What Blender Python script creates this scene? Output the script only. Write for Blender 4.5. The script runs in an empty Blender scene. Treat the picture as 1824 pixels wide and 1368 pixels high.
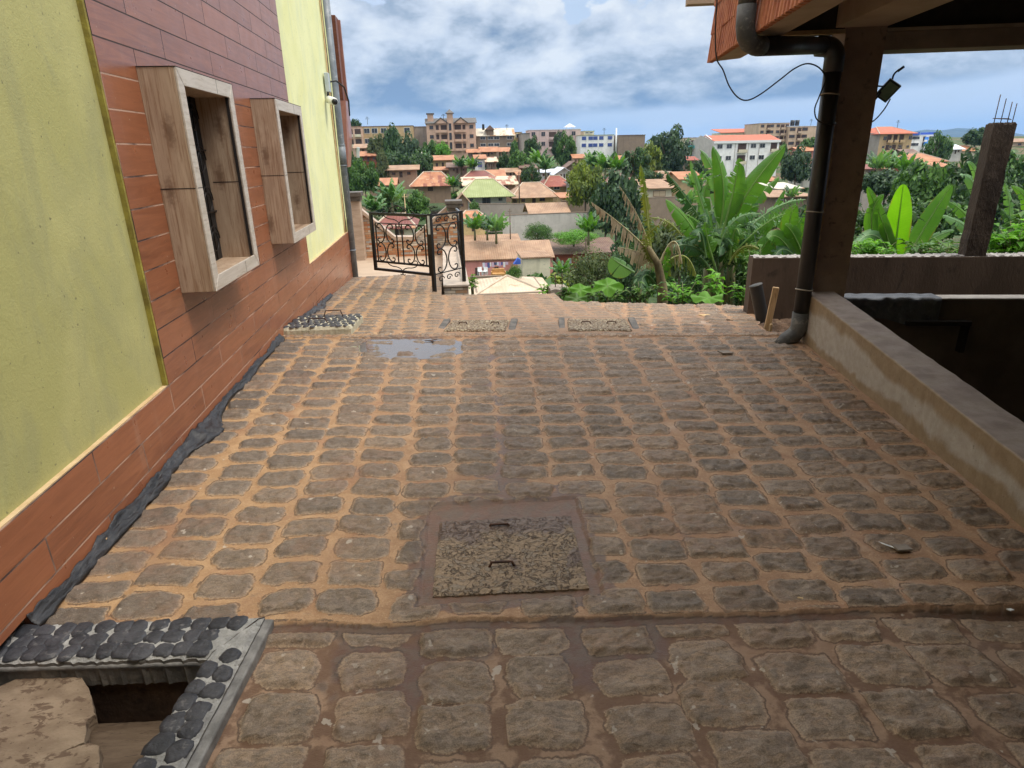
import bpy, bmesh, math, random
import numpy as np
from mathutils import Vector, Matrix

# ------------------------------------------------------------------ camera
CX, CY, F = 912.0, 684.0, 1133.0
H = 1.6
dY = Vector((785 - CX, CY - 271, -F)).normalized()
dZ = Vector((-(981 - CX), 3770 - CY, F)).normalized()
dZ = (dZ - dY * dY.dot(dZ)).normalized()
dX = dY.cross(dZ)
R = Matrix((dX, dY, dZ))            # world <- camera
CAM = Vector((0, 0, H))
S = bpy.context.scene
COL = S.collection
cam_d = bpy.data.cameras.new('camera'); cam = bpy.data.objects.new('camera', cam_d); COL.objects.link(cam)
cam_d.sensor_width = 36; cam_d.lens = F / 1824 * 36; cam_d.clip_start = 0.05; cam_d.clip_end = 20000
cam.matrix_world = Matrix.Translation(CAM) @ R.to_4x4()
S.camera = cam

def ray(px, py): return R @ Vector((px - CX, CY - py, -F))
def W(px, py, Y):                    # point of the place seen there at distance Y along the yard
    r = ray(px, py); return CAM + r * (Y / r.y)
def Wz(px, py, z):
    r = ray(px, py); return CAM + r * ((z - H) / r.z)

# ------------------------------------------------------------------ light
SUN_EL, SUN_AZ = 60.0, 112.0         # azimuth clockwise from +Y
S.view_settings.view_transform = 'Standard'; S.view_settings.look = 'None'
S.view_settings.gamma = 1; S.view_settings.use_curve_mapping = False
S.view_settings.exposure = .35
sd = bpy.data.lights.new('sun', 'SUN'); so = bpy.data.objects.new('sun', sd); COL.objects.link(so)
sd.energy = 2.1; sd.angle = math.radians(16); sd.color = (1, .93, .82)
sv = Vector((math.sin(math.radians(SUN_AZ)) * math.cos(math.radians(SUN_EL)), math.cos(math.radians(SUN_AZ)) * math.cos(math.radians(SUN_EL)), math.sin(math.radians(SUN_EL))))
so.rotation_euler = sv.to_track_quat('Z', 'Y').to_euler(); so.location = sv * 50

class N:                              # tiny node builder
    def __init__(s, nt): s.nt = nt
    def n(s, t, **k):
        o = s.nt.nodes.new(t)
        for a, v in k.items():
            if a.startswith('i_'):
                key = a[2:]
                key = int(key) if key.isdigit() else key.replace('_', ' ')
                if hasattr(v, 'is_linked') or isinstance(v, bpy.types.NodeSocket): s.nt.links.new(v, o.inputs[key])
                else: o.inputs[key].default_value = v
            else: setattr(o, a, v)
        return o
    def m(s, op, a, b=0.0, c=0.0, clamp=False):
        o = s.nt.nodes.new('ShaderNodeMath'); o.operation = op; o.use_clamp = clamp
        for i, v in enumerate((a, b, c)):
            if isinstance(v, bpy.types.NodeSocket): s.nt.links.new(v, o.inputs[i])
            else: o.inputs[i].default_value = v
        return o.outputs[0]
    def mix(s, f, a, b, bt='MIX'):
        o = s.nt.nodes.new('ShaderNodeMix'); o.data_type = 'RGBA'; o.blend_type = bt
        for i, v in ((0, f), (6, a), (7, b)):
            if isinstance(v, bpy.types.NodeSocket): s.nt.links.new(v, o.inputs[i])
            else: o.inputs[i].default_value = (tuple(v) + (1,))[:4] if i else v
        return o.outputs[2]
    def ss(s, x, a, b):               # smoothstep
        o = s.nt.nodes.new('ShaderNodeMapRange'); o.interpolation_type = 'SMOOTHSTEP'
        for i, v in enumerate((x, a, b, 0.0, 1.0)):
            if isinstance(v, bpy.types.NodeSocket): s.nt.links.new(v, o.inputs[i])
            else: o.inputs[i].default_value = v
        return o.outputs[0]
    def noise(s, vec, scale, detail=5, rough=.55, dist=0.0):
        o = s.n('ShaderNodeTexNoise', i_Scale=scale, i_Detail=float(detail), i_Roughness=rough, i_Distortion=dist)
        if vec is not None: s.nt.links.new(vec, o.inputs['Vector'])
        return o.outputs[0]
    def vec(s, x, y, z):
        o = s.nt.nodes.new('ShaderNodeCombineXYZ')
        for i, v in enumerate((x, y, z)):
            if isinstance(v, bpy.types.NodeSocket): s.nt.links.new(v, o.inputs[i])
            else: o.inputs[i].default_value = v
        return o.outputs[0]
    def sep(s, v):
        o = s.nt.nodes.new('ShaderNodeSeparateXYZ'); s.nt.links.new(v, o.inputs[0]); return o.outputs
    def scale(s, v, k):
        o = s.nt.nodes.new('ShaderNodeVectorMath'); o.operation = 'MULTIPLY'; s.nt.links.new(v, o.inputs[0]); o.inputs[1].default_value = k
        return o.outputs[0]
    def bump(s, h, strength=.3, dist=.01, normal=None):
        o = s.nt.nodes.new('ShaderNodeBump'); s.nt.links.new(h, o.inputs['Height'])
        o.inputs['Strength'].default_value = strength; o.inputs['Distance'].default_value = dist
        if normal is not None: s.nt.links.new(normal, o.inputs['Normal'])
        return o.outputs[0]

# ------------------------------------------------------------------ sky
wd = bpy.data.worlds.new('World'); S.world = wd; wd.use_nodes = True
nt = wd.node_tree; nt.nodes.clear(); g = N(nt)
tc = g.n('ShaderNodeTexCoord').outputs['Generated']
sky = g.n('ShaderNodeTexSky', sky_type='NISHITA', sun_disc=False, sun_elevation=math.radians(SUN_EL), sun_rotation=math.radians(SUN_AZ)).outputs[0]
sx, sy, sz = g.sep(tc)
az = g.m('MULTIPLY', g.m('ARCTAN2', sx, sy), 57.3)      # degrees right of the yard's axis
el = g.m('MULTIPLY', g.m('ARCSINE', sz), 57.3)
q = g.vec(az, g.m('MULTIPLY', el, 1.9), 0.0)
def cn(sc, det=5, off=(0, 0, 0), dist=0.0, rough=.55):
    mp = g.nt.nodes.new('ShaderNodeVectorMath'); mp.operation = 'ADD'; g.nt.links.new(q, mp.inputs[0]); mp.inputs[1].default_value = off
    return g.noise(mp.outputs[0], sc, det, rough, dist)
big = cn(.055, 3, (11, 3, 0)); mid = cn(.095, 6, (14, 9, 2), .25, .52); fine = cn(.30, 7, (7, 1, 5), .2, .6)
mid_up = cn(.095, 6, (14.6, 12.0, 2), .25, .52)
# the bank of cumulus: flat dark base, billowing top
base_e = g.m('ADD', g.m('ADD', 2.2, g.m('MULTIPLY', g.m('ABSOLUTE', g.m('SUBTRACT', az, 8.0)), .055)), g.m('MULTIPLY', g.m('SUBTRACT', big, .5), 3.0))
top_e = g.m('ADD', 12.2, g.m('ADD', g.m('MULTIPLY', g.m('SUBTRACT', big, .5), 7.0), g.m('MULTIPLY', g.m('SUBTRACT', mid, .5), 17.0)))
topm = g.ss(g.m('SUBTRACT', g.m('ADD', top_e, g.m('MULTIPLY', g.m('SUBTRACT', fine, .5), 3.0)), el), -.2, .35)
botm = g.ss(g.m('ADD', g.m('SUBTRACT', el, base_e), g.m('MULTIPLY', g.m('SUBTRACT', fine, .5), .8)), -.25, .75)
bank = g.m('MULTIPLY', topm, botm)
v = g.m('DIVIDE', g.m('SUBTRACT', el, base_e), g.m('MINIMUM', g.m('MAXIMUM', g.m('SUBTRACT', top_e, base_e), 1.0), 8.5), clamp=True)
v = g.m('POWER', v, .62)
lit = g.m('ADD', g.m('ADD', .06, g.m('MULTIPLY', v, .74)), g.m('ADD', g.m('MULTIPLY', g.m('SUBTRACT', mid, mid_up), 2.6), g.m('MULTIPLY', g.m('SUBTRACT', fine, .5), 1.05)))
K = 8.0
def C3(r, g_, b, k=K):
    f = lambda c: ((c / 255) / 12.92 if c / 255 < .04045 else ((c / 255 + .055) / 1.055) ** 2.4) * k
    return (f(r), f(g_), f(b))
cr = nt.nodes.new('ShaderNodeValToRGB'); nt.links.new(lit, cr.inputs[0])
e = cr.color_ramp.elements
e[0].position = .08; e[0].color = C3(116, 142, 178, 1) + (1,)
e[1].position = .92; e[1].color = C3(242, 247, 252, 1) + (1,)
for p, c in ((.24, (148, 166, 190)), (.42, (180, 193, 210)), (.62, (212, 222, 236))):
    x = e.new(p); x.color = C3(*c, 1) + (1,)
crs = g.mix(1.0, cr.outputs[0], (K, K, K), 'MULTIPLY')
hz = g.ss(el, -.5, 5.0)
clear = g.mix(hz, C3(220, 231, 245), C3(200, 219, 243))
veil = g.mix(g.ss(cn(.07, 6, (2, 2, 7), .6), .40, .70), clear, C3(210, 225, 248))
low = g.mix(g.m('MULTIPLY', g.ss(cn(.11, 6, (9, 1, 3), .2), .47, .6), g.m('SUBTRACT', 1.0, g.ss(el, 1.0, 2.6))), veil, C3(240, 245, 250))
high = g.mix(g.ss(el, 12, 22), low, g.mix(g.ss(cn(.05, 6, (3, 3, 3), .3), .35, .65), C3(206, 212, 222), C3(242, 240, 234)))
cloudy = g.mix(bank, high, crs)
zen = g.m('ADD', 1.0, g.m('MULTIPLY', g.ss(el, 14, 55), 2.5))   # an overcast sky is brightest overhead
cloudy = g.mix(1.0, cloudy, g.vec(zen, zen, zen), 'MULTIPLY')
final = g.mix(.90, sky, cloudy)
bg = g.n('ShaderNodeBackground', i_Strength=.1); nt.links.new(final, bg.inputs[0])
wo = g.n('ShaderNodeOutputWorld'); nt.links.new(bg.outputs[0], wo.inputs[0])

# ------------------------------------------------------------------ helpers
rnd = random.Random(5)
def srgb(r, g_, b): return C3(r, g_, b, 1)
def tag(o, label=None, cat=None, group=None, kind=None):
    if label: o['label'] = label
    if cat: o['category'] = cat
    if group: o['group'] = group
    if kind: o['kind'] = kind
    return o
def empty(name, loc=(0, 0, 0), label=None, cat=None, group=None, rz=0.0):
    o = bpy.data.objects.new(name, None); COL.objects.link(o); o.location = loc; o.rotation_euler = (0, 0, rz); o.empty_display_size = .1
    return tag(o, label, cat, group)
class MB:
    def __init__(s): s.v = []; s.f = []; s.mi = []; s.cur = 0
    def add(s, vs, fs):
        b = len(s.v); s.v += [tuple(p) for p in vs]
        for f in fs: s.f.append([b + i for i in f]); s.mi.append(s.cur)
        return s
    def box(s, x0, x1, y0, y1, z0, z1, T=None):
        vs = [Vector((x, y, z)) for z in (z0, z1) for x, y in ((x0, y0), (x1, y0), (x1, y1), (x0, y1))]
        if T is not None: vs = [T @ p for p in vs]
        return s.add(vs, [(3, 2, 1, 0), (4, 5, 6, 7), (0, 1, 5, 4), (1, 2, 6, 5), (2, 3, 7, 6), (3, 0, 4, 7)])
    def prism(s, pts, d):             # pts: planar loop, d: extrusion vector
        n = len(pts); a = [Vector(p) for p in pts]; b = [p + Vector(d) for p in a]
        nn = sum(((a[i] - a[0]).cross(a[(i + 1) % n] - a[0]) for i in range(1, n - 1)), Vector())
        fs = [tuple(range(n)), tuple(range(2 * n - 1, n - 1, -1))] + [(i, i + n, (i + 1) % n + n, (i + 1) % n) for i in range(n)]
        if nn.dot(Vector(d)) > 0: fs = [tuple(reversed(f)) for f in fs]
        return s.add(a + b, fs)
    def tube(s, pts, r, k=8, cap=True):
        pts = [Vector(p) for p in pts]; n = len(pts); rs = r if isinstance(r, (list, tuple)) else [r] * n
        vs = []; up = None
        for i, p in enumerate(pts):
            t = (pts[min(i + 1, n - 1)] - pts[max(i - 1, 0)]).normalized()
            if up is None: up = t.orthogonal().normalized()
            else: up = (up - t * up.dot(t)).normalized()
            w = t.cross(up)
            for j in range(k):
                a = 2 * math.pi * j / k; vs.append(p + (up * math.cos(a) + w * math.sin(a)) * rs[i])
        fs = [(i * k + j, i * k + (j + 1) % k, (i + 1) * k + (j + 1) % k, (i + 1) * k + j) for i in range(n - 1) for j in range(k)]
        if cap: fs += [tuple(range(k - 1, -1, -1)), tuple((n - 1) * k + j for j in range(k))]
        return s.add(vs, fs)
    def build(s, name, mats, parent=None, smooth=False, bevel=0, label=None):
        me = bpy.data.meshes.new(name); me.from_pydata(s.v, [], s.f)
        if not isinstance(mats, (list, tuple)): mats = [mats]
        for m in mats: me.materials.append(m)
        if len(mats) > 1: me.polygons.foreach_set('material_index', s.mi)
        if smooth: me.polygons.foreach_set('use_smooth', [True] * len(me.polygons))
        me.update()
        o = bpy.data.objects.new(name, me); COL.objects.link(o)
        if parent is not None: o.parent = parent
        if bevel:
            b = o.modifiers.new('bevel', 'BEVEL'); b.width = bevel; b.segments = 2; b.limit_method = 'ANGLE'
        if label: o['label'] = label
        return o
def copy_tree(o, parent=None):
    c = o.copy(); COL.objects.link(c)
    if parent is not None: c.parent = parent
    for k in list(o.children): copy_tree(k, c)
    return c

def vnoise(x, y, seed=0):             # value noise on arrays
    xi = np.floor(x).astype(np.int64); yi = np.floor(y).astype(np.int64); fx = x - xi; fy = y - yi
    fx = fx * fx * (3 - 2 * fx); fy = fy * fy * (3 - 2 * fy)
    def h(a, b):
        n = (a * 374761393 + b * 668265263 + seed * 144665) & 0x7fffffff
        n = ((n ^ (n >> 13)) * 1274126177) & 0x7fffffff
        return ((n ^ (n >> 16)) & 0xffff) / 65535.0
    return (h(xi, yi) * (1 - fx) + h(xi + 1, yi) * fx) * (1 - fy) + (h(xi, yi + 1) * (1 - fx) + h(xi + 1, yi + 1) * fx) * fy
def fbm(x, y, seed=0, o=4):
    s = 0; a = .5; t = 0
    for i in range(o): s = s + a * vnoise(x, y, seed + i * 17); t += a; a *= .5; x = x * 2.03 + 5.1; y = y * 2.03 + 1.7
    return s / t

# ------------------------------------------------------------------ materials
MATS = {}
def principled(name):
    m = bpy.data.materials.new(name); m.use_nodes = True; t = m.node_tree
    b = t.nodes['Principled BSDF']; return m, N(t), b
def mat(name, c1, c2=None, scale=4.0, rough=.8, bump=.25, bscale=None, stretch=(1, 1, 1), c3=None, thr=(.35, .65), spec=.4, metal=0, streak=None, corr=None, sheets=None, r2=None, bdist=.01, thr3=(.55, .7), dirt=None):
    if name in MATS: return MATS[name]
    m, g, b = principled(name)
    co = g.n('ShaderNodeTexCoord').outputs['Object']; cs = g.scale(co, stretch)
    f = g.ss(g.noise(cs, scale, 7, .6, .2), *thr)
    col = g.mix(f, c1, c2 or c1)
    if sheets:                        # roofing sheets laid side by side, each weathered on its own
        br = g.n('ShaderNodeTexBrick', offset=.4, i_Scale=1.0, i_Color1=(0, 0, 0, 1), i_Color2=(1, 1, 1, 1), i_Mortar=(.3, .3, .3, 1), i_Brick_Width=sheets[0], i_Row_Height=sheets[1], i_Mortar_Size=.008)
        g.nt.links.new(co, br.inputs[0]); bw = g.nt.nodes.new('ShaderNodeRGBToBW'); g.nt.links.new(br.outputs[0], bw.inputs[0])
        col = g.mix(g.ss(g.m('ADD', bw.outputs[0], g.m('MULTIPLY', g.m('SUBTRACT', g.noise(cs, scale * 2, 6), .5), .8)), .45, .75), col, sheets[2])
    if c3: col = g.mix(g.m('MULTIPLY', g.ss(g.noise(cs, scale * 2.7, 8, .65, .4), *thr3), .85), col, c3)
    if streak:                        # rain streaks running down
        sn = g.noise(g.scale(co, (streak[1], streak[1], streak[1] * .12)), 1.0, 5, .6)
        col = g.mix(g.m('MULTIPLY', g.ss(sn, .5, .72), streak[2] if len(streak) > 2 else .6), col, streak[0])
    if dirt: col = g.mix(g.m('MULTIPLY', g.ss(g.noise(co, 60.0, 3), .66, .72), dirt[1]), col, dirt[0])
    g.nt.links.new(col, b.inputs['Base Color'])
    b.inputs['Roughness'].default_value = rough; b.inputs['Specular IOR Level'].default_value = spec; b.inputs['Metallic'].default_value = metal
    if r2 is not None:
        rr = g.nt.nodes.new('ShaderNodeMapRange'); g.nt.links.new(f, rr.inputs[0]); rr.inputs[3].default_value = rough; rr.inputs[4].default_value = r2; g.nt.links.new(rr.outputs[0], b.inputs['Roughness'])
    nrm = None
    if corr:
        xs = g.sep(co)[0 if corr[0] == 'x' else 1 if corr[0] == 'y' else 2]
        nrm = g.bump(g.m('SINE', g.m('MULTIPLY', xs, 6.283 / corr[1])), .45, corr[1] * .10)
    if bump: nrm = g.bump(g.noise(cs, bscale or scale * 6, 8, .65), bump, bdist, nrm)
    if nrm is not None: g.nt.links.new(nrm, b.inputs['Normal'])
    MATS[name] = m; return m
# ------------------------------------------------------------------ the paved yard
def gz(x, y):
    d = np.maximum(0, y - (5.9 - .163 * (x + 1.53))); return -.068 * d
def yard():
    ys = np.concatenate([np.arange(.95, 2.15, .0065), np.arange(2.15, 4.2, .0095), np.arange(4.2, 6.1, .013), np.arange(6.1, 11.05, .02)])
    xs = np.arange(-1.60, 3.75, .0085)
    X, Y = np.meshgrid(xs, ys)
    rr = lambda a, b, s: vnoise(a.astype(float) * 7.31 + .5, b.astype(float) * 3.77 + .5, s)   # per-stone numbers
    def h(a, b, s):
        n = (a.astype(np.int64) * 73856093 + b.astype(np.int64) * 19349663 + s * 83492791) & 0x7fffffff
        n = ((n ^ (n >> 13)) * 1274126177) & 0x7fffffff
        return ((n ^ (n >> 16)) & 0xffff) / 65535.0
    wx = (fbm(X * 12, Y * 12, 3, 5) - .5) * .036 + (fbm(X * 45, Y * 45, 4, 3) - .5) * .012; wy = (fbm(X * 12, Y * 12, 33, 5) - .5) * .026 + (fbm(X * 45, Y * 45, 34, 3) - .5) * .010
    def stones(fr, fc, pc, pr, hx, hy, seed, rad=.028, jit=.16, szv=.012, edge=1.0):
        """fr, fc: row and column coordinates; returns signed distance (inside > 0), number, local x, y"""
        c = np.floor(fc); fr2 = fr + (h(c, c * 0, seed) - .5) * .55; r = np.floor(fr2)
        u = (fc - c - .5) * pc + wx * edge + (h(c, r, seed + 1) - .5) * jit * pc; v = (fr2 - r - .5) * pr + wy * edge + (h(c, r, seed + 2) - .5) * jit * pr
        a = (h(c, r, seed + 3) - .5) * .22; u2 = u + v * a; v2 = v - u * a * .7
        ax = hx + (h(c, r, seed + 4) - .5) * szv * 2; ay = hy + (h(c, r, seed + 5) - .5) * szv * 1.5
        ax = ax - np.abs(v2) * (h(c, r, seed + 7)) * .35
        qx = np.abs(u2) - ax + rad; qy = np.abs(v2) - ay + rad
        sd = np.hypot(np.maximum(qx, 0), np.maximum(qy, 0)) + np.minimum(np.maximum(qx, qy), 0) - rad
        hy_ = np.hypot(ax, ay)
        for k, (s_x, s_y) in enumerate(((1, 1), (1, -1), (-1, 1), (-1, -1))):      # knocked-off corners
            sd = np.maximum(sd, (s_x * u2 * ay + s_y * v2 * ax) / hy_ - 2 * ax * ay / hy_ * (.80 + .34 * h(c, r, seed + 20 + k)))
        return -sd, h(c, r, seed + 6), u2, v2
    # column lines fan out towards the parapet
    def fan(x, y):
        k = .55 * np.clip((y - 2.1) / 3.1, -.4, 1.6); j = (x + 1.57) / .25
        for _ in range(4): j = (x + 1.57 - k * (np.clip(j, 0, 30) / 16) ** 1.5) / .25
        return j
    yb = 2.02 - .085 * (X + 1.53) + (fbm(X * 3, X * 0, 8, 3) - .5) * .05      # joint between the near and the middle paving
    yf = 5.92 - .163 * (X + 1.53)
    J = fan(X, Y)
    t = (Y - yb) / (yf - yb)
    s1 = stones(t * 21.5, J, .25, .178, .113, .073, 11, .016, .11)
    s2 = stones((Y + .085 * X - .62) / .190, (X + .74) / .278, .278, .190, .125, .084, 41, .018, .12)
    s3 = stones((Y - yf) / .152, (X + 1.57) / .225 + .2, .225, .152, .092, .050, 71)
    ang = .28; xr = X * math.cos(ang) - Y * math.sin(ang); yr = X * math.sin(ang) + Y * math.cos(ang)
    s4 = stones(yr / .165, xr / .262, .262, .165, .112, .062, 91)
    near = Y < yb; far = Y > yf + .10
    rightA = far & (X > 1.9 - .12 * (Y - 5.5)); rampA = far & ~rightA
    sel = [near, rightA, rampA]
    pick = lambda i: np.where(near, s2[i], np.where(rightA, s4[i], np.where(rampA, s3[i], s1[i])))
    sd, rn, lu, lv = pick(0), pick(1), pick(2), pick(3)
    edge = np.minimum(np.abs(Y - yb) - .015, 1)
    sd = np.where(near, np.minimum(sd, yb - Y - .035), sd); sd = np.where(~near & ~far, np.minimum(sd, Y - yb - .012), sd)
    strip = (Y > yf - .03) & ~far
    peb = fbm(X * 34, Y * 34, 5, 3)
    sd = np.where(strip, (peb - .5) * .05, sd)
    sd = np.where(~near & ~far & (Y > yf - .06) & ~strip, -.02, sd)
    sd = np.minimum(sd, (2.555 + (Y - 2.837) * .2) - X + np.where(Y > 5.25, 9, 0) + (fbm(X * 9, Y * 9, 61, 2) - .5) * .05)     # mortar fillet by the parapet
    # manhole covers: no stones there
    def rect(cx, cy, hw, hl, a):
        ux = (X - cx) * math.cos(a) + (Y - cy) * math.sin(a); uy = -(X - cx) * math.sin(a) + (Y - cy) * math.cos(a)
        return np.maximum(np.abs(ux) - hw, np.abs(uy) - hl)
    m0 = rect(.19, 2.345, .355, .365, -.05); m1 = rect(.27, 6.16, .40, .33, -.16); m2 = rect(1.45, 5.99, .38, .36, -.16)
    mm = np.minimum(np.minimum(m0, m1), m2) + (fbm(X * 11, Y * 11, 77, 3) - .5) * .085
    sd = np.minimum(sd, mm)
    # mud worn over the middle of the far part
    mud = np.clip(np.where(rampA, np.clip((X + .45) / .5, 0, 1) * .75, 0) + np.where(far, .1, 0) + (fbm(X * 2.1, Y * 2.1, 21, 4) - .45) * 1.1, 0, 1)
    mud = np.where(near, mud * .6, mud)
    # heights
    dome = np.clip(sd / .022, 0, 1); dome = dome * dome * (3 - 2 * dome)
    tilt = (rn - .5) * lu * .09 + (np.modf(rn * 7.7)[0] - .5) * lv * .16
    rough = (fbm(X * 38 + rn * 40, Y * 38, 9, 4) - .5) * .015 + (fbm(X * 12 + rn * 90, Y * 25, 19, 3) - .5) * .020
    ledge = np.where(fbm(X * 16 + rn * 33, Y * 30, 29, 3) > .55, .0035, 0)
    hs = dome * (.008 + (np.modf(rn * 13.3)[0]) * .006 + rough + tilt + ledge)
    mort = (fbm(X * 9, Y * 9, 51, 5) - .5) * .012 + (fbm(X * 45, Y * 45, 57, 3) - .5) * .004
    Z = gz(X, Y) + mort + hs * (1 - mud * .45)
    Z -= .024 * np.exp(-(((X + .40) / .42) ** 2 + ((Y - 5.36 + .16 * X) / .30) ** 2) ** 1.5) * (.30 + 1.25 * fbm(X * 5, Y * 6, 4, 3)) * np.clip(1.0 + (X + .35) * .8, .5, 1.2)       # the hollow that holds a puddle
    Z += np.where(near, -.022, 0) + np.where(near & (yb - Y < .09), .006 - (yb - Y - .0) * .06, 0)
    Z += np.where(strip, .012 + peb * .008, 0)
    Z += np.where(m0 < 0, -.012, 0)
    Z -= np.where((X > 1.0) & near, np.clip(X - 1.5, 0, 1) * .05, 0)
    # damp
    wet = np.clip((fbm(X * 2.3, Y * 2.3, 91, 5) - .52) * 5, 0, 1) * np.where(near, .95, .40)
    wet = np.maximum(wet, np.clip(1.5 - np.maximum(m0, 0) / .05 + (fbm(X * 9, Y * 9, 5, 3) - .5) * 1.2, 0, 1) * (m0 < .12))
    wet = np.maximum(wet, np.where((Y > 2.50) & (Y < 2.82) & (np.abs(X - .28) < .42), np.clip((fbm(X * 7, Y * 5, 15, 4) - .40) * 6 - (Y - 2.62) * 3, 0, 1), 0))
    wet = np.maximum(wet, np.where(near, np.clip(1.1 - (yb - Y) / .10 + (fbm(X * 5, Y * 5, 6, 3) - .5) * 1.8, 0, 1) * .6, 0))
    lane = np.abs(X - (.33 - .02 * (Y - 2.8)) - (fbm(X * 0, Y * 2, 2, 3) - .5) * .35)
    wet = np.maximum(wet, np.where((Y > 2.7) & (Y < 5.6), np.clip(1 - lane / .15 + (fbm(X * 6, Y * 6, 7, 4) - .5) * 3.4, 0, 1) * .85, 0))
    wet = np.maximum(wet, np.clip(1.25 - np.hypot((X + .45) / .62, (Y - 5.45 + .16 * X) / .42), 0, 1))
    low = np.clip(-sd * 30, 0, 1)
    # extent
    keep = np.ones_like(X, bool)
    keep &= ~((X < -.80) & (Y < 1.905 - .085 * (X + .8)))
    keep &= (X < 2.64 + (Y - 2.837) * .2) | (Y > 5.3)
    keep &= (Y < 5.3) | (X < 2.86 + (Y - 5.3) * .375 + (fbm(X * 4, Y * 4, 12, 3) - .5) * .16)
    e1 = 8.44 - .15 * (X + .07) + (fbm(X * 6, Y * 6, 13, 3) - .5) * .08; e2 = 7.53 - .385 * (X - 1.43) + (fbm(X * 5, Y * 5, 14, 3) - .5) * .09
    keep &= np.where(X < -.09, Y < 10.9 + .16 * (X + 1), np.where(X < 1.40, Y < e1, Y < e2))
    idx = -np.ones(X.shape, np.int64)
    quad = keep[:-1, :-1] & keep[1:, :-1] & keep[:-1, 1:] & keep[1:, 1:]
    used = np.zeros_like(keep); used[:-1, :-1] |= quad; used[1:, :-1] |= quad; used[:-1, 1:] |= quad; used[1:, 1:] |= quad
    idx[used] = np.arange(used.sum())
    co = np.stack([X[used], Y[used], Z[used]], 1).astype(np.float32)
    fa = np.stack([idx[:-1, :-1][quad], idx[:-1, 1:][quad], idx[1:, 1:][quad], idx[1:, :-1][quad]], 1).astype(np.int32)
    me = bpy.data.meshes.new('paving'); me.vertices.add(len(co)); me.vertices.foreach_set('co', co.ravel())
    me.loops.add(fa.size); me.loops.foreach_set('vertex_index', fa.ravel()); me.polygons.add(len(fa))
    me.polygons.foreach_set('loop_start', np.arange(0, fa.size, 4, dtype=np.int32)); me.polygons.foreach_set('loop_total', np.full(len(fa), 4, np.int32))
    me.polygons.foreach_set('use_smooth', np.ones(len(fa), bool)); me.update(calc_edges=True)
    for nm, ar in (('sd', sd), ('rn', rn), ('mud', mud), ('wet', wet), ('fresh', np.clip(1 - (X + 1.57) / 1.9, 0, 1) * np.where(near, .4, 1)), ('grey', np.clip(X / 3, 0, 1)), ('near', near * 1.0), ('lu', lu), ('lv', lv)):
        at = me.attributes.new(nm, 'FLOAT', 'POINT'); at.data.foreach_set('value', ar[used].astype(np.float32))
    o = bpy.data.objects.new('stone_paving', me); COL.objects.link(o); tag(o, kind='structure')
    m, g, b = principled('paving'); me.materials.append(m)
    A = lambda n: g.n('ShaderNodeAttribute', attribute_name=n).outputs['Fac']
    co = g.n('ShaderNodeNewGeometry').outputs['Position']
    SD, RN, MU, WE, FR, GR, NE = map(A, ('sd', 'rn', 'mud', 'wet', 'fresh', 'grey', 'near'))
    n1 = g.noise(co, 90, 6, .7); n2 = g.noise(co, 12, 8, .62, .3); n3 = g.noise(g.scale(co, (1, 2.6, 1)), 42, 8, .7, .4); n4 = g.noise(co, 3.2, 5); n5 = g.noise(co, 260, 4)
    sdn = g.m('ADD', SD, g.m('ADD', g.m('MULTIPLY', g.m('SUBTRACT', n1, .5), .020), g.m('MULTIPLY', g.m('SUBTRACT', n2, .5), .022)))
    mask = g.ss(sdn, -.002, .0045)
    sco = g.nt.nodes.new('ShaderNodeVectorMath'); sco.operation = 'ADD'; g.nt.links.new(co, sco.inputs[0]); g.nt.links.new(g.vec(g.m('MULTIPLY', RN, 5.0), g.m('MULTIPLY', RN, 3.0), 0.0), sco.inputs[1]); sv_ = sco.outputs[0]
    cw = g.noise(g.scale(sv_, (.55, 1.7, 1)), 16, 7, .66, 1.6); crack = g.m('SUBTRACT', 1.0, g.ss(g.m('ABSOLUTE', g.m('SUBTRACT', cw, .5)), .0, .022))
    plate = g.ss(g.noise(g.scale(sv_, (.7, 1.5, 1)), 11, 5, .6, 1.0), .47, .53)
    stone = g.mix(RN, (.150, .102, .064), (.35, .235, .145)); stone = g.mix(g.m('MULTIPLY', g.ss(g.m('FRACT', g.m('MULTIPLY', RN, 9.7)), .55, .95), .5), stone, (.19, .145, .105))
    stone = g.mix(NE, stone, g.mix(RN, (.235, .160, .102), (.37, .255, .165)))
    stone = g.mix(g.m('MULTIPLY', g.ss(g.m('FRACT', g.m('MULTIPLY', RN, 23.1)), .72, 1.0), g.ss(n2, .38, .55)), stone, (.30, .19, .11))
    stone = g.mix(g.m('MULTIPLY', plate, .35), stone, (.125, .108, .092))
    stone = g.mix(g.m('MULTIPLY', g.ss(n3, .48, .62), .48), stone, (.080, .060, .045))
    stone = g.mix(g.m('MULTIPLY', g.ss(n2, .50, .62), .60), stone, (.33, .25, .18))
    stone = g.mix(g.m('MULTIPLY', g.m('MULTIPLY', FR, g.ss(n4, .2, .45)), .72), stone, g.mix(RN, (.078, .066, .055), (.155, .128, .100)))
    stone = g.mix(g.m('MULTIPLY', g.m('MULTIPLY', crack, g.m('SUBTRACT', 1.0, g.m('MULTIPLY', NE, .45))), .55), stone, (.055, .042, .032))
    stone = g.mix(g.m('MULTIPLY', g.ss(n5, .50, .72), .40), stone, (.36, .28, .21)); stone = g.mix(g.m('MULTIPLY', g.ss(n5, .52, .34), .45), stone, (.060, .048, .040))
    stone = g.mix(g.m('MULTIPLY', g.m('MULTIPLY', NE, g.ss(g.noise(co, 13, 6, .75), .60, .68)), .6), stone, (.44, .36, .29))
    mortar = g.mix(g.ss(n2, .3, .7), (.285, .160, .088), (.43, .265, .150))
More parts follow.
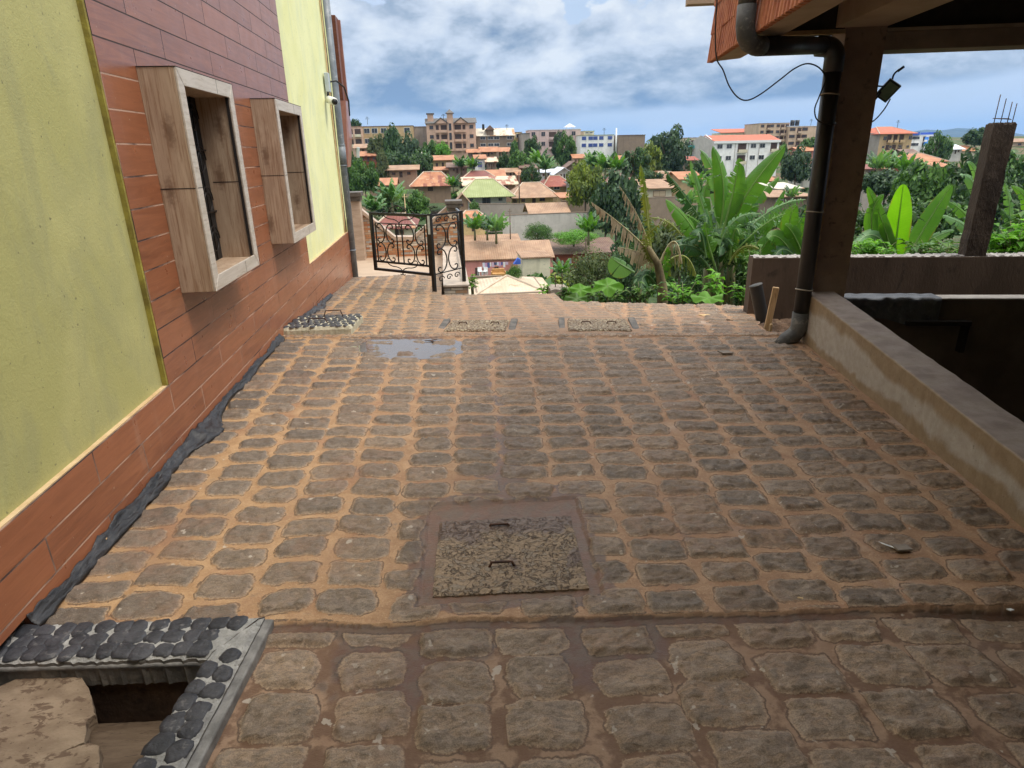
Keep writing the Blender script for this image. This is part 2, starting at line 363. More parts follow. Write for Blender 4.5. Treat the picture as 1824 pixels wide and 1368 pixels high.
    mortar = g.mix(g.m('MULTIPLY', FR, .85), mortar, g.mix(g.ss(n2, .3, .7), (.32, .185, .080), (.46, .295, .145)))
    mortar = g.mix(g.m('MULTIPLY', g.ss(n4, .52, .68), .65), mortar, (.25, .120, .065))
    mortar = g.mix(g.m('MULTIPLY', g.m('MULTIPLY', g.ss(g.noise(co, 2.1, 6, .6), .56, .70), GR), .7), mortar, (.46, .40, .35))
    mortar = g.mix(g.m('MULTIPLY', g.ss(n5, .50, .68), .55), mortar, (.15, .088, .052)); mortar = g.mix(g.m('MULTIPLY', g.ss(n1, .54, .68), .45), mortar, (.56, .39, .24)); mortar = g.mix(g.m('MULTIPLY', NE, .80), mortar, g.mix(g.ss(n2, .44, .56), (.115, .062, .038), (.27, .175, .115)))
    dust = g.m('MULTIPLY', g.ss(g.noise(co, 30, 7, .7, .5), .60, .72), .55)
    c = g.mix(mask, mortar, g.mix(dust, stone, (.34, .235, .15)))
    rim = g.m('MULTIPLY', mask, g.m('SUBTRACT', 1.0, g.ss(sdn, .003, .016)))
    c = g.mix(g.m('MULTIPLY', g.m('MULTIPLY', rim, g.ss(n1, .4, .6)), .75), c, (.42, .29, .18))
    edge_shade = g.m('MULTIPLY', g.m('SUBTRACT', 1.0, g.ss(g.m('ABSOLUTE', g.m('SUBTRACT', sdn, -.0040)), .001, .0055)), g.ss(n2, .42, .54)); c = g.mix(g.m('MULTIPLY', edge_shade, .85), c, (.07, .042, .028))  # dark outline: the stones' shadow edge put into the colour
    c = g.mix(g.m('MULTIPLY', g.m('MULTIPLY', MU, g.ss(n2, .25, .6)), .60), c, (.235, .155, .098))
    c = g.mix(g.m('MULTIPLY', g.m('MULTIPLY', g.ss(g.noise(co, 1.3, 7, .68, .6), .50, .62), g.ss(n2, .35, .6)), .42), c, (.20, .105, .062))
    specks = g.m('MULTIPLY', g.ss(g.m('ADD', g.noise(co, 17, 3, .5), g.m('MULTIPLY', NE, .02)), .695, .72), .70)
    c = g.mix(specks, c, (.46, .40, .33))
    wetn = g.ss(g.m('ADD', WE, g.m('MULTIPLY', g.m('SUBTRACT', n2, .5), .9)), .40, .62)
    wetn = g.m('MULTIPLY', wetn, g.m('SUBTRACT', 1.0, g.m('MULTIPLY', mask, .72)))
    c = g.mix(g.m('MULTIPLY', wetn, .74), c, g.mix(g.ss(n2, .4, .6), (.100, .040, .022), (.058, .036, .025)))
    g.nt.links.new(c, b.inputs['Base Color'])
    ro = g.m('SUBTRACT', .74, g.m('ADD', g.m('MULTIPLY', wetn, .42), g.m('MULTIPLY', mask, .16)))
    g.nt.links.new(ro, b.inputs['Roughness']); b.inputs['Specular IOR Level'].default_value = .45
    nb = g.bump(g.m('ADD', g.m('ADD', g.m('MULTIPLY', n3, 1.5), g.m('MULTIPLY', n1, .9)), g.m('MULTIPLY', g.m('MULTIPLY', mask, g.m('SUBTRACT', g.m('MULTIPLY', plate, .9), g.m('MULTIPLY', crack, .8))), 1.0)), .48, .006)
    nb = g.bump(n5, .6, .0022, nb)
    g.nt.links.new(nb, b.inputs['Normal'])
    return o
paving = yard()

M_soil = mat('soil', (.075, .045, .028), (.15, .09, .055), 9, .95, .9, 40, c3=(.22, .15, .10), bdist=.02)
M_conc = mat('rough_concrete', (.20, .165, .135), (.32, .27, .22), 5, .85, .5, 60, c3=(.12, .09, .07))
# retaining edge under the terrace
mb = MB()
mb.prism([(-.13, 8.30, -.30), (1.36, 8.08, -.30), (1.36, 7.40, -.30), (3.36, 6.63, -.30), (2.86, 5.3, -.30), (2.7, 3.0, -.30), (2.2, 1.0, -.30), (-.6, 1.0, -.30), (-.70, 2.05, -.30), (-1.5, 2.2, -.30), (-1.62, 10.8, -.50), (-.3, 10.9, -.50)], (0, 0, .0))
mb = MB(); mb.add([(-1.7, 2.1, -.06), (2.75, 2.1, -.06), (3.05, 5.0, -.06), (3.3, 6.55, -.16), (1.38, 7.35, -.19), (1.36, 8.1, -.24), (-.12, 8.3, -.24), (-.28, 10.8, -.40), (-1.7, 10.8, -.40),
    (-1.7, 2.1, -2), (2.75, 2.1, -2), (3.05, 5.0, -2), (3.3, 6.55, -2.5), (1.38, 7.35, -3.0), (1.36, 8.1, -3.2), (-.12, 8.3, -3.2), (-.28, 10.8, -4), (-1.7, 10.8, -4)], [(i, i + 9, i + 10, i + 1) for i in range(8)] + [tuple(range(9))])
tag(mb.build('terrace_foundation', M_conc), kind='structure')
mb = MB(); mb.add([(-.70, -.8, -.07), (2.2, -.8, -.07), (2.75, 2.2, -.07), (-.70, 2.2, -.07)], [(0, 1, 2, 3)]); tag(mb.build('yard_base', M_soil), kind='structure')
mb = MB(); mb.add([(-.72, -3, -.03), (2.3, -3, -.03), (2.45, .97, -.03), (-.72, .97, -.03)], [(0, 1, 2, 3)]); tag(mb.build('yard_floor', mat('near_floor', (.17, .12, .085), (.27, .18, .12), 6, .7, .5, 40)), kind='structure')
# puddle
m, g, b = principled('puddle_water'); b.inputs['Base Color'].default_value = (.15, .13, .12, 1); b.inputs['Roughness'].default_value = .03; b.inputs['IOR'].default_value = 2.1
g.nt.links.new(g.bump(g.noise(g.n('ShaderNodeTexCoord').outputs['Object'], 6, 2), .04, .01), b.inputs['Normal'])
mb = MB(); pts = []
for i in range(40):
    a = i / 40 * 6.283; pts.append((-.40 + .56 * math.cos(a), 5.36 + .064 + .36 * math.sin(a) - .16 * .56 * math.cos(a), -.0015))
mb.add(pts, [tuple(range(40))]); tag(mb.build('puddle', m), kind='structure')
# ------------------------------------------------------------------ covers and the pit
def mosaic(name, stone1, stone2, grout, scale=17, gw=.07, mudc=None, seed=0, str_=(1, 1, 1), bd=.012):
    m, g, b = principled(name); co = g.n('ShaderNodeTexCoord').outputs['Object']
    mp = g.n('ShaderNodeVectorMath', operation='ADD'); g.nt.links.new(g.scale(co, str_), mp.inputs[0])
    nz = g.n('ShaderNodeTexNoise', i_Scale=scale * .8, i_Detail=3.0); g.nt.links.new(co, nz.inputs[0])
    g.nt.links.new(g.scale(nz.outputs[1], (.55 / scale,) * 3), mp.inputs[1])
    vo = g.n('ShaderNodeTexVoronoi', feature='DISTANCE_TO_EDGE', i_Scale=scale); g.nt.links.new(mp.outputs[0], vo.inputs[0])
    vc = g.n('ShaderNodeTexVoronoi', feature='F1', i_Scale=scale); g.nt.links.new(mp.outputs[0], vc.inputs[0])
    n1 = g.noise(co, 70, 7, .65); n2 = g.noise(co, 9, 5)
    d = g.m('ADD', vo.outputs[0], g.m('MULTIPLY', g.m('SUBTRACT', n1, .5), .05))
    k = g.m('MULTIPLY', g.ss(d, gw * .8, gw * .8 + .035), g.m('SUBTRACT', 1.0, g.ss(g.m('ADD', vc.outputs[0], g.m('MULTIPLY', g.m('SUBTRACT', n1, .5), .1)), .66, .74)))
    bw = g.nt.nodes.new('ShaderNodeRGBToBW'); g.nt.links.new(vc.outputs['Color'], bw.inputs[0])
    st = g.mix(g.ss(bw.outputs[0], .2, .8), stone1, stone2)
    st = g.mix(g.m('MULTIPLY', g.ss(n1, .6, .75), .5), st, tuple(min(1, c * 3.2) for c in stone1))
    gr = g.mix(g.ss(n2, .35, .65), grout, tuple(c * .72 for c in grout))
    c = g.mix(k, gr, st)
    if mudc: c = g.mix(g.m('MULTIPLY', g.ss(n2, mudc[1], mudc[1] + .2), mudc[2]), c, mudc[0])
    g.nt.links.new(c, b.inputs['Base Color'])
    rr = g.m('SUBTRACT', .85, g.m('MULTIPLY', k, .40)); g.nt.links.new(rr, b.inputs['Roughness'])
    hh = g.m('ADD', g.m('MULTIPLY', g.ss(d, gw * .4, gw + .22), 1.0), g.m('MULTIPLY', n1, .35))
    g.nt.links.new(g.bump(hh, 1.0, bd), b.inputs['Normal'])
    MATS[name] = m; return m
M_black = mosaic('black_pebble_mosaic', (.016, .017, .022), (.038, .038, .046), (.27, .265, .25), 14, .07)
M_black2 = mosaic('cover_pebble_mosaic', (.018, .019, .022), (.045, .045, .05), (.40, .37, .27), 17, .055)
m_, g, b = principled('mud_filled_pebbles'); co = g.n('ShaderNodeTexCoord').outputs['Object']
na = g.noise(co, 15, 3, .5, 1.2); nb_ = g.noise(g.scale(co, (1, 1.2, 1)), 23, 2, .4, 1.6); nc = g.noise(co, 5, 5); nd = g.noise(co, 90, 6, .7)
ln = g.m('MULTIPLY', g.m('SUBTRACT', 1.0, g.ss(g.m('ABSOLUTE', g.m('SUBTRACT', na, .5)), .008, .028)), g.ss(nd, .35, .55))
l2 = g.m('MULTIPLY', g.m('SUBTRACT', 1.0, g.ss(g.m('ABSOLUTE', g.m('SUBTRACT', nb_, .56)), .006, .022)), g.ss(nc, .35, .5))
c = g.mix(g.ss(nd, .3, .7), (.20, .140, .088), (.31, .222, .142)); c = g.mix(g.m('MULTIPLY', g.ss(nb_, .56, .60), .5), c, (.20, .17, .135))
c = g.mix(g.m('MULTIPLY', g.m('MAXIMUM', ln, l2), .85), c, (.060, .034, .022))
wt = g.ss(g.m('ADD', g.sep(co)[1], g.m('MULTIPLY', g.m('SUBTRACT', nc, .5), .45)), .10, .16); w2 = g.ss(nc, .60, .66)
c = g.mix(g.m('MULTIPLY', g.m('MAXIMUM', wt, w2), .75), c, (.095, .052, .034)); g.nt.links.new(c, b.inputs['Base Color'])
g.nt.links.new(g.m('SUBTRACT', .8, g.m('MULTIPLY', g.m('MAXIMUM', wt, w2), .42)), b.inputs['Roughness'])
g.nt.links.new(g.bump(g.m('ADD', g.m('MULTIPLY', g.m('MAXIMUM', ln, l2), -1.0), g.m('ADD', g.m('MULTIPLY', nd, .5), g.ss(nb_, .5, .6))), .8, .008), b.inputs['Normal']); M_mud = m_
M_pale = mosaic('pale_pebbles', (.24, .18, .11), (.44, .35, .22), (.15, .085, .045), 30, .05, ((.27, .19, .12), .5, .5), bd=.012)
M_rust = mat('rusty_iron', (.035, .018, .012), (.09, .04, .022), 30, .7, .4, 90)
def pebbles(bm, quad, nx, ny, seed, hgt=.006, fill=.46, mi=1, z0=0.0):
    """dark stones bedded in the top of a kerb or cover: low irregular domes on a jittered grid"""
    q = random.Random(seed); A_, B_, C_, D_ = quad            # A->B along, A->D across
    at = lambda s, t: A_.lerp(B_, s).lerp(D_.lerp(C_, s), t)
    L_ = ((B_ - A_).length + (C_ - D_).length) / 2; Wd = ((D_ - A_).length + (C_ - B_).length) / 2
    for j in range(ny):
        for i in range(nx):
            s_ = (i + .5 + (.25 if j % 2 else -.25) + q.uniform(-.13, .13)) / nx; t_ = (j + .5 + q.uniform(-.10, .10)) / ny
            if s_ < .01 or s_ > .99: continue
            rx, ry = L_ / nx * fill * q.uniform(.82, 1.10), Wd / ny * fill * q.uniform(.84, 1.08); a0 = q.uniform(-.5, .5); k = 14
            ph = [q.uniform(-.13, .13) for _ in range(k)]; ph = [(ph[m] + ph[(m + 1) % k]) * .8 for m in range(k)]
            ux, uy = (at(min(1, s_ + .01), t_) - at(s_, t_)).normalized(), None; uy = Vector((0, 0, 1)).cross(ux)
            c = at(s_, t_); rings = []
            for rr_, zz in ((1.04, -.002), (.93, hgt * .72), (.62, hgt)):
                ring = []
                for m in range(k):
                    an = m * 6.283 / k; e_ = (abs(math.cos(an)) ** 3 + abs(math.sin(an)) ** 3) ** (-1 / 3)
                    x = math.cos(an) * rx * e_ * (1 + ph[m]) * rr_; y = math.sin(an) * ry * e_ * (1 + ph[m]) * rr_; x, y = x * math.cos(a0) - y * math.sin(a0) * .6, x * math.sin(a0) * .6 + y * math.cos(a0)
                    p = c + ux * x + uy * y; ring.append(bm.verts.new((p.x, p.y, p.z + z0 + zz + q.uniform(-.0008, .0008))))
                rings.append(ring)
            for r1, r2 in zip(rings, rings[1:]):
                for m in range(k): f = bm.faces.new((r1[m], r1[(m + 1) % k], r2[(m + 1) % k], r2[m])); f.material_index = mi; f.smooth = True
            f = bm.faces.new(rings[-1]); f.material_index = mi; f.smooth = True
M_grout = mat('kerb_grout', (.25, .245, .235), (.38, .37, .35), 16, .9, .8, 70, c3=(.16, .15, .14), bdist=.015)
M_peb = mat('dark_kerb_stone', (.020, .021, .026), (.050, .050, .058), 14, .5, .7, 60, c3=(.12, .115, .115), thr3=(.58, .68), bdist=.008)
def cover(loc, a, hw, hl, t, m, label, hs, bev=.012, z0=-.05, rx=0.0):
    r = empty('manhole_cover', loc, label, 'manhole cover', rz=a); r.rotation_euler.x = rx
    bm = bmesh.new(); bmesh.ops.create_grid(bm, x_segments=40, y_segments=36, size=.5)
    rr = random.Random(3)
    for v in bm.verts: v.co.x *= 2 * hw; v.co.y *= 2 * hl; v.co.z = t + rr.uniform(-.0025, .0025)
    for v in bm.verts:
        if v.is_boundary: v.co.z -= bev; v.co.x *= 1 + rr.uniform(-.012, .004); v.co.y *= 1 + rr.uniform(-.012, .004)
    ex = bmesh.ops.extrude_edge_only(bm, edges=[e for e in bm.edges if e.is_boundary])
    for v in ex['geom']:
        if isinstance(v, bmesh.types.BMVert): v.co.z = z0
    if m is M_black2:
        pebbles(bm, (Vector((-hw * .98, -hl * .98, t)), Vector((hw * .98, -hl * .98, t)), Vector((hw * .98, hl * .98, t)), Vector((-hw * .98, hl * .98, t))), 10, 7, 5, .007, .47)
        me = bpy.data.meshes.new('slab'); bm.to_mesh(me); bm.free(); me.materials.append(mat('cream_grout', (.38, .35, .25), (.50, .46, .34), 12, .9, .5, 60)); me.materials.append(M_peb)
    else: me = bpy.data.meshes.new('slab'); bm.to_mesh(me); bm.free(); me.materials.append(m)
    bmn = me; o = bpy.data.objects.new('slab', me); COL.objects.link(o); o.parent = r
    for hx, hy, w, hh, ax in hs:
        p = []
        for i in range(9):
            k = i / 8; p.append((hx + (k - .5) * w, hy, t - .01 + hh * min(1, 9 * min(k, 1 - k)) ** .5)) if ax == 'x' else p.append((hx, hy + (k - .5) * w, t - .01 + hh * min(1, 9 * min(k, 1 - k)) ** .5))
        p = [(p[0][0], p[0][1], t - .02)] + p + [(p[-1][0], p[-1][1], t - .02)]
        MB().tube(p, .0055, 8).build('handle', M_rust, r, True)
    return r
cover((.19, 2.29, 0), -.05, .305, .265, -.001, M_mud, 'square cover of mud-filled pebbles with two rusty handles, wet earth round it', [(-.03, .20, .10, .018, 'x'), (-.03, -.10, .11, .030, 'x')], bev=.005)
cover((-1.245, 6.30, -.03), -.06, .325, .31, .085, M_black2, 'raised cover of black stones in pale mortar against the tiled wall', [(.05, .20, .20, .075, 'x'), (-.03, -.13, .20, .06, 'x')], .03, rx=-.055)
cover((.27, 6.16, -.032), -.17, .30, .27, .012, M_pale, 'pale pebbled cover behind the puddle, with grey mortar at both ends', [(-.15, .02, .09, .03, 'x'), (.17, .02, .09, .03, 'x')], rx=-.068)
cover((1.45, 5.97, -.032), -.17, .30, .29, .012, M_pale, 'pale pebbled cover nearer the downpipe, right of its twin', [(-.12, .02, .10, .03, 'x'), (.13, .02, .10, .03, 'x')], rx=-.068)
M_greymortar = mat('grey_mortar', (.085, .08, .075), (.16, .14, .12), 10, .8, .5, 60)
for n_, (x, y, w, l, a) in enumerate(((-.075, 6.22, .035, .27, -.17), (.615, 6.10, .035, .27, -.17), (1.10, 6.05, .03, .28, -.17), (1.80, 5.92, .035, .28, -.17))):
    T = Matrix.Translation((x, y, float(gz(np.array([x]), np.array([y]))[0]) + .002)) @ Matrix.Rotation(a, 4, 'Z')
    mbq = MB(); mbq.box(-w, w, -l, l, -.03, .008, T); tag(mbq.build('mortar_seam', M_greymortar, bevel=.006), kind='structure')

# the pit at the near left: a rim of dark stones, earth walls, boards inside
def rim():
    r = empty('stone_kerb', (-1.2, 1.85, 0), 'kerb of black stones set in white mortar around the open pit', 'kerb')
    bm = bmesh.new()
    # outline of the rim, L shaped, in local coordinates
    def strip(a0, a1, b0, b1, n, m_):
        vs = []
        for i in range(n + 1):
            for j in range(m_ + 1):
                p = a0.lerp(a1, i / n).lerp(b0.lerp(b1, i / n), j / m_); e = min(j, m_ - j)
                wob = (random.Random(i * 31 + j).random() - .5) * .006
                vs.append(bm.verts.new((p.x + wob, p.y + wob, p.z + wob - (.012 if e == 0 else 0))))
        for i in range(n):
            for j in range(m_):
                q = [vs[i * (m_ + 1) + j], vs[(i + 1) * (m_ + 1) + j], vs[(i + 1) * (m_ + 1) + j + 1], vs[i * (m_ + 1) + j + 1]]
                bm.faces.new(q)
        for j in (0, m_):
            for i in range(n):
                a, b_ = vs[i * (m_ + 1) + j], vs[(i + 1) * (m_ + 1) + j]
                c, d = bm.verts.new((a.co.x, a.co.y, a.co.z - .10)), bm.verts.new((b_.co.x, b_.co.y, b_.co.z - .10)); bm.faces.new((a, b_, d, c))
    V_ = lambda x, y, z=.03: Vector((x + 1.2, y - 1.85, z))
    strip(V_(-2.05, 1.895), V_(-.875, 1.79), V_(-2.05, 2.075), V_(-.735, 1.975), 90, 10)
    strip(V_(-.873, 1.788), V_(-1.02, .85), V_(-.733, 1.972), V_(-.855, .85), 60, 10)
    bmesh.ops.recalc_face_normals(bm, faces=bm.faces)
    for f in bm.faces: f.material_index = 2 if abs(f.normal.z) < .4 else 0
    pebbles(bm, (V_(-2.05, 1.905), V_(-.885, 1.80), V_(-.745, 1.967), V_(-2.05, 2.065)), 19, 3, 3, .006, .56)
    pebbles(bm, (V_(-.760, 1.80), V_(-.865, .86), V_(-1.01, .86), V_(-.880, 1.785)), 13, 2, 8, .006, .55)
    me = bpy.data.meshes.new('stone_band'); bm.to_mesh(me); bm.free(); me.materials.append(M_grout); me.materials.append(M_peb); me.materials.append(M_greymortar)
    o = bpy.data.objects.new('stone_band', me); COL.objects.link(o); o.parent = r
    mbb = MB(); mbb.prism([V_(-.735, 1.975, -.06), V_(-.70, 1.97, -.06), V_(-.82, .85, -.06), V_(-.856, .85, -.06)], (0, 0, .074))
    mbb.prism([V_(-2.05, 1.905, -.012), V_(-.88, 1.80, -.012), V_(-.885, 1.787, -.012), V_(-2.05, 1.888, -.012)], (0, 0, .018)); mbb.build('mortar_edge', mat('pale_mortar', (.13, .125, .12), (.24, .23, .22), 14, .85, .5, 60), r, bevel=.01)
rim()
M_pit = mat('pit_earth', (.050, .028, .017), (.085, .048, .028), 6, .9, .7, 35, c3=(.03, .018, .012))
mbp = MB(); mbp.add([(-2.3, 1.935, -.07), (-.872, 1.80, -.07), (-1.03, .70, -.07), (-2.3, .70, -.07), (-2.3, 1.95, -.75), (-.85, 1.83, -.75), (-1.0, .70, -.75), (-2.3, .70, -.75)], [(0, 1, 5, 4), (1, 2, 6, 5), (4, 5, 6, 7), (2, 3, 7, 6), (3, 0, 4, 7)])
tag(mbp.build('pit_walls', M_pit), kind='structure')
M_plank = mat('weathered_wood', (.17, .12, .080), (.26, .195, .135), 7, .85, .5, 60, (1, 1.6, 3), c3=(.10, .062, .040), thr3=(.54, .60), dirt=((.06, .035, .02), .8), bdist=.01)
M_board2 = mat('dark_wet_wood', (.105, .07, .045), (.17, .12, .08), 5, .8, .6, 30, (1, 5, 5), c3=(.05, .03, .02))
def board(name, pts, t, m, label, seed):
    q = random.Random(seed); out = []
    for i in range(len(pts)):
        a = Vector(pts[i]); b_ = Vector(pts[(i + 1) % len(pts)]); n_ = max(2, int((b_ - a).length / .012))
        for k in range(n_):
            p = a.lerp(b_, k / n_); out.append(p + Vector((q.uniform(-.0018, .0018), q.uniform(-.0018, .0018), 0)))
    o = MB().prism(out, (0, 0, -t)).build(name, m, bevel=.002); tag(o, label, 'board'); return o
# split log slab lying across the pit, its torn end to the right
zb = -.045
P = lambda px, py, z=zb: Wz(px, py, z)
board('timber_slab', [P(-160, 1290), P(0, 1222), P(95, 1181), P(118, 1182), P(141, 1200), P(158, 1226), P(163, 1240), P(169, 1272), P(155, 1283), P(150, 1322), P(110, 1338), P(160, 1322), P(176, 1330), P(178, 1372), P(190, 1470), P(-160, 1530)], .05, M_plank, 'rough timber slab with a torn rounded end lying over the pit', 2)
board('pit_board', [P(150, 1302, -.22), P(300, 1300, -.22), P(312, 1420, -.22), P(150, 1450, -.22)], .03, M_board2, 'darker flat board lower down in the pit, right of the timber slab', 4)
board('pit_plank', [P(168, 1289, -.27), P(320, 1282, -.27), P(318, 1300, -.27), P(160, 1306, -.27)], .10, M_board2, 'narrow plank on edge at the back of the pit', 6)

# ------------------------------------------------------------------ left building
WX = -1.572
M_tile, g, b = principled('red_wood_look_tiles')
co = g.n('ShaderNodeTexCoord').outputs['Object']; x_, y_, z_ = g.sep(co)
tv = g.vec(g.m('ADD', y_, -3.92 + .42 + .84 * 20), g.m('ADD', z_, -.416 + .157 * 40), 0.0)
br = g.n('ShaderNodeTexBrick', offset=.5, i_Scale=1.0, i_Color1=(0, 0, 0, 1), i_Color2=(1, 1, 1, 1), i_Mortar=(.5, .5, .5, 1), i_Brick_Width=.84, i_Row_Height=.157, i_Mortar_Size=.0042, i_Mortar_Smooth=.2); g.nt.links.new(tv, br.inputs[0])
bw = g.nt.nodes.new('ShaderNodeRGBToBW'); g.nt.links.new(br.outputs[0], bw.inputs[0])
gs = g.vec(g.m('MULTIPLY', x_, 1), g.m('ADD', g.m('MULTIPLY', y_, 1.3), g.m('MULTIPLY', bw.outputs[0], 7.3)), g.m('MULTIPLY', z_, 16.0))
gr = g.noise(gs, 1.6, 8, .68, 1.3); gr2 = g.noise(gs, 9, 6, .6, .6)
c = g.mix(g.ss(gr, .25, .75), (.19, .062, .028), (.34, .125, .058))
c = g.mix(g.m('MULTIPLY', g.ss(bw.outputs[0], .1, .9), .35), c, (.36, .125, .055))
c = g.mix(g.m('MULTIPLY', g.ss(gr2, .55, .8), .5), c, (.12, .035, .018))
c = g.mix(g.m('MULTIPLY', g.ss(g.noise(g.scale(co, (9, 9, 1.2)), 1.0, 6), .60, .78), .20), c, (.45, .33, .26))
c = g.mix(g.m('MULTIPLY', g.ss(g.noise(co, 45, 3), .715, .74), .5), c, (.55, .42, .33))
mort = g.mix(g.m('MULTIPLY', g.ss(g.noise(co, 1.6, 5), .40, .55), g.m('SUBTRACT', 1.0, g.ss(z_, 1.95, 2.1))), (.040, .018, .015), (.44, .28, .20))  # lower joints paler: glints on tile edges put into the joint colour
c = g.mix(br.outputs[1], c, mort); g.nt.links.new(c, b.inputs['Base Color'])
rr = g.m('ADD', g.m('MULTIPLY', br.outputs[1], .5), g.m('ADD', .20, g.m('MULTIPLY', g.noise(co, 7, 6), .22))); g.nt.links.new(rr, b.inputs['Roughness'])
nb = g.bump(g.m('SUBTRACT', 1.0, br.outputs[1]), .8, .004); nb = g.bump(gr, .12, .004, nb); g.nt.links.new(nb, b.inputs['Normal'])
b.inputs['Specular IOR Level'].default_value = .75
def plaster(name, c1, c2, grime, gst=.5):
    m, g, b = principled(name); co = g.n('ShaderNodeTexCoord').outputs['Object']
    c = g.mix(g.ss(g.noise(co, 1.5, 6, .6, .5), .35, .65), c1, c2)
    c = g.mix(g.m('MULTIPLY', g.ss(g.noise(g.scale(co, (2.2, 2.2, .8)), 1.6, 7, .65, .8), .44, .64), gst), c, grime)
    c = g.mix(g.m('MULTIPLY', g.ss(g.noise(co, 38, 2, .4), .70, .73), .6), c, tuple(k * .45 for k in grime))
    c = g.mix(g.m('MULTIPLY', g.ss(g.noise(g.scale(co, (7, 7, 3.0)), 1.6, 7, .7, 1.5), .60, .66), .18), c, tuple(k * .6 for k in grime))
    g.nt.links.new(c, b.inputs['Base Color']); b.inputs['Roughness'].default_value = .82
    nb = g.bump(g.noise(co, 75, 6, .7), .45, .005); g.nt.links.new(g.bump(g.noise(co, 5, 5, .5, .4), .22, .02, nb), b.inputs['Normal'])
    MATS[name] = m; return m
M_yel_shade = plaster('shaded_yellow_plaster', (.40, .385, .145), (.45, .43, .175), (.30, .30, .155), .42)  # the near wall's shade under the roof is put into this yellow
M_yel_lit = plaster('lit_yellow_plaster', (.74, .74, .36), (.80, .80, .44), (.62, .66, .42), .5)  # same paint, made brighter where the far wall is lit
M_ledge = mat('ledge_mortar', (.50, .34, .17), (.62, .46, .27), 8, .85, .4, 50)
M_side = mat('stained_edge', (.18, .14, .03), (.34, .29, .05), 6, .8, .4, 50)
bl = empty('left_building', (WX, 6, 0), 'yellow building on the left with red tile cladding along the yard', 'building')
bl_parts = lambda mbx, nm, m, **k: mbx.build(nm, m, bl, **k)
def off(mbx, dx=WX, dy=6):           # world to local of the building
    mbx.v = [(x - dx, y - dy, z) for x, y, z in mbx.v]; return mbx
M_tile_l = M_tile
WINS = ((3.905, 4.875), (6.045, 7.12)); zo0, zo1 = .905, 1.995
def holed(mbx, x0, x1, ya, yb, z0, z1):
    cuts = [(a + .055, b_ - .055) for a, b_ in WINS]; y = ya
    for a, b_ in cuts:
        mbx.box(x0, x1, y, a, z0, z1); mbx.box(x0, x1, a, b_, z0, zo0); mbx.box(x0, x1, a, b_, zo1, z1); y = b_
    mbx.box(x0, x1, y, yb, z0, z1)
t_ = MB(); t_.box(-1.597, WX, -1.5, 2.05, .066, .416); t_.box(-1.597, WX, 2.05, 10.80, -.9, .416); holed(t_, -1.597, WX, 3.5, 7.56, .416, 5.2)
# tiles use world-like coordinates: keep this mesh in world space under a shifted root
t_ = off(t_); o_t = bl_parts(t_, 'tile_cladding', M_tile)
M_tile.node_tree  # object coordinates shifted below
mpn = M_tile.node_tree.nodes.new('ShaderNodeVectorMath'); mpn.operation = 'ADD'; mpn.inputs[1].default_value = (WX, 6, 0)
tcn = [n for n in M_tile.node_tree.nodes if n.type == 'TEX_COORD'][0]
for l in list(M_tile.node_tree.links):
    if l.from_node == tcn:
        ts = l.to_socket; M_tile.node_tree.links.remove(l); M_tile.node_tree.links.new(mpn.outputs[0], ts)
M_tile.node_tree.links.new(tcn.outputs['Object'], mpn.inputs[0])
y1 = MB(); y1.box(-1.80, -1.600, -1.5, 3.497, .40, 5.2); bl_parts(off(y1), 'near_wall', M_yel_shade)
y2 = MB(); y2.box(-1.80, -1.600, 7.563, 10.78, .40, 5.2); bl_parts(off(y2), 'far_wall', M_yel_lit)
y3 = MB(); holed(y3, -1.80, -1.603, 3.50, 7.56, .398, 5.2); y3.box(-1.80, -1.603, -1.5, 2.05, .07, .398); y3.box(-1.80, -1.603, 2.051, 10.8, -.9, .398); y3.box(-6, -1.81, -1.5, 2.05, .08, 5.2); y3.box(-6, -1.81, 2.051, 10.8, -.9, 5.2); bl_parts(off(y3), 'core', M_conc)
l1 = MB(); l1.box(-1.6, -1.576, -1.5, 3.497, .4165, .4215); bl_parts(off(l1), 'ledge', M_ledge); l1 = MB(); l1.box(-1.6, -1.576, 7.563, 10.78, .4165, .4215); bl_parts(off(l1), 'ledge', M_ledge)
l2 = MB(); l2.box(-1.5995, -1.574, 3.480, 3.4985, .422, 5.2); bl_parts(off(l2), 'cladding_edge', M_side)
l3 = MB(); l3.box(-1.60, -1.573, 10.802, 10.815, -.5, .416); bl_parts(off(l3), 'corner_bead', M_ledge)

M_wt, g, b = principled('pale_wood_tile')
co = g.n('ShaderNodeTexCoord').outputs['Object']; oi = g.n('ShaderNodeObjectInfo').outputs['Random']
wc = g.n('ShaderNodeVectorMath', operation='ADD'); g.nt.links.new(g.scale(co, (6, 6, 1.1)), wc.inputs[0]); g.nt.links.new(g.vec(g.m('MULTIPLY', oi, 9), 0.0, g.m('MULTIPLY', oi, 5)), wc.inputs[1])
gr = g.noise(wc.outputs[0], 2.3, 8, .6, .9); gr2 = g.noise(g.scale(wc.outputs[0], (3, 3, .6)), 4, 8, .7, .8)
c = g.mix(g.ss(gr, .3, .7), (.36, .25, .17), (.48, .36, .255))
c = g.mix(g.m('MULTIPLY', g.ss(gr2, .48, .64), .75), c, (.22, .118, .062)); c = g.mix(g.m('MULTIPLY', g.ss(g.noise(g.scale(wc.outputs[0], (2.2, 2.2, .25)), 3, 6, .6, .4), .55, .66), .6), c, (.26, .15, .08))
xs_, ys_, zs_ = g.sep(co); wv = g.n('ShaderNodeTexVoronoi', feature='F1', voronoi_dimensions='2D', i_Scale=1.0, i_Randomness=.6); g.nt.links.new(g.vec(g.m('MULTIPLY', xs_, 5.2), g.m('ADD', g.m('MULTIPLY', zs_, 1.9), g.m('MULTIPLY', oi, 3.0)), 0.0), wv.inputs[0])
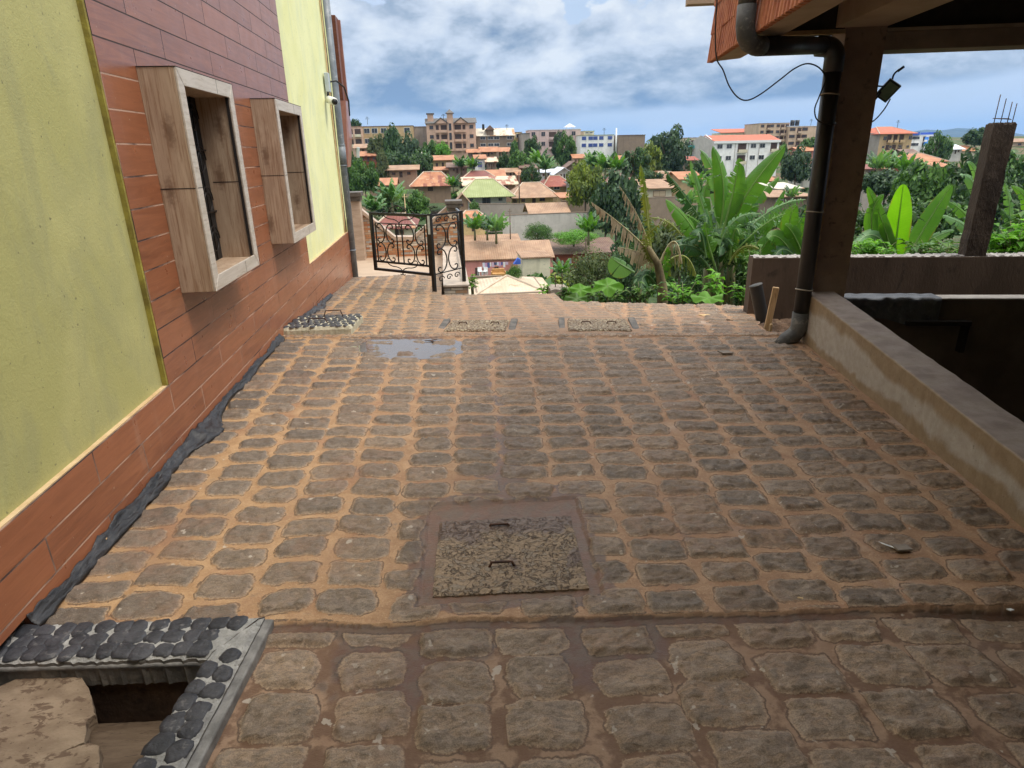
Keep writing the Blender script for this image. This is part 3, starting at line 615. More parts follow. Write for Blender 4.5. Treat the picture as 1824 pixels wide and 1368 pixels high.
kn = g.m('SUBTRACT', 1.0, g.ss(g.m('ADD', wv.outputs[0], g.m('MULTIPLY', g.m('SUBTRACT', g.noise(co, 40, 5), .5), .30)), .02, .24))
c = g.mix(g.m('MULTIPLY', kn, .75), c, (.13, .065, .035))
g.nt.links.new(c, b.inputs['Base Color']); b.inputs['Roughness'].default_value = .48
g.nt.links.new(g.bump(gr2, .15, .002), b.inputs['Normal']); b.inputs['Specular IOR Level'].default_value = .5
M_pale_edge = mat('bevelled_edge_tile', (.48, .42, .35), (.58, .52, .45), 3, .42, .2, 30, (12, 1, 12), c3=(.36, .28, .21))
M_dark = mat('dark_joint', (.02, .015, .014), None, 4, .9, 0)
M_glass = mat('dark_glass', (.008, .009, .010), None, 4, .12, 0, spec=.8)
M_iron = mat('black_iron', (.010, .008, .008), (.016, .013, .012), 20, .45, .2, 80, spec=.35)
def window_box(y0, y1, xf, label):
    z0, z1 = .850, 2.055; r = empty('window_surround', (WX, y0, z0), label, 'window surround')
    w, hh = y1 - y0, z1 - z0; d = xf - WX; t = .022; fw = .085
    m = MB(); m.box(0, d - .012, 0, t, 0, hh); m.build('near_cheek', M_wt, r, bevel=.002)
    m = MB(); m.box(0, d - .012, w - t, w, 0, hh); m.build('far_cheek', M_wt, r, bevel=.002)
    m = MB(); m.box(0, d - .012, t + .001, w - t - .001, hh - t, hh); m.build('head', M_wt, r)
    m = MB(); m.box(-.10, d - .012, t + .001, w - t - .001, 0.001, fw - .012); m.build('sill', M_wt, r)
    m = MB(); m.box(-.10, d - .012, t + .001, t + fw - .02, fw - .011, hh - fw); m.build('near_reveal', M_wt, r)
    m = MB(); m.box(-.10, d - .012, w - t - fw + .02, w - t - .001, fw - .011, hh - fw); m.build('far_reveal', M_wt, r)
    m = MB(); m.box(-.10, d - .012, t + .001, w - t - .001, hh - fw, hh - t - .001); m.build('soffit', M_wt, r)
    m = MB()                           # mitred face tiles, each its own bevelled piece
    o_, i_ = (0, w, 0, hh), (fw, w - fw, fw, hh - fw)
    def pc(q): m.prism([(d - .011, a, b_) for a, b_ in q], (.011, 0, 0))
    gp = .0022
    pc([(gp, hh), (w - gp, hh), (w - fw - gp, hh - fw), (fw + gp, hh - fw)]); pc([(gp, 0), (fw + gp, fw), (w - fw - gp, fw), (w - gp, 0)])
    pc([(0, gp), (0, hh - gp), (fw, hh - fw - gp), (fw, fw + gp)]); pc([(w, gp), (w - fw, fw + gp), (w - fw, hh - fw - gp), (w, hh - gp)])
    m.build('face_frame', M_pale_edge, r, bevel=.002)
    m = MB(); m.box(-.002, d - .0125, .0, .001, hh * .487, hh * .490); m.box(0.0, d - .011, -.0012, 0, hh * .486, hh * .490); m.box(0, d - .02, w - t - fw + .0185, w - t - fw + .0198, hh * .486, hh * .490)
    m.box(d - .002, d + .0006, fw * .1, fw * .95, hh * .487, hh * .490); m.box(d - .002, d + .0006, w * .66, w * .663, hh - fw + .003, hh - .003); m.box(d - .002, d + .0006, w * .66, w * .663, .003, fw - .003)
    m.box(0, d, -.003, w, hh + .0005, hh + .004); m.box(d - .030, d - .0118, w - t - fw + .014, w - t - fw + .0197, fw, hh - fw)
    m.build('joint_lines', M_dark, r)
    m = MB(); m.box(-.035, -.024, fw - .02, w - fw + .02, fw - .02, hh - fw + .02); m.build('pane', mat('black_curtain', (.010, .010, .011), (.022, .02, .02), 14, .6, .2, 40), r)
    m = MB(); k = 5
    for i in range(1, 6):
        yy = fw + (w - 2 * fw) * i / 6; m.tube([(-.012, yy, fw - .005), (-.012, yy, hh - fw + .005)], .006, 6)
    for j in range(4):
        zz = fw + (hh - 2 * fw) * (j + .5) / 4
        for i in range(3):
            yc = fw + (w - 2 * fw) * (i + .5) / 3
            m.tube([(-.010, yc + .10 * math.cos(a) * (1 - .09 * a / 6.28 * 4), zz + .10 * math.sin(a) * (1 - .09 * a / 6.28 * 4)) for a in [s * .35 for s in range(28)]], .0045, 5)
    for zz in (hh * .33, hh * .66): m.tube([(-.012, fw, zz), (-.012, w - fw, zz)], .006, 6)
    m.build('grille', M_iron, r, True)
window_box(3.905, 4.875, -1.372, 'larger near window surround of pale wood-look tile, dark grille inside')
window_box(6.045, 7.12, -1.366, 'smaller-looking far window surround of pale wood-look tile, nearest the downpipe')

# black plastic sheet tucked along the foot of the wall
M_tarp = mat('black_plastic_sheet', (.012, .012, .014), (.028, .028, .032), 9, .45, .7, 14, (1, .35, 1), c3=(.12, .115, .11), thr3=(.62, .74), spec=.6, bdist=.03)
def sheet(y0, y1, wf, label, seed, n=220, m_=12):
    vs = []; q = np.random.RandomState(seed)
    for i in range(n + 1):
        y = y0 + (y1 - y0) * i / n; w = wf(y)
        for j in range(m_ + 1):
            s = j / m_
            x = WX + .004 + w * s + (vnoise(np.array([y * 9]), np.array([s * 3. + seed]), 3)[0] - .5) * .020 * s
            zz = .035 * (1 - s) ** 1.2 * (.5 + vnoise(np.array([y * 3.]), np.array([1. + seed]), 4)[0]) + (vnoise(np.array([y * 17.]), np.array([s * 4.]), 6)[0] - .38) * .028 * min(1, w / .06) + .017 + (vnoise(np.array([y * 45.]), np.array([s * 9.]), 8)[0] - .5) * .012
            z0 = float(gz(np.array([x]), np.array([y]))[0])
            vs.append((x, y, max(zz, .009) * (1 if s < .98 else .5) + z0))
    fs = [(i * (m_ + 1) + j, i * (m_ + 1) + j + 1, (i + 1) * (m_ + 1) + j + 1, (i + 1) * (m_ + 1) + j) for i in range(n) for j in range(m_)]
    o = MB().add(vs, fs).build('plastic_sheet', M_tarp, smooth=True); s_ = o.modifiers.new('thick', 'SOLIDIFY'); s_.thickness = .0015
    return tag(o, label, 'plastic sheet')
sheet(2.03, 5.85, lambda y: .022 + .030 * vnoise(np.array([y * 2.3]), np.array([0.]), 2)[0] + .10 * math.exp(-((y - 3.72) / .22) ** 2) + .015 * math.exp(-((y - 2.9) / .5) ** 2), 'long crumpled black plastic sheet along the foot of the tiled wall', 1)
sheet(6.75, 8.6, lambda y: .03 + .07 * math.exp(-((y - 7.6) / .3) ** 2), 'short black plastic strip at the wall foot beyond the raised cover', 5, 90, 8)
# ------------------------------------------------------------------ pipes and gear at the far corner of the wall
M_gpipe = mat('grey_pvc', (.13, .15, .17), (.21, .235, .26), 5, .45, .25, 40, c3=(.36, .37, .37))
M_white = mat('white_plastic', (.72, .73, .72), (.80, .80, .78), 8, .4, .05)
M_gbox = mat('grey_box', (.40, .46, .48), (.48, .53, .55), 8, .5, .05)
M_blackp = mat('black_plastic', (.012, .012, .013), (.02, .02, .02), 8, .4, .05)
pp = empty('downpipe', (-1.555, 10.86, 0), 'tall grey downpipe at the far corner of the yellow wall', 'downpipe')
m = MB(); m.tube([(0, 0, -.36), (0, 0, 4.6)], .066, 20); m.build('pipe', M_gpipe, pp, True)
for z, lab in ((.10, None), (1.72, None), (1.42, None)):
    m = MB(); m.tube([(0, 0, z), (0, 0, z + .022)], .074, 20); m.build('joint_ring', M_gpipe, pp, True)
m = MB(); m.tube([(0, 0, 1.42), (0, 0, 1.74)], .072, 20); m.build('socket', M_gpipe, pp, True)
m = MB(); m.box(.04, .085, -.04, .04, 1.56, 1.72, Matrix.Rotation(.12, 4, 'Y')); m.build('bracket', M_gbox, pp, bevel=.01)
p2 = empty('conduit', (-1.592, 10.55, 0), 'thin yellowed conduits running up the yellow wall beside the downpipe', 'conduit')
for k, (dy, r_) in enumerate(((0, .012), (.09, .009), (.17, .014))):
    m = MB(); m.tube([(0.01 + .003 * math.sin(z * 3 + k), dy + .01 * math.sin(z * 2.1 + k), .43 + z) for z in [i * .25 for i in range(18)]], r_, 8); m.build('tube', [M_ledge, M_blackp, M_yel_lit][k], p2, True)
cv = empty('security_camera', (-1.58, 10.15, 2.36), 'small white bullet camera under a grey junction box by the downpipe', 'camera')
m = MB(); m.box(0, .06, .0, .13, .08, .33); m.build('junction_box', M_gbox, cv, bevel=.008)
m = MB(); m.tube([(.03, .02, -.02), (.13, -.16, -.06)], .052, 16); m.build('barrel', M_white, cv, True)
m = MB(); m.tube([(.131, -.162, -.0605), (.142, -.182, -.065)], .040, 16); m.build('lens', M_blackp, cv, True)
m = MB(); m.tube([(.02, .02, .0), (.03, .02, .09)], .018, 10); m.build('mount', M_blackp, cv, True)
m = MB(); m.tube([(.05, .13, .22), (.12, .3, .25), (.20, .50, .18), (.23, .62, .0), (.21, .72, -.2)], .012, 8); m.build('cable', M_blackp, cv, True)
# far bay of the same house, hung beyond the corner
M_bay = mat('reflection_pink_tile', (.30, .13, .09), (.36, .165, .115), 5, .28, .1, 30, spec=.7)  # pinkish reflection on the glossy tile put into its base colour
M_bay2 = mat('brown_bay_cladding', (.14, .045, .022), (.20, .07, .035), 6, .4, .2, 40, (1, 1, 6))
by = empty('house_bay', (-1.50, 11.5, 0), 'tall tiled bay jutting beyond the grey downpipe, brown above and pink below', 'bay')
m = MB(); m.prism([(-.9, -.20, 1.40), (-.03, -.20, 1.40), (.012, 0, 1.86), (.012, 0, 2.42), (-.9, 0, 2.42)], (0, .35, 0)); m.build('pink_panel', M_bay, by)
m = MB(); m.box(-.9, -.02, .0, .35, 2.425, 3.64); m.build('brown_panel', M_bay2, by)
m = MB(); m.box(-.018, .015, .28, .35, 2.425, 3.62); m.build('edge_strip', M_bay, by)

# ------------------------------------------------------------------ patio, brick-faced walls and the iron gate
def brickslip(name):
    m, g, b = principled(name); co = g.n('ShaderNodeTexCoord').outputs['Object']; x_, y_, z_ = g.sep(co)
    tv = g.vec(g.m('ADD', x_, y_), z_, 0.0)
    br = g.n('ShaderNodeTexBrick', offset=.37, i_Scale=1.0, i_Color1=(0, 0, 0, 1), i_Color2=(1, 1, 1, 1), i_Mortar=(.5, .5, .5, 1), i_Brick_Width=.17, i_Row_Height=.042, i_Mortar_Size=.003); g.nt.links.new(tv, br.inputs[0])
    bw = g.nt.nodes.new('ShaderNodeRGBToBW'); g.nt.links.new(br.outputs[0], bw.inputs[0])
    cr = g.nt.nodes.new('ShaderNodeValToRGB'); g.nt.links.new(g.m('ADD', bw.outputs[0], g.m('MULTIPLY', g.m('SUBTRACT', g.noise(co, 9, 5), .5), .5)), cr.inputs[0])
    e = cr.color_ramp.elements; e[0].position = .1; e[0].color = (.42, .16, .07, 1); e[1].position = .90; e[1].color = (.66, .56, .44, 1)
    for p, q in ((.35, (.46, .21, .09)), (.55, (.50, .33, .20)), (.75, (.36, .34, .31))): x = e.new(p); x.color = q + (1,)
    c = g.mix(br.outputs[1], cr.outputs[0], (.22, .15, .10)); g.nt.links.new(c, b.inputs['Base Color']); b.inputs['Roughness'].default_value = .6
    g.nt.links.new(g.bump(g.m('ADD', g.m('SUBTRACT', 1.0, br.outputs[1]), g.m('MULTIPLY', bw.outputs[0], .6)), .8, .006), b.inputs['Normal'])
    MATS[name] = m; return m
M_brick = brickslip('split_stone_cladding')
M_cope = mat('cream_coping_tile', (.40, .29, .21), (.50, .38, .29), 4, .4, .15, 30, (1, 1, 5))
M_patio = mat('wood_look_floor_tile', (.42, .31, .22), (.54, .42, .31), 3, .35, .1, 20, (.6, 5, 1))
M_cap = mat('dark_stone_cap', (.085, .07, .055), (.13, .11, .09), 8, .5, .3, 50)
mb = MB(); mb.add([(-3.4, 10.85, -.375), (-.28, 10.98, -.375), (-.066, 10.98, -.375), (-.066, 13.2, -.375), (-3.4, 13.2, -.375)], [(0, 1, 2, 3, 4)]); mb.box(-3.4, -.07, 10.6, 13.2, -1.4, -.385); tag(mb.build('patio', M_patio), kind='structure')
bw_ = empty('patio_wall', (0, 13.2, 0), 'brick-slip clad garden wall with cream coping dipping in the middle, behind the gate', 'wall')
q = [(-1.74, .60), (-1.01, -.055), (-.66, -.065), (.06, .50)]
m = MB(); m.prism([(-1.74, 0, -1.4), (.30, 0, -1.4), (.30, 0, .48), (.06, 0, .48), (-.66, 0, -.07), (-1.01, 0, -.07), (-1.74, 0, .58)], (0, .16, 0)); m.build('cladding', M_brick, bw_)
for i in range(3):
    (xa, za), (xb, zb_) = q[i], q[i + 1]; m = MB(); m.prism([(xa, -.03, za), (xb, -.03, zb_), (xb, -.03, zb_ + .085), (xa, -.03, za + .085)], (0, .22, 0)); m.build('coping', M_cope, bw_, bevel=.006)
pl = empty('gate_pillar', (-1.80, 13.0, -.38), 'pale tiled pillar with a dark cap beside the grey downpipe', 'pillar')
m = MB(); m.box(-.13, .20, -.12, .16, 0, 1.13); m.build('shaft', M_cope, pl, bevel=.004)
m = MB(); m.box(-.15, .22, -.15, .19, 1.131, 1.22); m.box(-.18, .25, -.18, .22, 1.22, 1.30); m.build('cap', M_cap, pl, bevel=.008)
pl = empty('brick_pillar', (.19, 13.1, -.38), 'brick-clad pillar with stepped dark cap right of the dipping wall', 'pillar')
m = MB(); m.box(-.12, .14, -.14, .20, 0, .88); m.build('shaft', M_brick, pl)
m = MB(); m.box(-.11, .12, -.15, .19, .881, .95); m.box(-.14, .15, -.18, .22, .95, 1.02); m.box(-.165, .175, -.20, .24, 1.02, 1.085); m.build('cap', M_cap, pl, bevel=.008)
pn = empty('brick_plinth', (.11, 9.0, -.17), 'low brick-clad plinth with a white tiled top under the fence panel', 'plinth')
m = MB(); m.box(-.17, .175, 0.01, 4.05, -1.6, -.031); m.build('cladding', M_brick, pn)
m = MB(); m.box(-.18, .19, -.015, 4.05, -.03, .0); m.build('top_tile', mat('white_floor_tile', (.44, .36, .29), (.54, .45, .37), 5, .4, .1), pn, bevel=.004)

def cscroll(h, turns=1.15, w=.5, n=34):   # C-shaped scroll, height h, opening to +x, as 2-D points
    k = lambda s: .9 + 9.0 * s ** 2.6 * turns
    a = math.pi / 2; x = z = 0.0; pts = [(0.0, 0.0)]; ds = 1 / n
    for i in range(n * 1):
        a -= k(i / n) * ds * 1.6; x += math.cos(a) * ds; z += math.sin(a) * ds; pts.append((x, z))
    hh = max(p[1] for p in pts); full = [(x, -z) for x, z in reversed(pts[1:])] + pts
    return [(x * h / (2 * hh) * (w / .5), z * h / (2 * hh)) for x, z in full]
def sscroll(l, n=40):
    pts = []; a = 0.0; x = z = 0.0; out = [(0, 0)]
    for i in range(n):
        s = i / n; a += (1.0 + 13 * s ** 3) / n; x += math.cos(a) / n; z += math.sin(a) / n; out.append((x, z))
    full = [(-x, -z) for x, z in reversed(out[1:])] + out; L = max(p[0] for p in full)
    return [(x * l / (2 * L), z * l / (2 * L)) for x, z in full]
def iron_panel(r, L, Hh, mid0, mid1, cols, bars, sag=0.0):
    """panel in the local x-z plane: frame, inner rails, scrolls"""
    def rail(x0, z0, x1, z1, t=.017):
        m.tube([(x0, 0, z0), (x1, 0, z1)], t, 4)
    m = MB(); m.box(0, L, -.018, .018, Hh - .036, Hh); m.box(0, L, -.018, .018, 0, .034); m.box(0, .040, -.018, .018, .034, Hh - .036); m.box(L - .040, L, -.018, .018, .034, Hh - .036); m.build('frame', M_iron, r)
    m = MB(); m.box(.033, L - .033, -.012, .012, mid0 - .013, mid0 + .013); m.build('rail', M_iron, r); m = MB(); m.box(.085, L - .085, -.007, .007, mid1 - .006, mid1 + .006); m.build('rail', M_iron, r)
    for x in bars:
        m = MB(); m.box(x - .007, x + .007, -.007, .007, mid0 + .013, mid1 - .006); m.build('bar', M_iron, r)
    hh = (mid1 - mid0 - .02) / 2
    for cx_, sg in cols:
        for k in (0, 1):
            m = MB(); p = cscroll(hh * .98, 1.1, .52); m.tube([(cx_ + sg * x, 0, mid0 + .012 + hh * (k + .5) + z) for x, z in p], .0092, 6); m.build('scroll', M_iron, r, True)
    for zc, hh2 in ((mid0 / 2 + .012, mid0 * .55), ((mid1 + Hh) / 2 - .01, (Hh - mid1) * .5)):
        for sg in (-1, 1):
            m = MB(); p = sscroll(L * .27); m.tube([(L / 2 + sg * (L * .13 + x), 0, zc + z * .9) for x, z in p], .007, 6); m.build('small_scroll', M_iron, r, True)
hinge = Vector((-.205, 8.74, 0)); e_ = Vector((-1.06, 9.42, 0)); L = (e_ - hinge).length
gt = empty('iron_gate', (hinge.x, hinge.y, .015), 'open black wrought iron gate leaf with C scrolls', 'gate', rz=math.atan2(e_.y - hinge.y, e_.x - hinge.x))
iron_panel(gt, L - .02, .815, .13, .67, [(.10 + .0 + .16, -1), (.10 + .19, 1), (L - .30, -1), (L - .27, 1)], [.09, L / 2 - .05, L / 2 + .05, L - .11])
m = MB()
for i in range(7):                     # crest of curls over the top rail
    pass
m.tube([(L / 2 + .17 * math.cos(a), 0, .80 + .105 * math.sin(a)) for a in [k * math.pi / 14 for k in range(15)]], .007, 6)
m.tube([(L / 2 + .06 * math.cos(a) * (1 - a / 12), 0, .885 + .04 * math.sin(a) * (1 - a / 12)) for a in [k * .4 for k in range(20)]], .006, 6)
for sg in (-1, 1): m.tube([(L / 2 + sg * (.11 + x * .6), 0, .845 + z * .6) for x, z in sscroll(.15)], .006, 6)
m.build('crest', M_iron, gt, True)
m = MB(); m.box(-.035, .004, -.03, .03, .56, .80); m.build('hinge_plate', mat('pale_metal', (.50, .54, .58), (.62, .65, .68), 9, .4, .1), gt)
fp = empty('iron_fence', (-.19, 8.72, -.22), 'narrow black iron fence panel with scrolls between two posts, right of the gate', 'fence', rz=math.atan2(.50, .425))
Lp = math.hypot(.425, .50)
m = MB(); m.box(-.022, .022, -.022, .022, -.03, 1.06); m.build('post', M_iron, fp)
m = MB(); m.box(Lp - .02, Lp + .02, -.02, .02, .05, 1.045); m.build('post', M_iron, fp)
m = MB(); m.box(.022, Lp - .02, -.012, .012, 1.02, 1.045); m.build('top_rail', M_iron, fp)
m = MB(); m.box(.022, Lp - .02, -.008, .008, .90, .912); m.build('rail', M_iron, fp); m = MB(); m.box(.022, Lp - .02, -.008, .008, .245, .257); m.build('rail', M_iron, fp)
for cx_, sg in ((.30, -1), (.335, 1)):
    for k in (0, 1): m = MB(); m.tube([(cx_ + sg * (x - .0), 0, .26 + .16 + .32 * k + z) for x, z in cscroll(.315, 1.1, .62)], .0095, 6); m.build('scroll', M_iron, fp, True)
for zc in (.965, .17):
    for xc in (.16, .33, .5):
        m = MB(); m.tube([(xc + .065 * math.cos(a) * (1 - a / 9), 0, zc + .045 * math.sin(a) * (1 - a / 9)) for a in [k * .4 for k in range(18)]], .0075, 6); m.build('small_scroll', M_iron, fp, True)
f2 = empty('iron_railing', (.235, 9.25, -.17), 'black iron railing seen edge on, running back from the gate to the capped brick pillar', 'railing')
m = MB(); m.prism([(-.012, 0, .93), (-.012, 3.85, .70), (-.012, 3.85, .73), (-.012, 0, .965)], (.03, 0, 0)); m.build('top_rail', mat('grey_metal', (.10, .11, .12), (.16, .17, .18), 9, .35, .1), f2)
m = MB(); m.prism([(-.01, 0, .06), (-.01, 3.85, .06), (-.01, 3.85, .085), (-.01, 0, .085)], (.02, 0, 0)); m.build('bottom_rail', M_iron, f2)
for i in range(1, 6):
    for k in (0, 1):
        m = MB(); m.tube([(0, i * .66 - .3 + x * .9, .10 + .17 + .33 * k + z) for x, z in cscroll(.33, 1.1, .6)], .010, 6); m.build('scroll', M_iron, f2, True)

# ------------------------------------------------------------------ the open building on the right
TH = math.radians(11.3)
rb = empty('open_building', (2.587, 2.837, 0), 'unfinished open-sided building on the right under a tiled eave', 'building', rz=-TH)
M_par = None
m_, g, b = principled('stained_render'); co = g.n('ShaderNodeTexCoord').outputs['Object']; x_, y_, z_ = g.sep(co)
n2 = g.noise(co, 2.2, 7, .6, .6); n3 = g.noise(co, 14, 7, .6)
c = g.mix(g.ss(n3, .3, .7), (.34, .29, .235), (.42, .37, .315))
zt_ = g.m('ADD', .352, g.m('MULTIPLY', g.m('SUBTRACT', y_, 1.04), .050))
d_top = g.m('SUBTRACT', zt_, z_)
damp = g.m('MAXIMUM', g.ss(g.m('ADD', g.m('SUBTRACT', .10, d_top), g.m('MULTIPLY', g.m('SUBTRACT', n2, .5), .22)), -.03, .03), g.ss(g.m('ADD', g.m('SUBTRACT', g.m('ADD', .06, g.m('MULTIPLY', g.ss(y_, 2.3, .5), .03)), z_), g.m('MULTIPLY', g.m('SUBTRACT', n2, .5), .30)), -.02, .03))
damp = g.m('MULTIPLY', damp, g.ss(g.m('SUBTRACT', zt_, z_), .0, .006))
c = g.mix(g.m('MULTIPLY', damp, .85), c, g.mix(g.ss(n3, .3, .7), (.22, .145, .072), (.28, .19, .10)))
c = g.mix(g.m('MULTIPLY', g.ss(g.noise(co, 26, 2), .70, .73), .5), c, (.12, .08, .05))
top = g.m('SUBTRACT', 1.0, g.ss(d_top, .0, .005)); c = g.mix(g.m('MULTIPLY', top, .9), c, g.mix(g.ss(g.noise(co, 7, 6), .35, .65), (.24, .18, .15), (.34, .27, .225)))
g.nt.links.new(c, b.inputs['Base Color']); b.inputs['Roughness'].default_value = .8
g.nt.links.new(g.bump(g.noise(co, 60, 7, .7), .45, .006, g.bump(g.noise(co, 6, 5), .3, .02)), b.inputs['Normal'])
M_par = m_
zp = lambda v: .352 + (v - 1.04) * .050
pr = empty('parapet', (2.587, 2.837, 0), 'low rendered parapet wall, damp stained, edging the yard on the right', 'wall', rz=-TH)
m = MB()
n_ = 60; vs = []; q_ = random.Random(8)
for i in range(n_ + 1):
    v = -2.6 + (2.298 + 2.6) * i / n_; z = zp(v)
    w1, w2 = q_.uniform(-.003, .003), q_.uniform(-.003, .003)
    vs += [(0 + w2, v, -.4), (w1, v, z - .008), (.008 + w1, v, z + w2), (.236 + w2, v, z + w1), (.243, v, z - .01), (.243, v, -1.6)]
fs = [(i * 6 + j, i * 6 + j + 1, (i + 1) * 6 + j + 1, (i + 1) * 6 + j) for i in range(n_) for j in range(5)] + [(5, 4, 3, 2, 1, 0), tuple(n_ * 6 + j for j in range(6))]
m.add(vs, fs); m.build('wall', M_par, pr, True)
for p in pr.children[0].data.polygons: p.use_smooth = False
M_col = mat('brown_render_column', (.21, .14, .10), (.28, .195, .14), 4, .85, .4, 60, c3=(.085, .058, .04))
M_coledge = mat('worn_lit_column_edge', (.30, .20, .105), (.42, .30, .17), 8, .85, .5, 50)
M_beam = mat('dark_render', (.20, .145, .105), (.27, .20, .145), 4, .85, .4, 50)
M_soff = mat('beige_soffit', (.33, .235, .155), (.40, .29, .20), 3, .85, .3, 50)
m = MB(); m.box(.03, .325, 2.30, 2.60, -.4, 2.602); m.build('column', M_col, rb, bevel=.004)
m = MB(); q_ = random.Random(3); pts = []
for i in range(90):
    z = .412 + i * .0218; pts.append((.0285, 2.2985, z)); 
pa = [(.0288, 2.298, .41 + i * .02) for i in range(92)]; pb_ = [(.058 + q_.uniform(-.008, .012) - max(0, i - 45) * .0006, 2.298, .41 + i * .02) for i in range(92)]; pc_ = [(.0288, 2.33 + q_.uniform(0, .03), .41 + i * .02) for i in range(92)]
m.add(pa + pb_ + pc_, [(i, 92 + i, 93 + i, i + 1) for i in range(91)] + [(184 + i, i, i + 1, 185 + i) for i in range(91)]); m.build('worn_lit_edge', M_coledge, rb)  # worn corner; the light along it is put into the paler colour
m = MB(); m.box(.326, 6.0, 2.32, 2.58, 2.252, 2.375); m.build('beam', M_beam, rb, bevel=.003)
m = MB(); m.box(.327, 6.0, 2.30, 2.345, 2.376, 2.398); m.build('ledge', mat('pale_ledge', (.26, .20, .14), (.36, .28, .20), 6, .85, .4), rb)
m = MB(); m.box(-.05, .33, -3.5, 2.299, 2.41, 2.60); m.build('side_beam', M_soff, rb, bevel=.004)
m = MB(); m.box(-.435, 6.0, -3.5, 2.62, 2.602, 2.70); m.build('roof_slab', M_beam, rb)
m = MB(); m.prism([(-.655, -3.5, 2.262), (-.655, 2.60, 2.262), (-.435, 2.60, 2.405), (-.435, -3.5, 2.405)], (0, 0, .03)); m.box(-.435, -.42, -3.5, 2.60, 2.41, 2.60); m.build('eave_soffit', M_soff, rb)
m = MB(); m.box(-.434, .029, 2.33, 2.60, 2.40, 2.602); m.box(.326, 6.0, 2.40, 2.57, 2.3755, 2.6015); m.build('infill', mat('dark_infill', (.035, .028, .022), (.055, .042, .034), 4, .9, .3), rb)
m = MB(); m.box(-.60, .028, 2.300, 2.328, 2.372, 2.402); m.build('end_ledge', M_coledge, rb)
# clay tiles hung on the face of the eave
M_clay = mat('clay_tile', (.33, .095, .040), (.46, .165, .072), 9, .7, .4, 60, c3=(.16, .05, .03), thr3=(.58, .7))
m = MB(); q_ = random.Random(12)
for r_ in range(6):
    z0, z1 = 2.235 + r_ * .20, 2.455 + r_ * .20; xo = -.905 + .010 * r_; 
    for i in range(30):
        v0 = 2.62 - (i + 1) * .205; jt = q_.uniform(-.004, .004)
        for k in range(3):
            a = v0 + k * .0683; j = jt + q_.uniform(-.001, .001)
            m.prism([(xo + .020 + j, a + .001, z0), (xo - .012 + j, a + .014, z0), (xo - .014 + j, a + .036, z0), (xo + .020 + j, a + .050, z0), (xo + .032, a + .050, z0), (xo + .032, a, z0)], (.020, 0, z1 - z0 - .012))
m.build('clay_tiles', M_clay, rb); m = MB(); m.box(-.884, -.870, -3.5, 2.61, 2.262, 3.4); m.build('gap_shade_backing', M_dark, rb)  # near-black backing puts shade into the gaps between the tiles
m = MB(); m.prism([(-.905, -3.5, 2.243), (-.905, 2.61, 2.243), (-.66, 2.61, 2.262), (-.66, -3.5, 2.262)], (0, 0, .02)); m.build('tile_underside', M_soff, rb)
m = MB(); m.prism([(-.86, 2.60, 2.275), (-.42, 2.60, 2.42), (-.42, 2.60, 3.4), (-.62, 2.60, 3.4)], (0, .03, 0)); m.build('gable_board', M_clay, rb)
# upper slab seen at the very top of the view
us = W(1224, 7, 8.0)
m = MB(); m.box(-.952, -.35, 3.62, 3.74, 2.846, 2.96); m.build('upper_slab', M_soff, rb)
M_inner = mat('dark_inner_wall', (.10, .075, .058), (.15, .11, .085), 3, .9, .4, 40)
M_back = mat('dark_back_wall', (.080, .054, .038), (.115, .080, .058), 3, .85, .4, 40, (1, 1, .4), c3=(.05, .035, .028))  # dark brown, varied at random
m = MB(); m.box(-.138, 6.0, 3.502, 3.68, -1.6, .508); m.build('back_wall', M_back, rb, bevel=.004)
M_chip = mat('chipped_mortar_top', (.30, .27, .25), (.46, .43, .40), 12, .85, .9, 60, c3=(.12, .09, .07), bdist=.02)
m = MB(); vs = []; n_ = 420
for i in range(n_ + 1):
    u = -.132 + 6.1 * i / n_
    for j, (vv_, hh_) in enumerate(((3.504, -.01), (3.506, 1), (3.55, 1), (3.62, 1), (3.672, 1), (3.675, -.01))):
        z = .5085 + (.002 + .012 * max(0, vnoise(np.array([u * 11.]), np.array([j * 1.7]), 3)[0] - .35) + .010 * (vnoise(np.array([u * 43.]), np.array([j * 2.7]), 5)[0] > .62)) * (hh_ > 0) - (.012 if hh_ < 0 else 0)
        vs.append((u, vv_, z))
m.add(vs, [(i * 6 + j, (i + 1) * 6 + j, (i + 1) * 6 + j + 1, i * 6 + j + 1) for i in range(n_) for j in range(5)]); m.build('wall_top', M_chip, rb)
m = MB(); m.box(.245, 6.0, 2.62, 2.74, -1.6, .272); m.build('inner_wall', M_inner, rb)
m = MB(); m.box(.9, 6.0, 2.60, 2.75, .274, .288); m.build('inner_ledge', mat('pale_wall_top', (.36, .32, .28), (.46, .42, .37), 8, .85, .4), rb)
m = MB(); m.box(4.6, 4.8, -3.5, 3.5, -1.6, 2.6); m.box(.0, 4.6, -3.6, -3.5, -1.6, 2.6); m.build('added_side_walls', M_inner, rb)  # out-of-view walls added to keep the interior dark
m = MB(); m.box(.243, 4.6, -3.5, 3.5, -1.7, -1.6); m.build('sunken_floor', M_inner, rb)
m = MB(); m.box(1.0, 1.55, 2.55, 2.62, .05, .09); m.box(1.5, 1.54, 2.55, 2.62, -.2, .05); m.build('dark_lintel', M_dark, rb)
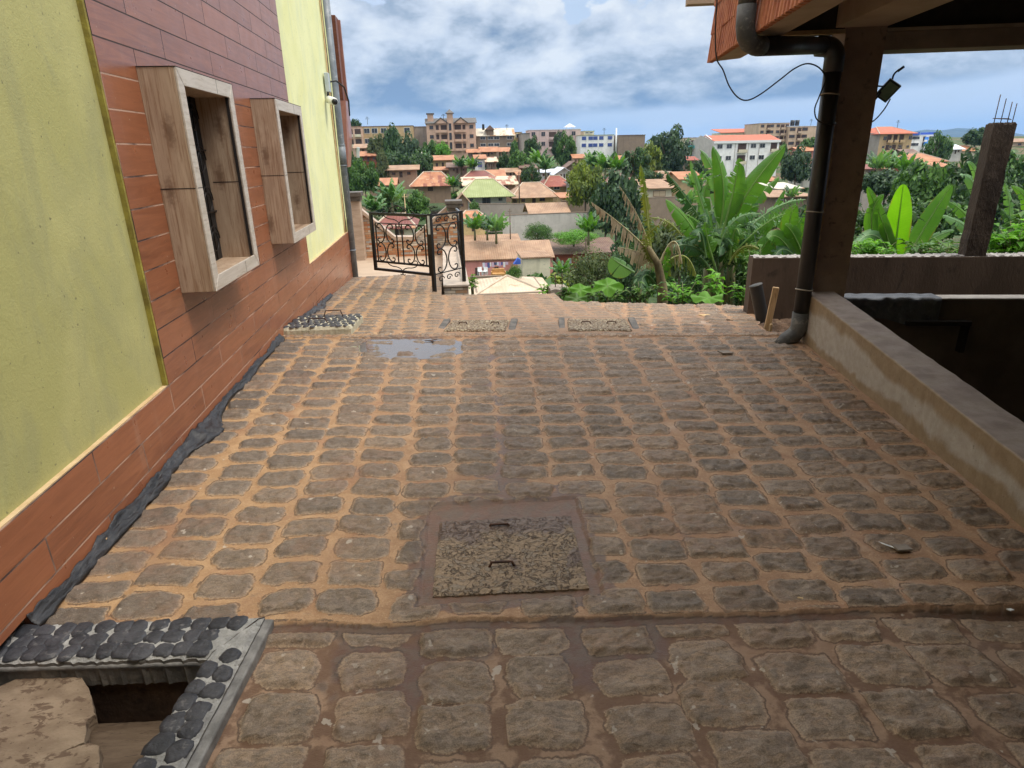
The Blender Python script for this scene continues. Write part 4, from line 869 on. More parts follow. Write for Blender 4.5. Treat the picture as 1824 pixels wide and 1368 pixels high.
# black sheet over the inner wall
ts = MB(); n_, k_ = 90, 14; vs = []
for i in range(n_ + 1):
    u = .26 + 1.02 * i / n_; ln = .06 + .12 * vnoise(np.array([u * 5]), np.array([0.]), 3)[0]
    for j in range(k_ + 1):
        s = j / k_; wob = (vnoise(np.array([u * 16]), np.array([s * 2.]), 5)[0] - .5)
        if s < .45: vs.append((u, 2.78 - .19 * s / .45, .290 + .010 * wob + .004))
        else: vs.append((u + .01 * wob, 2.588 + .022 * wob, .29 - ln * (s - .45) / .55 * 1.3))
ts.add(vs, [(i * (k_ + 1) + j, (i + 1) * (k_ + 1) + j, (i + 1) * (k_ + 1) + j + 1, i * (k_ + 1) + j + 1) for i in range(n_) for j in range(k_)])
M_tarp2 = mat('glossy_black_sheet', (.05, .052, .06), (.09, .092, .10), 9, .33, .6, 14, c3=(.22, .21, .19), thr3=(.6, .72), spec=.7, bdist=.03)
o = ts.build('draped_sheet', M_tarp2, smooth=True); o.location = (2.587, 2.837, 0); o.rotation_euler = (0, 0, -TH)
tag(o, 'black plastic sheet draped over the low wall inside the open building', 'plastic sheet')
# the half-built post with bare reinforcing bars
M_post = mat('raw_concrete_post', (.045, .031, .023), (.075, .053, .038), 6, .9, .8, 40, (1, 1, .5), c3=(.10, .07, .05), bdist=.02)
cp = empty('concrete_post', (2.587, 2.837, 0), 'unfinished square concrete post on the back wall with four bare steel bars', 'post', rz=-TH)
bm = bmesh.new(); bmesh.ops.create_cube(bm, size=1)
bmesh.ops.subdivide_edges(bm, edges=bm.edges[:], cuts=14, use_grid_fill=True)
q_ = random.Random(9)
for v in bm.verts:
    v.co = Vector((2.012 + v.co.x * .20, 3.570 + v.co.y * .13, .515 + (v.co.z + .5) * 1.225))
    nz_ = vnoise(np.array([v.co.z * 9]), np.array([v.co.x * 7]), 3)[0] - .5
    v.co.x += nz_ * .022 - (v.co.z - 1.1) * .0; v.co.y += nz_ * .012
    if v.co.z > 1.735: v.co.z += q_.uniform(-.012, .012)
me = bpy.data.meshes.new('shaft'); bm.to_mesh(me); bm.free(); me.materials.append(M_post); o = bpy.data.objects.new('shaft', me); COL.objects.link(o); o.parent = cp
for dx, dy, hh in ((-.085, -.07, .25), (.025, .08, .22), (.085, .08, .19), (.075, -.07, .17)):
    m = MB(); m.tube([(2.005 + dx, 3.57 + dy * .6, 1.70), (2.005 + dx + .004, 3.57 + dy * .6, 1.74 + hh)], .0040, 6); m.build('steel_bar', M_rust, cp, True)
m = MB(); m.tube([(1.925, 3.525, 1.785), (2.065, 3.525, 1.775), (2.095, 3.62, 1.785), (1.955, 3.62, 1.79), (1.925, 3.525, 1.785)], .0035, 5); m.build('stirrup', M_rust, cp, True)

# black downpipe with its elbows, running along under the eave and down the column
M_bp = mat('black_pvc', (.012, .012, .013), (.022, .021, .021), 5, .45, .3, 30, (1, 1, .3), c3=(.10, .095, .085), thr3=(.62, .76), spec=.7)
M_cem = mat('cement_smeared_pvc', (.06, .058, .054), (.12, .115, .105), 7, .6, .6, 30, c3=(.22, .20, .17))
dp = empty('black_downpipe', (2.587, 2.837, 0), 'fat black downpipe elbowing from the eave and down the brown column', 'downpipe', rz=-TH)
def arc(c, r_, a0, a1, n, ax):       # in the u-z plane
    return [(c[0] + r_ * math.cos(a0 + (a1 - a0) * i / n), c[1], c[2] + r_ * math.sin(a0 + (a1 - a0) * i / n)) for i in range(n + 1)]
vp = 2.19
ve = 1.13; ue = -.975
m = MB(); m.tube([(ue, ve, 3.6), (ue, ve, 2.32)], .052, 20); m.build('upper_pipe', M_cem, dp, True)
m = MB(); m.tube([(ue, ve, 2.38), (ue, ve, 2.27), (ue + .012, ve + .01, 2.22), (ue + .04, ve + .035, 2.187), (ue + .09, ve + .08, 2.172), (ue + .14, ve + .12, 2.176)], .056, 20); m.build('elbow', M_cem, dp, True)
m = MB(); m.tube([(ue + .11, ve + .10, 2.173), (-.17, vp - .02, 2.280)], .058, 20); m.build('cross_pipe', M_bp, dp, True)
m = MB(); m.tube([(-.20, vp, 2.280)] + arc((-.145, vp, 2.195), .08, .5 * math.pi, 0, 8, 0) + [(-.065, vp, 2.10)], .071, 20); m.build('elbow', M_bp, dp, True)
m = MB(); m.tube([(-.066, vp, 2.2), (-.050, vp, .22)], .063, 20); m.build('long_pipe', M_bp, dp, True)
m = MB(); m.tube([(-.050, vp, .26), (-.050, vp, .12), (-.085, vp, .06), (-.16, vp - .02, .02), (-.235, vp - .06, -.015)], [.070, .071, .070, .062, .034], 20); m.build('shoe', M_cem, dp, True)
for z in (.46, 1.09, 1.95):
    m = MB(); cx_ = -.050 - (z - .22) * .008
    m.tube([(cx_ + .066 * math.cos(a), vp + .066 * math.sin(a), z + .004 * math.sin(a * 2)) for a in [k * 6.283 / 20 for k in range(21)]], .0055, 6, cap=False)
    m.tube([(cx_ + .04, vp - .055, z), (.05, 2.30, z - .005)], .005, 6); m.build('wire_tie', mat('galvanised_wire', (.30, .26, .20), (.42, .37, .30), 9, .5, .1), dp, True)
M_wire = mat('dark_cable', (.012, .010, .012), (.02, .018, .02), 9, .5, .05)
def bez(ps, n=10):                   # smooth curve through points
    ps = [Vector(p) for p in ps]; out = []
    for i in range(len(ps) - 1):
        p0, p1, p2, p3 = ps[max(i - 1, 0)], ps[i], ps[i + 1], ps[min(i + 2, len(ps) - 1)]
        for k in range(n):
            t = k / n; out.append(.5 * ((2 * p1) + (p2 - p0) * t + (2 * p0 - 5 * p1 + 4 * p2 - p3) * t * t + (3 * p1 - p0 - 3 * p2 + p3) * t ** 3))
    return out + [ps[-1]]
Tr = Matrix.Translation((2.587, 2.837, 0)) @ Matrix.Rotation(-TH, 4, 'Z')
o = MB().tube([Tr @ p for p in bez([(-.945, 2.2, 2.85), (-.95, 2.2, 2.5), (-.925, 2.2, 2.24), (-.865, 2.2, 2.14), (-.81, 2.2, 2.03), (-.74, 2.2, 1.95), (-.665, 2.2, 1.925), (-.57, 2.2, 1.965), (-.44, 2.2, 2.06), (-.34, 2.2, 2.135), (-.25, 2.2, 2.165), (-.17, 2.17, 2.13), (-.135, 2.12, 2.05), (-.165, 2.11, 1.93), (-.185, 2.11, 1.85), (-.165, 2.11, 1.78), (-.11, 2.11, 1.745), (-.02, 2.12, 1.735), (.04, 2.28, 1.75)])], .0052, 6).build('cable', M_wire, smooth=True)
tag(o, 'loose dark cable looping from the clay-tiled eave to the downpipe', 'cable')
# small floodlight on the far side of the column
fl = empty('floodlight', Tr @ Vector((.355, 2.43, 1.95)), 'small square floodlight hung on the brown column against the sky', 'floodlight', rz=-TH)
T = Matrix.Translation((.10, 0, .03)) @ Matrix.Rotation(.55, 4, 'Y') @ Matrix.Rotation(.5, 4, 'X')
m = MB(); m.box(-.055, .055, -.012, .012, -.075, .075, T); m.build('housing', mat('lamp_housing', (.03, .045, .03), (.05, .07, .05), 9, .4, .1), fl, bevel=.004)
m = MB(); m.box(-.042, .042, -.016, -.0125, -.060, .060, T); m.build('glass', mat('lamp_glass', (.16, .26, .14), (.26, .34, .20), 6, .15, 0, spec=.8), fl)
m = MB(); m.tube([(-.04, 0, -.02), (.02, 0, -.03), (.05, 0, .02)], .008, 6); m.tube([(-.04, 0, .07), (.06, 0, .06)], .006, 6); m.build('bracket', M_blackp, fl, True)
m = MB(); m.tube(bez([(.12, 0, .09), (.125, 0, .14), (.15, 0, .17), (.185, 0, .19)], 5), .007, 6); m.build('cable', M_blackp, fl, True); m = MB(); m.tube([(.15, 0, .165), (.19, 0, .195)], .011, 6); m.build('plug', M_blackp, fl, True); m = MB(); m.tube(bez([(.13, 0, -.03), (.10, 0, -.10), (.05, 0, -.17), (.0, 0, -.21)], 6), .005, 6); m.build('cable', M_blackp, fl, True)
# canopy over the near end of the yard (behind and above the viewer)
cn_ = empty('porch_roof', (0, -.4, 3.05), 'concrete porch roof over the near end of the yard', 'roof')
m = MB(); m.box(-1.56, 3.2, -2.6, 1.05, 0, .18); m.build('slab', M_soff, cn_)
m = MB(); m.box(-1.56, 3.2, -2.75, -2.6, -3.1, 0); m.build('back_wall', M_yel_shade, cn_)  # unseen wall, added to block sky light from behind

# ------------------------------------------------------------------ soil corner by the downpipe
m = MB(); n_ = 46; vs = []
for i in range(n_ + 1):
    for j in range(n_ + 1):
        x = 2.70 + 1.15 * i / n_; y = 5.05 + 1.75 * j / n_
        d = (vnoise(np.array([x * 9]), np.array([y * 9]), 4)[0] - .5) * .07 + (vnoise(np.array([x * 24]), np.array([y * 24]), 5)[0] - .5) * .04
        vs.append((x, y, -.075 + d - max(0, y - 6.0) * .35 - max(0, x - 3.3) * .1))
m.add(vs, [(i * (n_ + 1) + j, (i + 1) * (n_ + 1) + j, (i + 1) * (n_ + 1) + j + 1, i * (n_ + 1) + j + 1) for i in range(n_) for j in range(n_)])
tag(m.build('soil', M_soil), kind='structure')
M_stake = mat('sawn_timber', (.42, .27, .13), (.55, .38, .21), 5, .8, .4, 40, (3, 3, .6), c3=(.24, .13, .06))
def stake(px, pyt, pyb, Y, w, d, label, lean):
    a = W(px, pyb, Y); h_ = W(px, pyt, Y).z - a.z; r = Matrix.Translation((a.x, Y, a.z - .06)) @ Matrix.Rotation(lean, 4, 'Y') @ Matrix.Rotation(-.35, 4, 'Z')
    m = MB(); m.prism([r @ Vector(p) for p in ((-w, -d, 0), (w, -d, 0), (w, d, 0), (-w, d, 0))], r.to_3x3() @ Vector((0, 0, h_ + .06))); o = m.build('wooden_stake', M_stake, bevel=.006); tag(o, label, 'stake')
stake(1366, 512, 582, 5.62, .028, .022, 'taller sawn wooden stake leaning by the black pipe stub', .10)
stake(1372, 577, 592, 5.40, .012, .012, 'short wooden peg at the foot of the taller stake', 0)
a = W(1364, 572, 5.9); b_ = W(1346, 508, 5.95)
r = empty('pipe_stub', a, 'open black pipe stub leaning out of the soil by the stake', 'pipe'); m = MB(); m.tube([(0, 0, -.1), b_ - a], .062, 20, cap=False); m.build('pipe', M_bp, r, True)
m = MB(); m.tube([b_ - a, (b_ - a) + (b_ - a).normalized() * .004], .056, 20); m.tube([(b_ - a) * .99, (b_ - a) * 1.01], .066, 20); m.build('rim', M_cem, r, True)
# ------------------------------------------------------------------ terrain
TY = [6, 9, 12, 20, 35, 60, 85, 120, 160, 195, 215, 245, 300, 500, 1000, 16000]
TZ = [-1.2, -1.6, -3, -6.2, -10.3, -13.5, -14.3, -12.6, -10.4, -6, -3.4, 1.2, 3.0, 0, -25, -25]
def zt(y): return float(np.interp(y, TY, TZ))
def terrain():
    ys = np.concatenate([np.arange(6.6, 30, .5), np.arange(30, 330, 3.0), np.geomspace(335, 15000, 40)])
    us = np.concatenate([-np.geomspace(1.5, .02, 45), [0], np.geomspace(.02, 2.2, 55)])
    X = us[None, :] * (ys[:, None] + 12); Y = np.repeat(ys[:, None], len(us), 1)
    Z = np.interp(Y, TY, TZ) + (fbm(X / 7, Y / 7, 3, 4) - .5) * np.clip(Y / 30, .3, 2.0)
    Z = np.where(X < -2.2, np.where(Y < 12, -2.5, Z), Z)
    n, k = X.shape
    me = bpy.data.meshes.new('terrain'); me.from_pydata(np.stack([X, Y, Z], 2).reshape(-1, 3).tolist(), [], [(i * k + j, i * k + j + 1, (i + 1) * k + j + 1, (i + 1) * k + j) for i in range(n - 1) for j in range(k - 1)])
    me.polygons.foreach_set('use_smooth', [True] * len(me.polygons))
    m, g, b = principled('hillside'); co = g.n('ShaderNodeNewGeometry').outputs['Position']
    n1 = g.noise(co, .10, 8, .6, .5); n2 = g.noise(co, .9, 8, .7)
    c = g.mix(g.ss(n1, .36, .52), (.17, .10, .06), (.055, .095, .028))
    c = g.mix(g.ss(n2, .50, .62), c, (.035, .065, .022)); c = g.mix(g.m('MULTIPLY', g.ss(g.noise(co, .35, 6), .58, .66), .7), c, (.22, .15, .10))
    g.nt.links.new(c, b.inputs['Base Color']); b.inputs['Roughness'].default_value = .95
    g.nt.links.new(g.bump(n2, 1.0, .5), b.inputs['Normal']); me.materials.append(m)
    o = bpy.data.objects.new('hillside', me); COL.objects.link(o); tag(o, kind='structure')
terrain()
def hills():
    m, g, b = principled('hill_green'); co = g.n('ShaderNodeNewGeometry').outputs['Position']
    c = g.mix(g.ss(g.noise(co, .004, 8, .65), .4, .6), (.012, .028, .018), (.030, .045, .030)); g.nt.links.new(c, b.inputs['Base Color']); b.inputs['Roughness'].default_value = .95
    Y0 = 6500; prof = [(1380, 262), (1480, 258), (1560, 256), (1600, 251), (1618, 243), (1636, 233), (1650, 231), (1668, 234), (1682, 236), (1694, 230), (1706, 227.5), (1718, 231), (1730, 240), (1746, 250), (1775, 253), (1798, 248), (1815, 241), (1840, 243), (1880, 250), (1960, 236), (2100, 250)]
    prof2 = [(600, 272), (900, 264), (1100, 262), (1180, 258), (1225, 255), (1236, 247), (1246, 250), (1256, 257), (1330, 262)]
    for pf, Yb, nm in ((prof, Y0, 1), (prof2, 8000, 2)):
        vs = []; xs = np.arange(pf[0][0], pf[-1][0], 2.5); P_ = []
        for x in xs:
            py = np.interp(x, [p[0] for p in pf], [p[1] for p in pf]) + (vnoise(np.array([x / 9]), np.array([0.]), 3)[0] - .5) * 1.4
            P_.append(W(float(x), float(py), Yb))
        J = 9
        for i, p in enumerate(P_):
            for j in range(J):
                s = j / (J - 1); s2 = abs(2 * s - 1); hgt = (1 - s2 ** 1.5) * (p.z + 60) - 60
                vs.append((p.x, p.y + (s - .5) * 2600, hgt + (vnoise(np.array([i / 3.]), np.array([j * 1.3]), 5)[0] - .5) * 22 * (1 - s2) * 4 * s2))
        o = MB().add(vs, [(i * J + j, (i + 1) * J + j, (i + 1) * J + j + 1, i * J + j + 1) for i in range(len(P_) - 1) for j in range(J - 1)]).build('hills', m, smooth=True); tag(o, kind='structure')
hills()

# ------------------------------------------------------------------ roofs, walls, windows
rust = (.24, .095, .045)
RM = {
 'ptan': mat('pale_tan_tin', (.46, .36, .25), (.56, .45, .33), .6, .6, .3, 20, c3=(.36, .22, .13), corr=('x', .28), streak=((.34, .2, .11), .6, .4)),
 'tan': mat('tan_tin', (.26, .155, .092), (.37, .23, .14), .6, .6, .3, 20, c3=(.30, .16, .09), corr=('x', .28), streak=((.26, .12, .06), .5, .35)),
 'cream': mat('cream_tin', (.50, .41, .27), (.57, .48, .34), .5, .55, .3, 20, corr=('x', .28), sheets=(.9, 2.2, (.27, .10, .055))),
 'rust': mat('rusty_tin', (.33, .13, .060), (.42, .20, .10), .5, .7, .3, 20, c3=(.50, .34, .22), corr=('x', .28), sheets=(.85, 3.0, (.20, .06, .035))),
 'red': mat('red_tin', (.25, .060, .038), (.31, .085, .050), .5, .6, .3, 20, c3=(.42, .22, .14), corr=('x', .28)),
 'maroon': mat('maroon_tin', (.16, .050, .040), (.22, .075, .055), .5, .6, .3, 20, corr=('x', .28), sheets=(1.6, 6.0, (.44, .22, .11))),
 'brown': mat('brown_tin', (.13, .075, .060), (.20, .13, .095), .4, .7, .3, 20, c3=(.17, .14, .08), corr=('x', .28)),
 'orange': mat('orange_tin', (.33, .135, .062), (.43, .20, .10), .5, .6, .3, 20, c3=(.36, .14, .07), corr=('x', .28)),
 'green': mat('green_tin', (.22, .25, .085), (.27, .30, .12), .5, .5, .2, 20, corr=('x', .4)),
 'white': mat('white_tin', (.62, .66, .72), (.70, .74, .80), .5, .4, .1, 20, corr=('x', .28)),
 'tile': mat('bright_red_tile', (.42, .10, .050), (.50, .135, .070), 1.5, .6, .3, 20, corr=('x', .3)),
 'grey': mat('grey_shingle', (.095, .09, .085), (.14, .13, .12), 1.5, .8, .3, 20),
 'patch': mat('patched_pale_tin', (.50, .47, .38), (.56, .52, .42), .6, .6, .3, 20, corr=('x', .28), sheets=(2.2, 4.0, (.36, .20, .10)), c3=(.42, .24, .13)),
}
def wm(n, c, **k):
    return mat(n, c, tuple(x * .86 for x in c), .8, .85, .3, 12, c3=tuple(x * .7 for x in c), streak=(tuple(x * .55 for x in c), .9, .45), **k)
WM = {'beige': wm('beige_wall', (.56, .42, .30)), 'pinkbeige': wm('pink_beige_wall', (.60, .40, .29)), 'pink': wm('pink_wall', (.62, .27, .23)), 'palepink': wm('pale_pink_wall', (.60, .45, .42)),
 'white': wm('white_wall', (.82, .82, .79)), 'grey': wm('grey_block_wall', (.33, .29, .25)), 'greyw': wm('whitewashed_wall', (.52, .50, .45)), 'yellow': wm('yellow_wall', (.66, .52, .26)), 'brown': wm('brown_block_wall', (.25, .19, .14)),
 'brick': wm('red_brick_wall', (.28, .085, .045)), 'cream': wm('cream_wall', (.66, .60, .44)), 'mud': wm('mud_wall', (.36, .24, .16)), 'teal': wm('teal_rail', (.12, .42, .42)), 'blue': wm('blue_paint', (.05, .12, .50)), 'ochre': wm('ochre_wall', (.52, .37, .20))}
M_pane = mat('window_pane', (.020, .024, .030), (.035, .04, .05), 3, .2, 0, spec=.7)
M_bpane = mat('blue_pane', (.03, .06, .22), (.05, .09, .30), 3, .2, 0, spec=.7)
M_frame = mat('white_frame', (.72, .72, .70), None, 3, .6, 0)
M_fbrown = mat('brown_frame', (.20, .10, .06), (.26, .14, .09), 3, .6, 0)
M_door = mat('dark_door', (.05, .03, .025), (.08, .05, .04), 3, .7, 0)
def win(root, x, z, w, h, frame=None, pane=None, y=0.0, name='window', t=.09):
    m = MB(); m.box(x, x + w, y - .07, y + .05, z, z + h); o = m.build(name, frame or M_frame, root)
    m = MB(); k = min(t, w * .22, h * .22); m.box(x + k, x + w / 2 - k * .25, y - .085, y - .03, z + k, z + h - k); m.box(x + w / 2 + k * .25, x + w - k, y - .085, y - .03, z + k, z + h - k); m.build('pane', pane or M_pane, o)
    return o
def door(root, x, z, w, h, m_=None, y=0.0):
    m = MB(); m.box(x, x + w, y - .05, y + .05, z, z + h); return m.build('door', m_ or M_door, root)
def house(label, px0, px1, pe, pr, pb, Y, depth, wall, roof, kind='gx', o=.5, rz=0.0, wins=(), doors=(), group=None, cat='house', ridge=.5, frame=None, pane=None, name='house', below=2.5, hipk=.5):
    a = W(px0, pb, Y); b_ = W(px1, pb, Y); w = b_.x - a.x; ze = W((px0 + px1) / 2, pe, Y).z
    zb_ = a.z * .5 + b_.z * .5; h = ze - zb_
    r = empty(name, (a.x, Y, zb_), label, cat, group, rz)
    m = MB(); m.box(0, w, 0, depth, -below, h); m.build('wall', WM[wall] if isinstance(wall, str) else wall, r)
    rm_ = RM[roof]
    yr = depth * ridge; zr = W((px0 + px1) / 2, pr, Y + (yr if kind != 'shed' else depth)).z - zb_; t = .12
    m = MB()
    if kind == 'gx':
        m.prism([(-o, -o, h - o * (zr - h) / yr), (w + o, -o, h - o * (zr - h) / yr), (w + o, yr, zr), (-o, yr, zr)], (0, 0, t)); sb = (zr - h) / (depth - yr) if depth > yr else 0
        m.prism([(-o, yr, zr + .002), (w + o, yr, zr + .002), (w + o, depth + o, h - o * sb), (-o, depth + o, h - o * sb)], (0, 0, t))
        m2 = MB(); m2.prism([(0.01, .01, h), (0.01, depth - .01, h), (0.01, yr, zr)], (w - .02, 0, 0)); m2.build('gable', WM[wall], r)
    elif kind == 'gy':                # ridge runs away from the viewer
        zr = W((px0 + px1) / 2, pr, Y).z - zb_; xr = w * ridge; s1 = (zr - h) / xr; s2 = (zr - h) / (w - xr)
        m.prism([(-o, -o, h - o * s1), (xr, -o, zr), (xr, depth + o, zr), (-o, depth + o, h - o * s1)], (0, 0, t)); m.prism([(xr, -o, zr + .002), (w + o, -o, h - o * s2), (w + o, depth + o, h - o * s2), (xr, depth + o, zr + .002)], (0, 0, t))
        m2 = MB(); m2.prism([(.01, .01, h), (w - .01, .01, h), (xr, .01, zr)], (0, depth - .02, 0)); m2.build('gable', WM[wall], r)
    elif kind == 'hip':
        k = min(min(yr, w * .5) * hipk, w * .49); zo = h - o * .35
        A_, B_, C_, D_ = (-o, -o, zo), (w + o, -o, zo), (w + o, depth + o, zo), (-o, depth + o, zo); E_, F_ = (k, yr, zr), (w - k, yr, zr)
        m.add([A_, B_, C_, D_, E_, F_] + [(p[0], p[1], p[2] - .1) for p in (A_, B_, C_, D_)], [(0, 1, 5, 4), (1, 2, 5), (2, 3, 4, 5), (3, 0, 4), (6, 7, 1, 0), (7, 8, 2, 1), (8, 9, 3, 2), (9, 6, 0, 3), (9, 8, 7, 6)])
        mc = MB()
        for a_, b__ in ((A_, E_), (B_, F_), (E_, F_)): mc.tube([Vector(a_) + Vector((0, 0, .03)), Vector(b__) + Vector((0, 0, .03))], .07 + .0004 * Y, 5)
        capm = mc
    elif kind == 'shed':
        s1 = (zr - h) / depth; m.prism([(-o, -o, h - o * s1), (w + o, -o, h - o * s1), (w + o, depth + o, zr + o * s1), (-o, depth + o, zr + o * s1)], (0, 0, t))
    elif kind == 'flat':
        m.box(-.12, w + .12, -.12, depth + .12, h, h + .16)
    rf = m.build('roof', rm_, r)
    if kind == 'hip': capm.build('ridge_cap', mat('pale_ridge_cap', (.42, .33, .24), (.52, .42, .32), 1, .6, .2), rf)
    if not wins and not doors and kind != 'flat' and name == 'house':
        qq = random.Random(int(px0)); wins = [(qq.uniform(.12, .25), .3, .13, .42), (qq.uniform(.62, .75), .3, .13, .42)]; frame = M_fbrown; doors = [(qq.uniform(.4, .5), .11, .75)]
    for (fx, fz, fw, fh) in wins: win(r, fx * w, fz * h, fw * w, fh * h, frame, pane)
    for (fx, fw, fh) in doors: door(r, fx * w, 0, fw * w, fh * h)
    return r, w, h, depth
HG = 'tin roofed houses in the valley'
house('tan-roofed shed just below the paving edge, roof with pale ridge caps', 850, 972, 522, 491, 545, 52, 7, 'brown', 'ptan', 'hip', .9, group=HG, hipk=1.6)
house('long pink house with a tan roof and washing hung in front', 826, 985, 461, 431, 497, 79, 6, 'pink', 'tan', 'gx', .2, ridge=.7, group=HG, wins=[(.22, .35, .05, .3), (.34, .35, .05, .3)], doors=[(.13, .045, .62)], pane=M_pane, frame=M_fbrown)
house('back wing with a speckled tan roof behind the long pink house', 822, 925, 436, 419, 460, 88, 6, 'mud', 'tan', 'gx', .4, ridge=.8, group=HG)
house('pale cream windowless block below the long pink house', 931, 980, 460, 460, 506, 72, 5, 'cream', 'tan', 'flat', 0, group=HG)
house('low red-brick house under a dark brown roof', 992, 1098, 450, 425, 480, 86, 8, 'brick', 'brown', 'gx', .5, ridge=.8, group=HG, wins=[(.18, .4, .06, .3), (.66, .35, .05, .4)], frame=mat('pale_shutter', (.45, .50, .52), None, 3, .6, 0), pane=mat('curtain', (.35, .40, .44), None, 3, .7, 0))
r_, w_, h_, d_ = house('small house with a reddish hip roof seen through the gate', 674, 735, 402, 381, 425, 62, 7, 'cream', 'maroon', 'hip', .5, group=HG)
house('small hut with a peaked tan roof beside the capped brick pillar', 815, 834, 357, 346, 373, 108, 4, 'mud', 'tan', 'gy', .5, group=HG, wins=[(.3, .3, .3, .4)], frame=M_fbrown)
house('yellow-walled house with a rusty red roof behind the near banana clump', 822, 864, 388, 375, 412, 93, 6, 'yellow', 'rust', 'hip', .5, group=HG)
house('green hip-roofed house with whitewashed walls', 832, 902, 344, 319, 365, 122, 12, 'greyw', 'green', 'hip', 1.6, group=HG, wins=[(.07, .30, .10, .34), (.38, .05, .22, .62), (.80, .3, .1, .3)], pane=M_pane, frame=mat('grey_frame', (.20, .20, .20), None, 3, .7, 0))
house('yellow house under a wide tan hip roof', 921, 985, 347, 325, 364, 126, 11, 'yellow', 'tan', 'hip', 1.2, group=HG, wins=[(.12, .25, .10, .5), (.62, .30, .16, .55)], doors=[(.42, .1, .8)], frame=M_fbrown)
house('shack with an ochre sheet roof on top of the long grey wall', 950, 1008, 380, 362, 386, 104, 7, 'yellow', 'tan', 'gx', .8, ridge=.6, group=HG)
house('house with a plain dark red roof in mid valley', 975, 1012, 328, 313, 342, 146, 9, 'ochre', 'red', 'hip', 1.2, group=HG, wins=[(.3, .3, .3, .4)])
house('house with bright white tin roof and white gable', 992, 1016, 307, 299, 318, 160, 8, 'white', 'white', 'gy', 1.0, group=HG)
house('low shed with white tin roof left of the white gable', 962, 992, 307, 302, 316, 166, 8, 'greyw', 'white', 'shed', .6, group=HG)
house('big house with a maroon and orange patchwork hip roof', 829, 880, 317, 304, 326, 158, 12, 'mud', 'maroon', 'hip', 1.5, group=HG)
house('house with orange-striped sheet roof beside the maroon one', 872, 895, 314, 303, 322, 160, 9, 'beige', 'orange', 'gx', 1.0, group=HG)
house('long low house with cream tin roof and dark sheets', 830, 918, 329, 315, 340, 142, 10, 'mud', 'cream', 'gx', .8, ridge=.8, group=HG)
house('brown-walled house with a rust-red streaked roof left of centre', 740, 803, 327, 306, 340, 140, 9, 'mud', 'rust', 'hip', 1.2, group=HG, doors=[(.35, .15, .8)])
house('bare clay-walled house with flat orange roof', 772, 806, 285, 278, 303, 184, 8, 'ochre', 'orange', 'shed', .9, group=HG)
house('small white porch house with a tan roof between banana clumps', 848, 864, 282, 276, 302, 182, 6, 'white', 'orange', 'gx', .6, group=HG, wins=[(.2, .2, .5, .5)], pane=M_bpane)
house('shack with red-striped tin roof right of the white porch house', 868, 884, 288, 281, 301, 180, 5, 'brown', 'cream', 'shed', .6, group=HG)
house('rusty orange roofed hut half hidden by palms on the left', 659, 703, 329, 318, 340, 128, 7, 'mud', 'orange', 'gx', .6, group=HG)
house('far left brown house with low tin roof under the arcaded block', 634, 663, 263, 257, 274, 208, 8, 'mud', 'tan', 'gx', .8, group=HG)
house('rust-patched roof behind the left trees', 640, 676, 277, 270, 288, 196, 8, 'brick', 'rust', 'gx', .8, group=HG)
house('white-walled cottage with pale tin roof left of centre', 733, 752, 276, 271, 288, 194, 7, 'white', 'patch', 'gx', .8, group=HG)
house('orange roof row house under the beige apartments', 858, 884, 269, 262, 278, 216, 6, 'mud', 'orange', 'gx', .8, group=HG)
house('orange-roofed row house, second under the beige apartments', 892, 906, 269, 263, 278, 217, 6, 'beige', 'orange', 'gx', .8, group=HG)
house('rust roof in the row right of the orange ones', 835, 853, 271, 266, 280, 212, 6, 'brown', 'rust', 'gx', .8, group=HG)
house('low tan-roofed store with cream doors behind the pale banana leaf', 1152, 1196, 335, 321, 352, 116, 8, 'cream', 'tan', 'shed', .7, group=HG, wins=[(.25, .12, .5, .62)], frame=M_fbrown, pane=mat('cream_panel', (.58, .45, .30), None, 3, .7, 0))
house('tan-roofed house behind the store', 1172, 1216, 317, 306, 330, 142, 9, 'mud', 'tan', 'hip', .9, group=HG)
house('orange-tan roofed house by the big banana clump', 1212, 1246, 318, 306, 334, 136, 9, 'ochre', 'orange', 'gx', .7, group=HG, doors=[(.5, .16, .8)])
house('low white-walled shack with striped roof right of the big banana clump', 1384, 1424, 336, 326, 346, 122, 7, 'white', 'patch', 'shed', .6, group=HG)
house('long shed with a pale orange roof right of the big banana clump', 1374, 1442, 350, 340, 366, 104, 8, 'brown', 'tan', 'shed', .9, group=HG, wins=[(.1, .1, .2, .6)])
house('narrow house under the white apartment block', 1222, 1240, 285, 279, 300, 176, 7, 'brown', 'red', 'gx', .6, group=HG, doors=[(.3, .3, .8)])
house('cottage between the dark tree and the apartments', 1100, 1122, 313, 306, 322, 150, 7, 'ochre', 'tan', 'gx', .7, group=HG)
house('maroon roof behind the yellow-green tree', 1085, 1130, 322, 312, 334, 138, 8, 'mud', 'maroon', 'hip', .7, group=HG)
house('orange-roofed house behind the column', 1425, 1462, 268, 262, 278, 200, 8, 'pink', 'orange', 'gx', .8, group=HG)
house('wide orange hip-roofed house among the right-hand trees', 1612, 1676, 285, 273, 296, 168, 10, 'brick', 'orange', 'hip', 1.2, group=HG)
house('small orange house below the wide orange hip roof', 1662, 1684, 296, 289, 306, 158, 7, 'ochre', 'orange', 'gx', .8, group=HG, wins=[(.3, .2, .3, .4)])
house('pale tin roofed house in front of the blue hills', 1690, 1712, 265, 258, 274, 206, 8, 'greyw', 'white', 'gx', .8, group=HG)
house('orange-roofed house in front of the blue hills', 1710, 1742, 267, 259, 276, 208, 8, 'cream', 'orange', 'hip', .8, group=HG)
house('tan roof on the skyline at the far right', 1802, 1850, 252, 247, 262, 230, 8, 'beige', 'tan', 'gx', .8, group=HG)
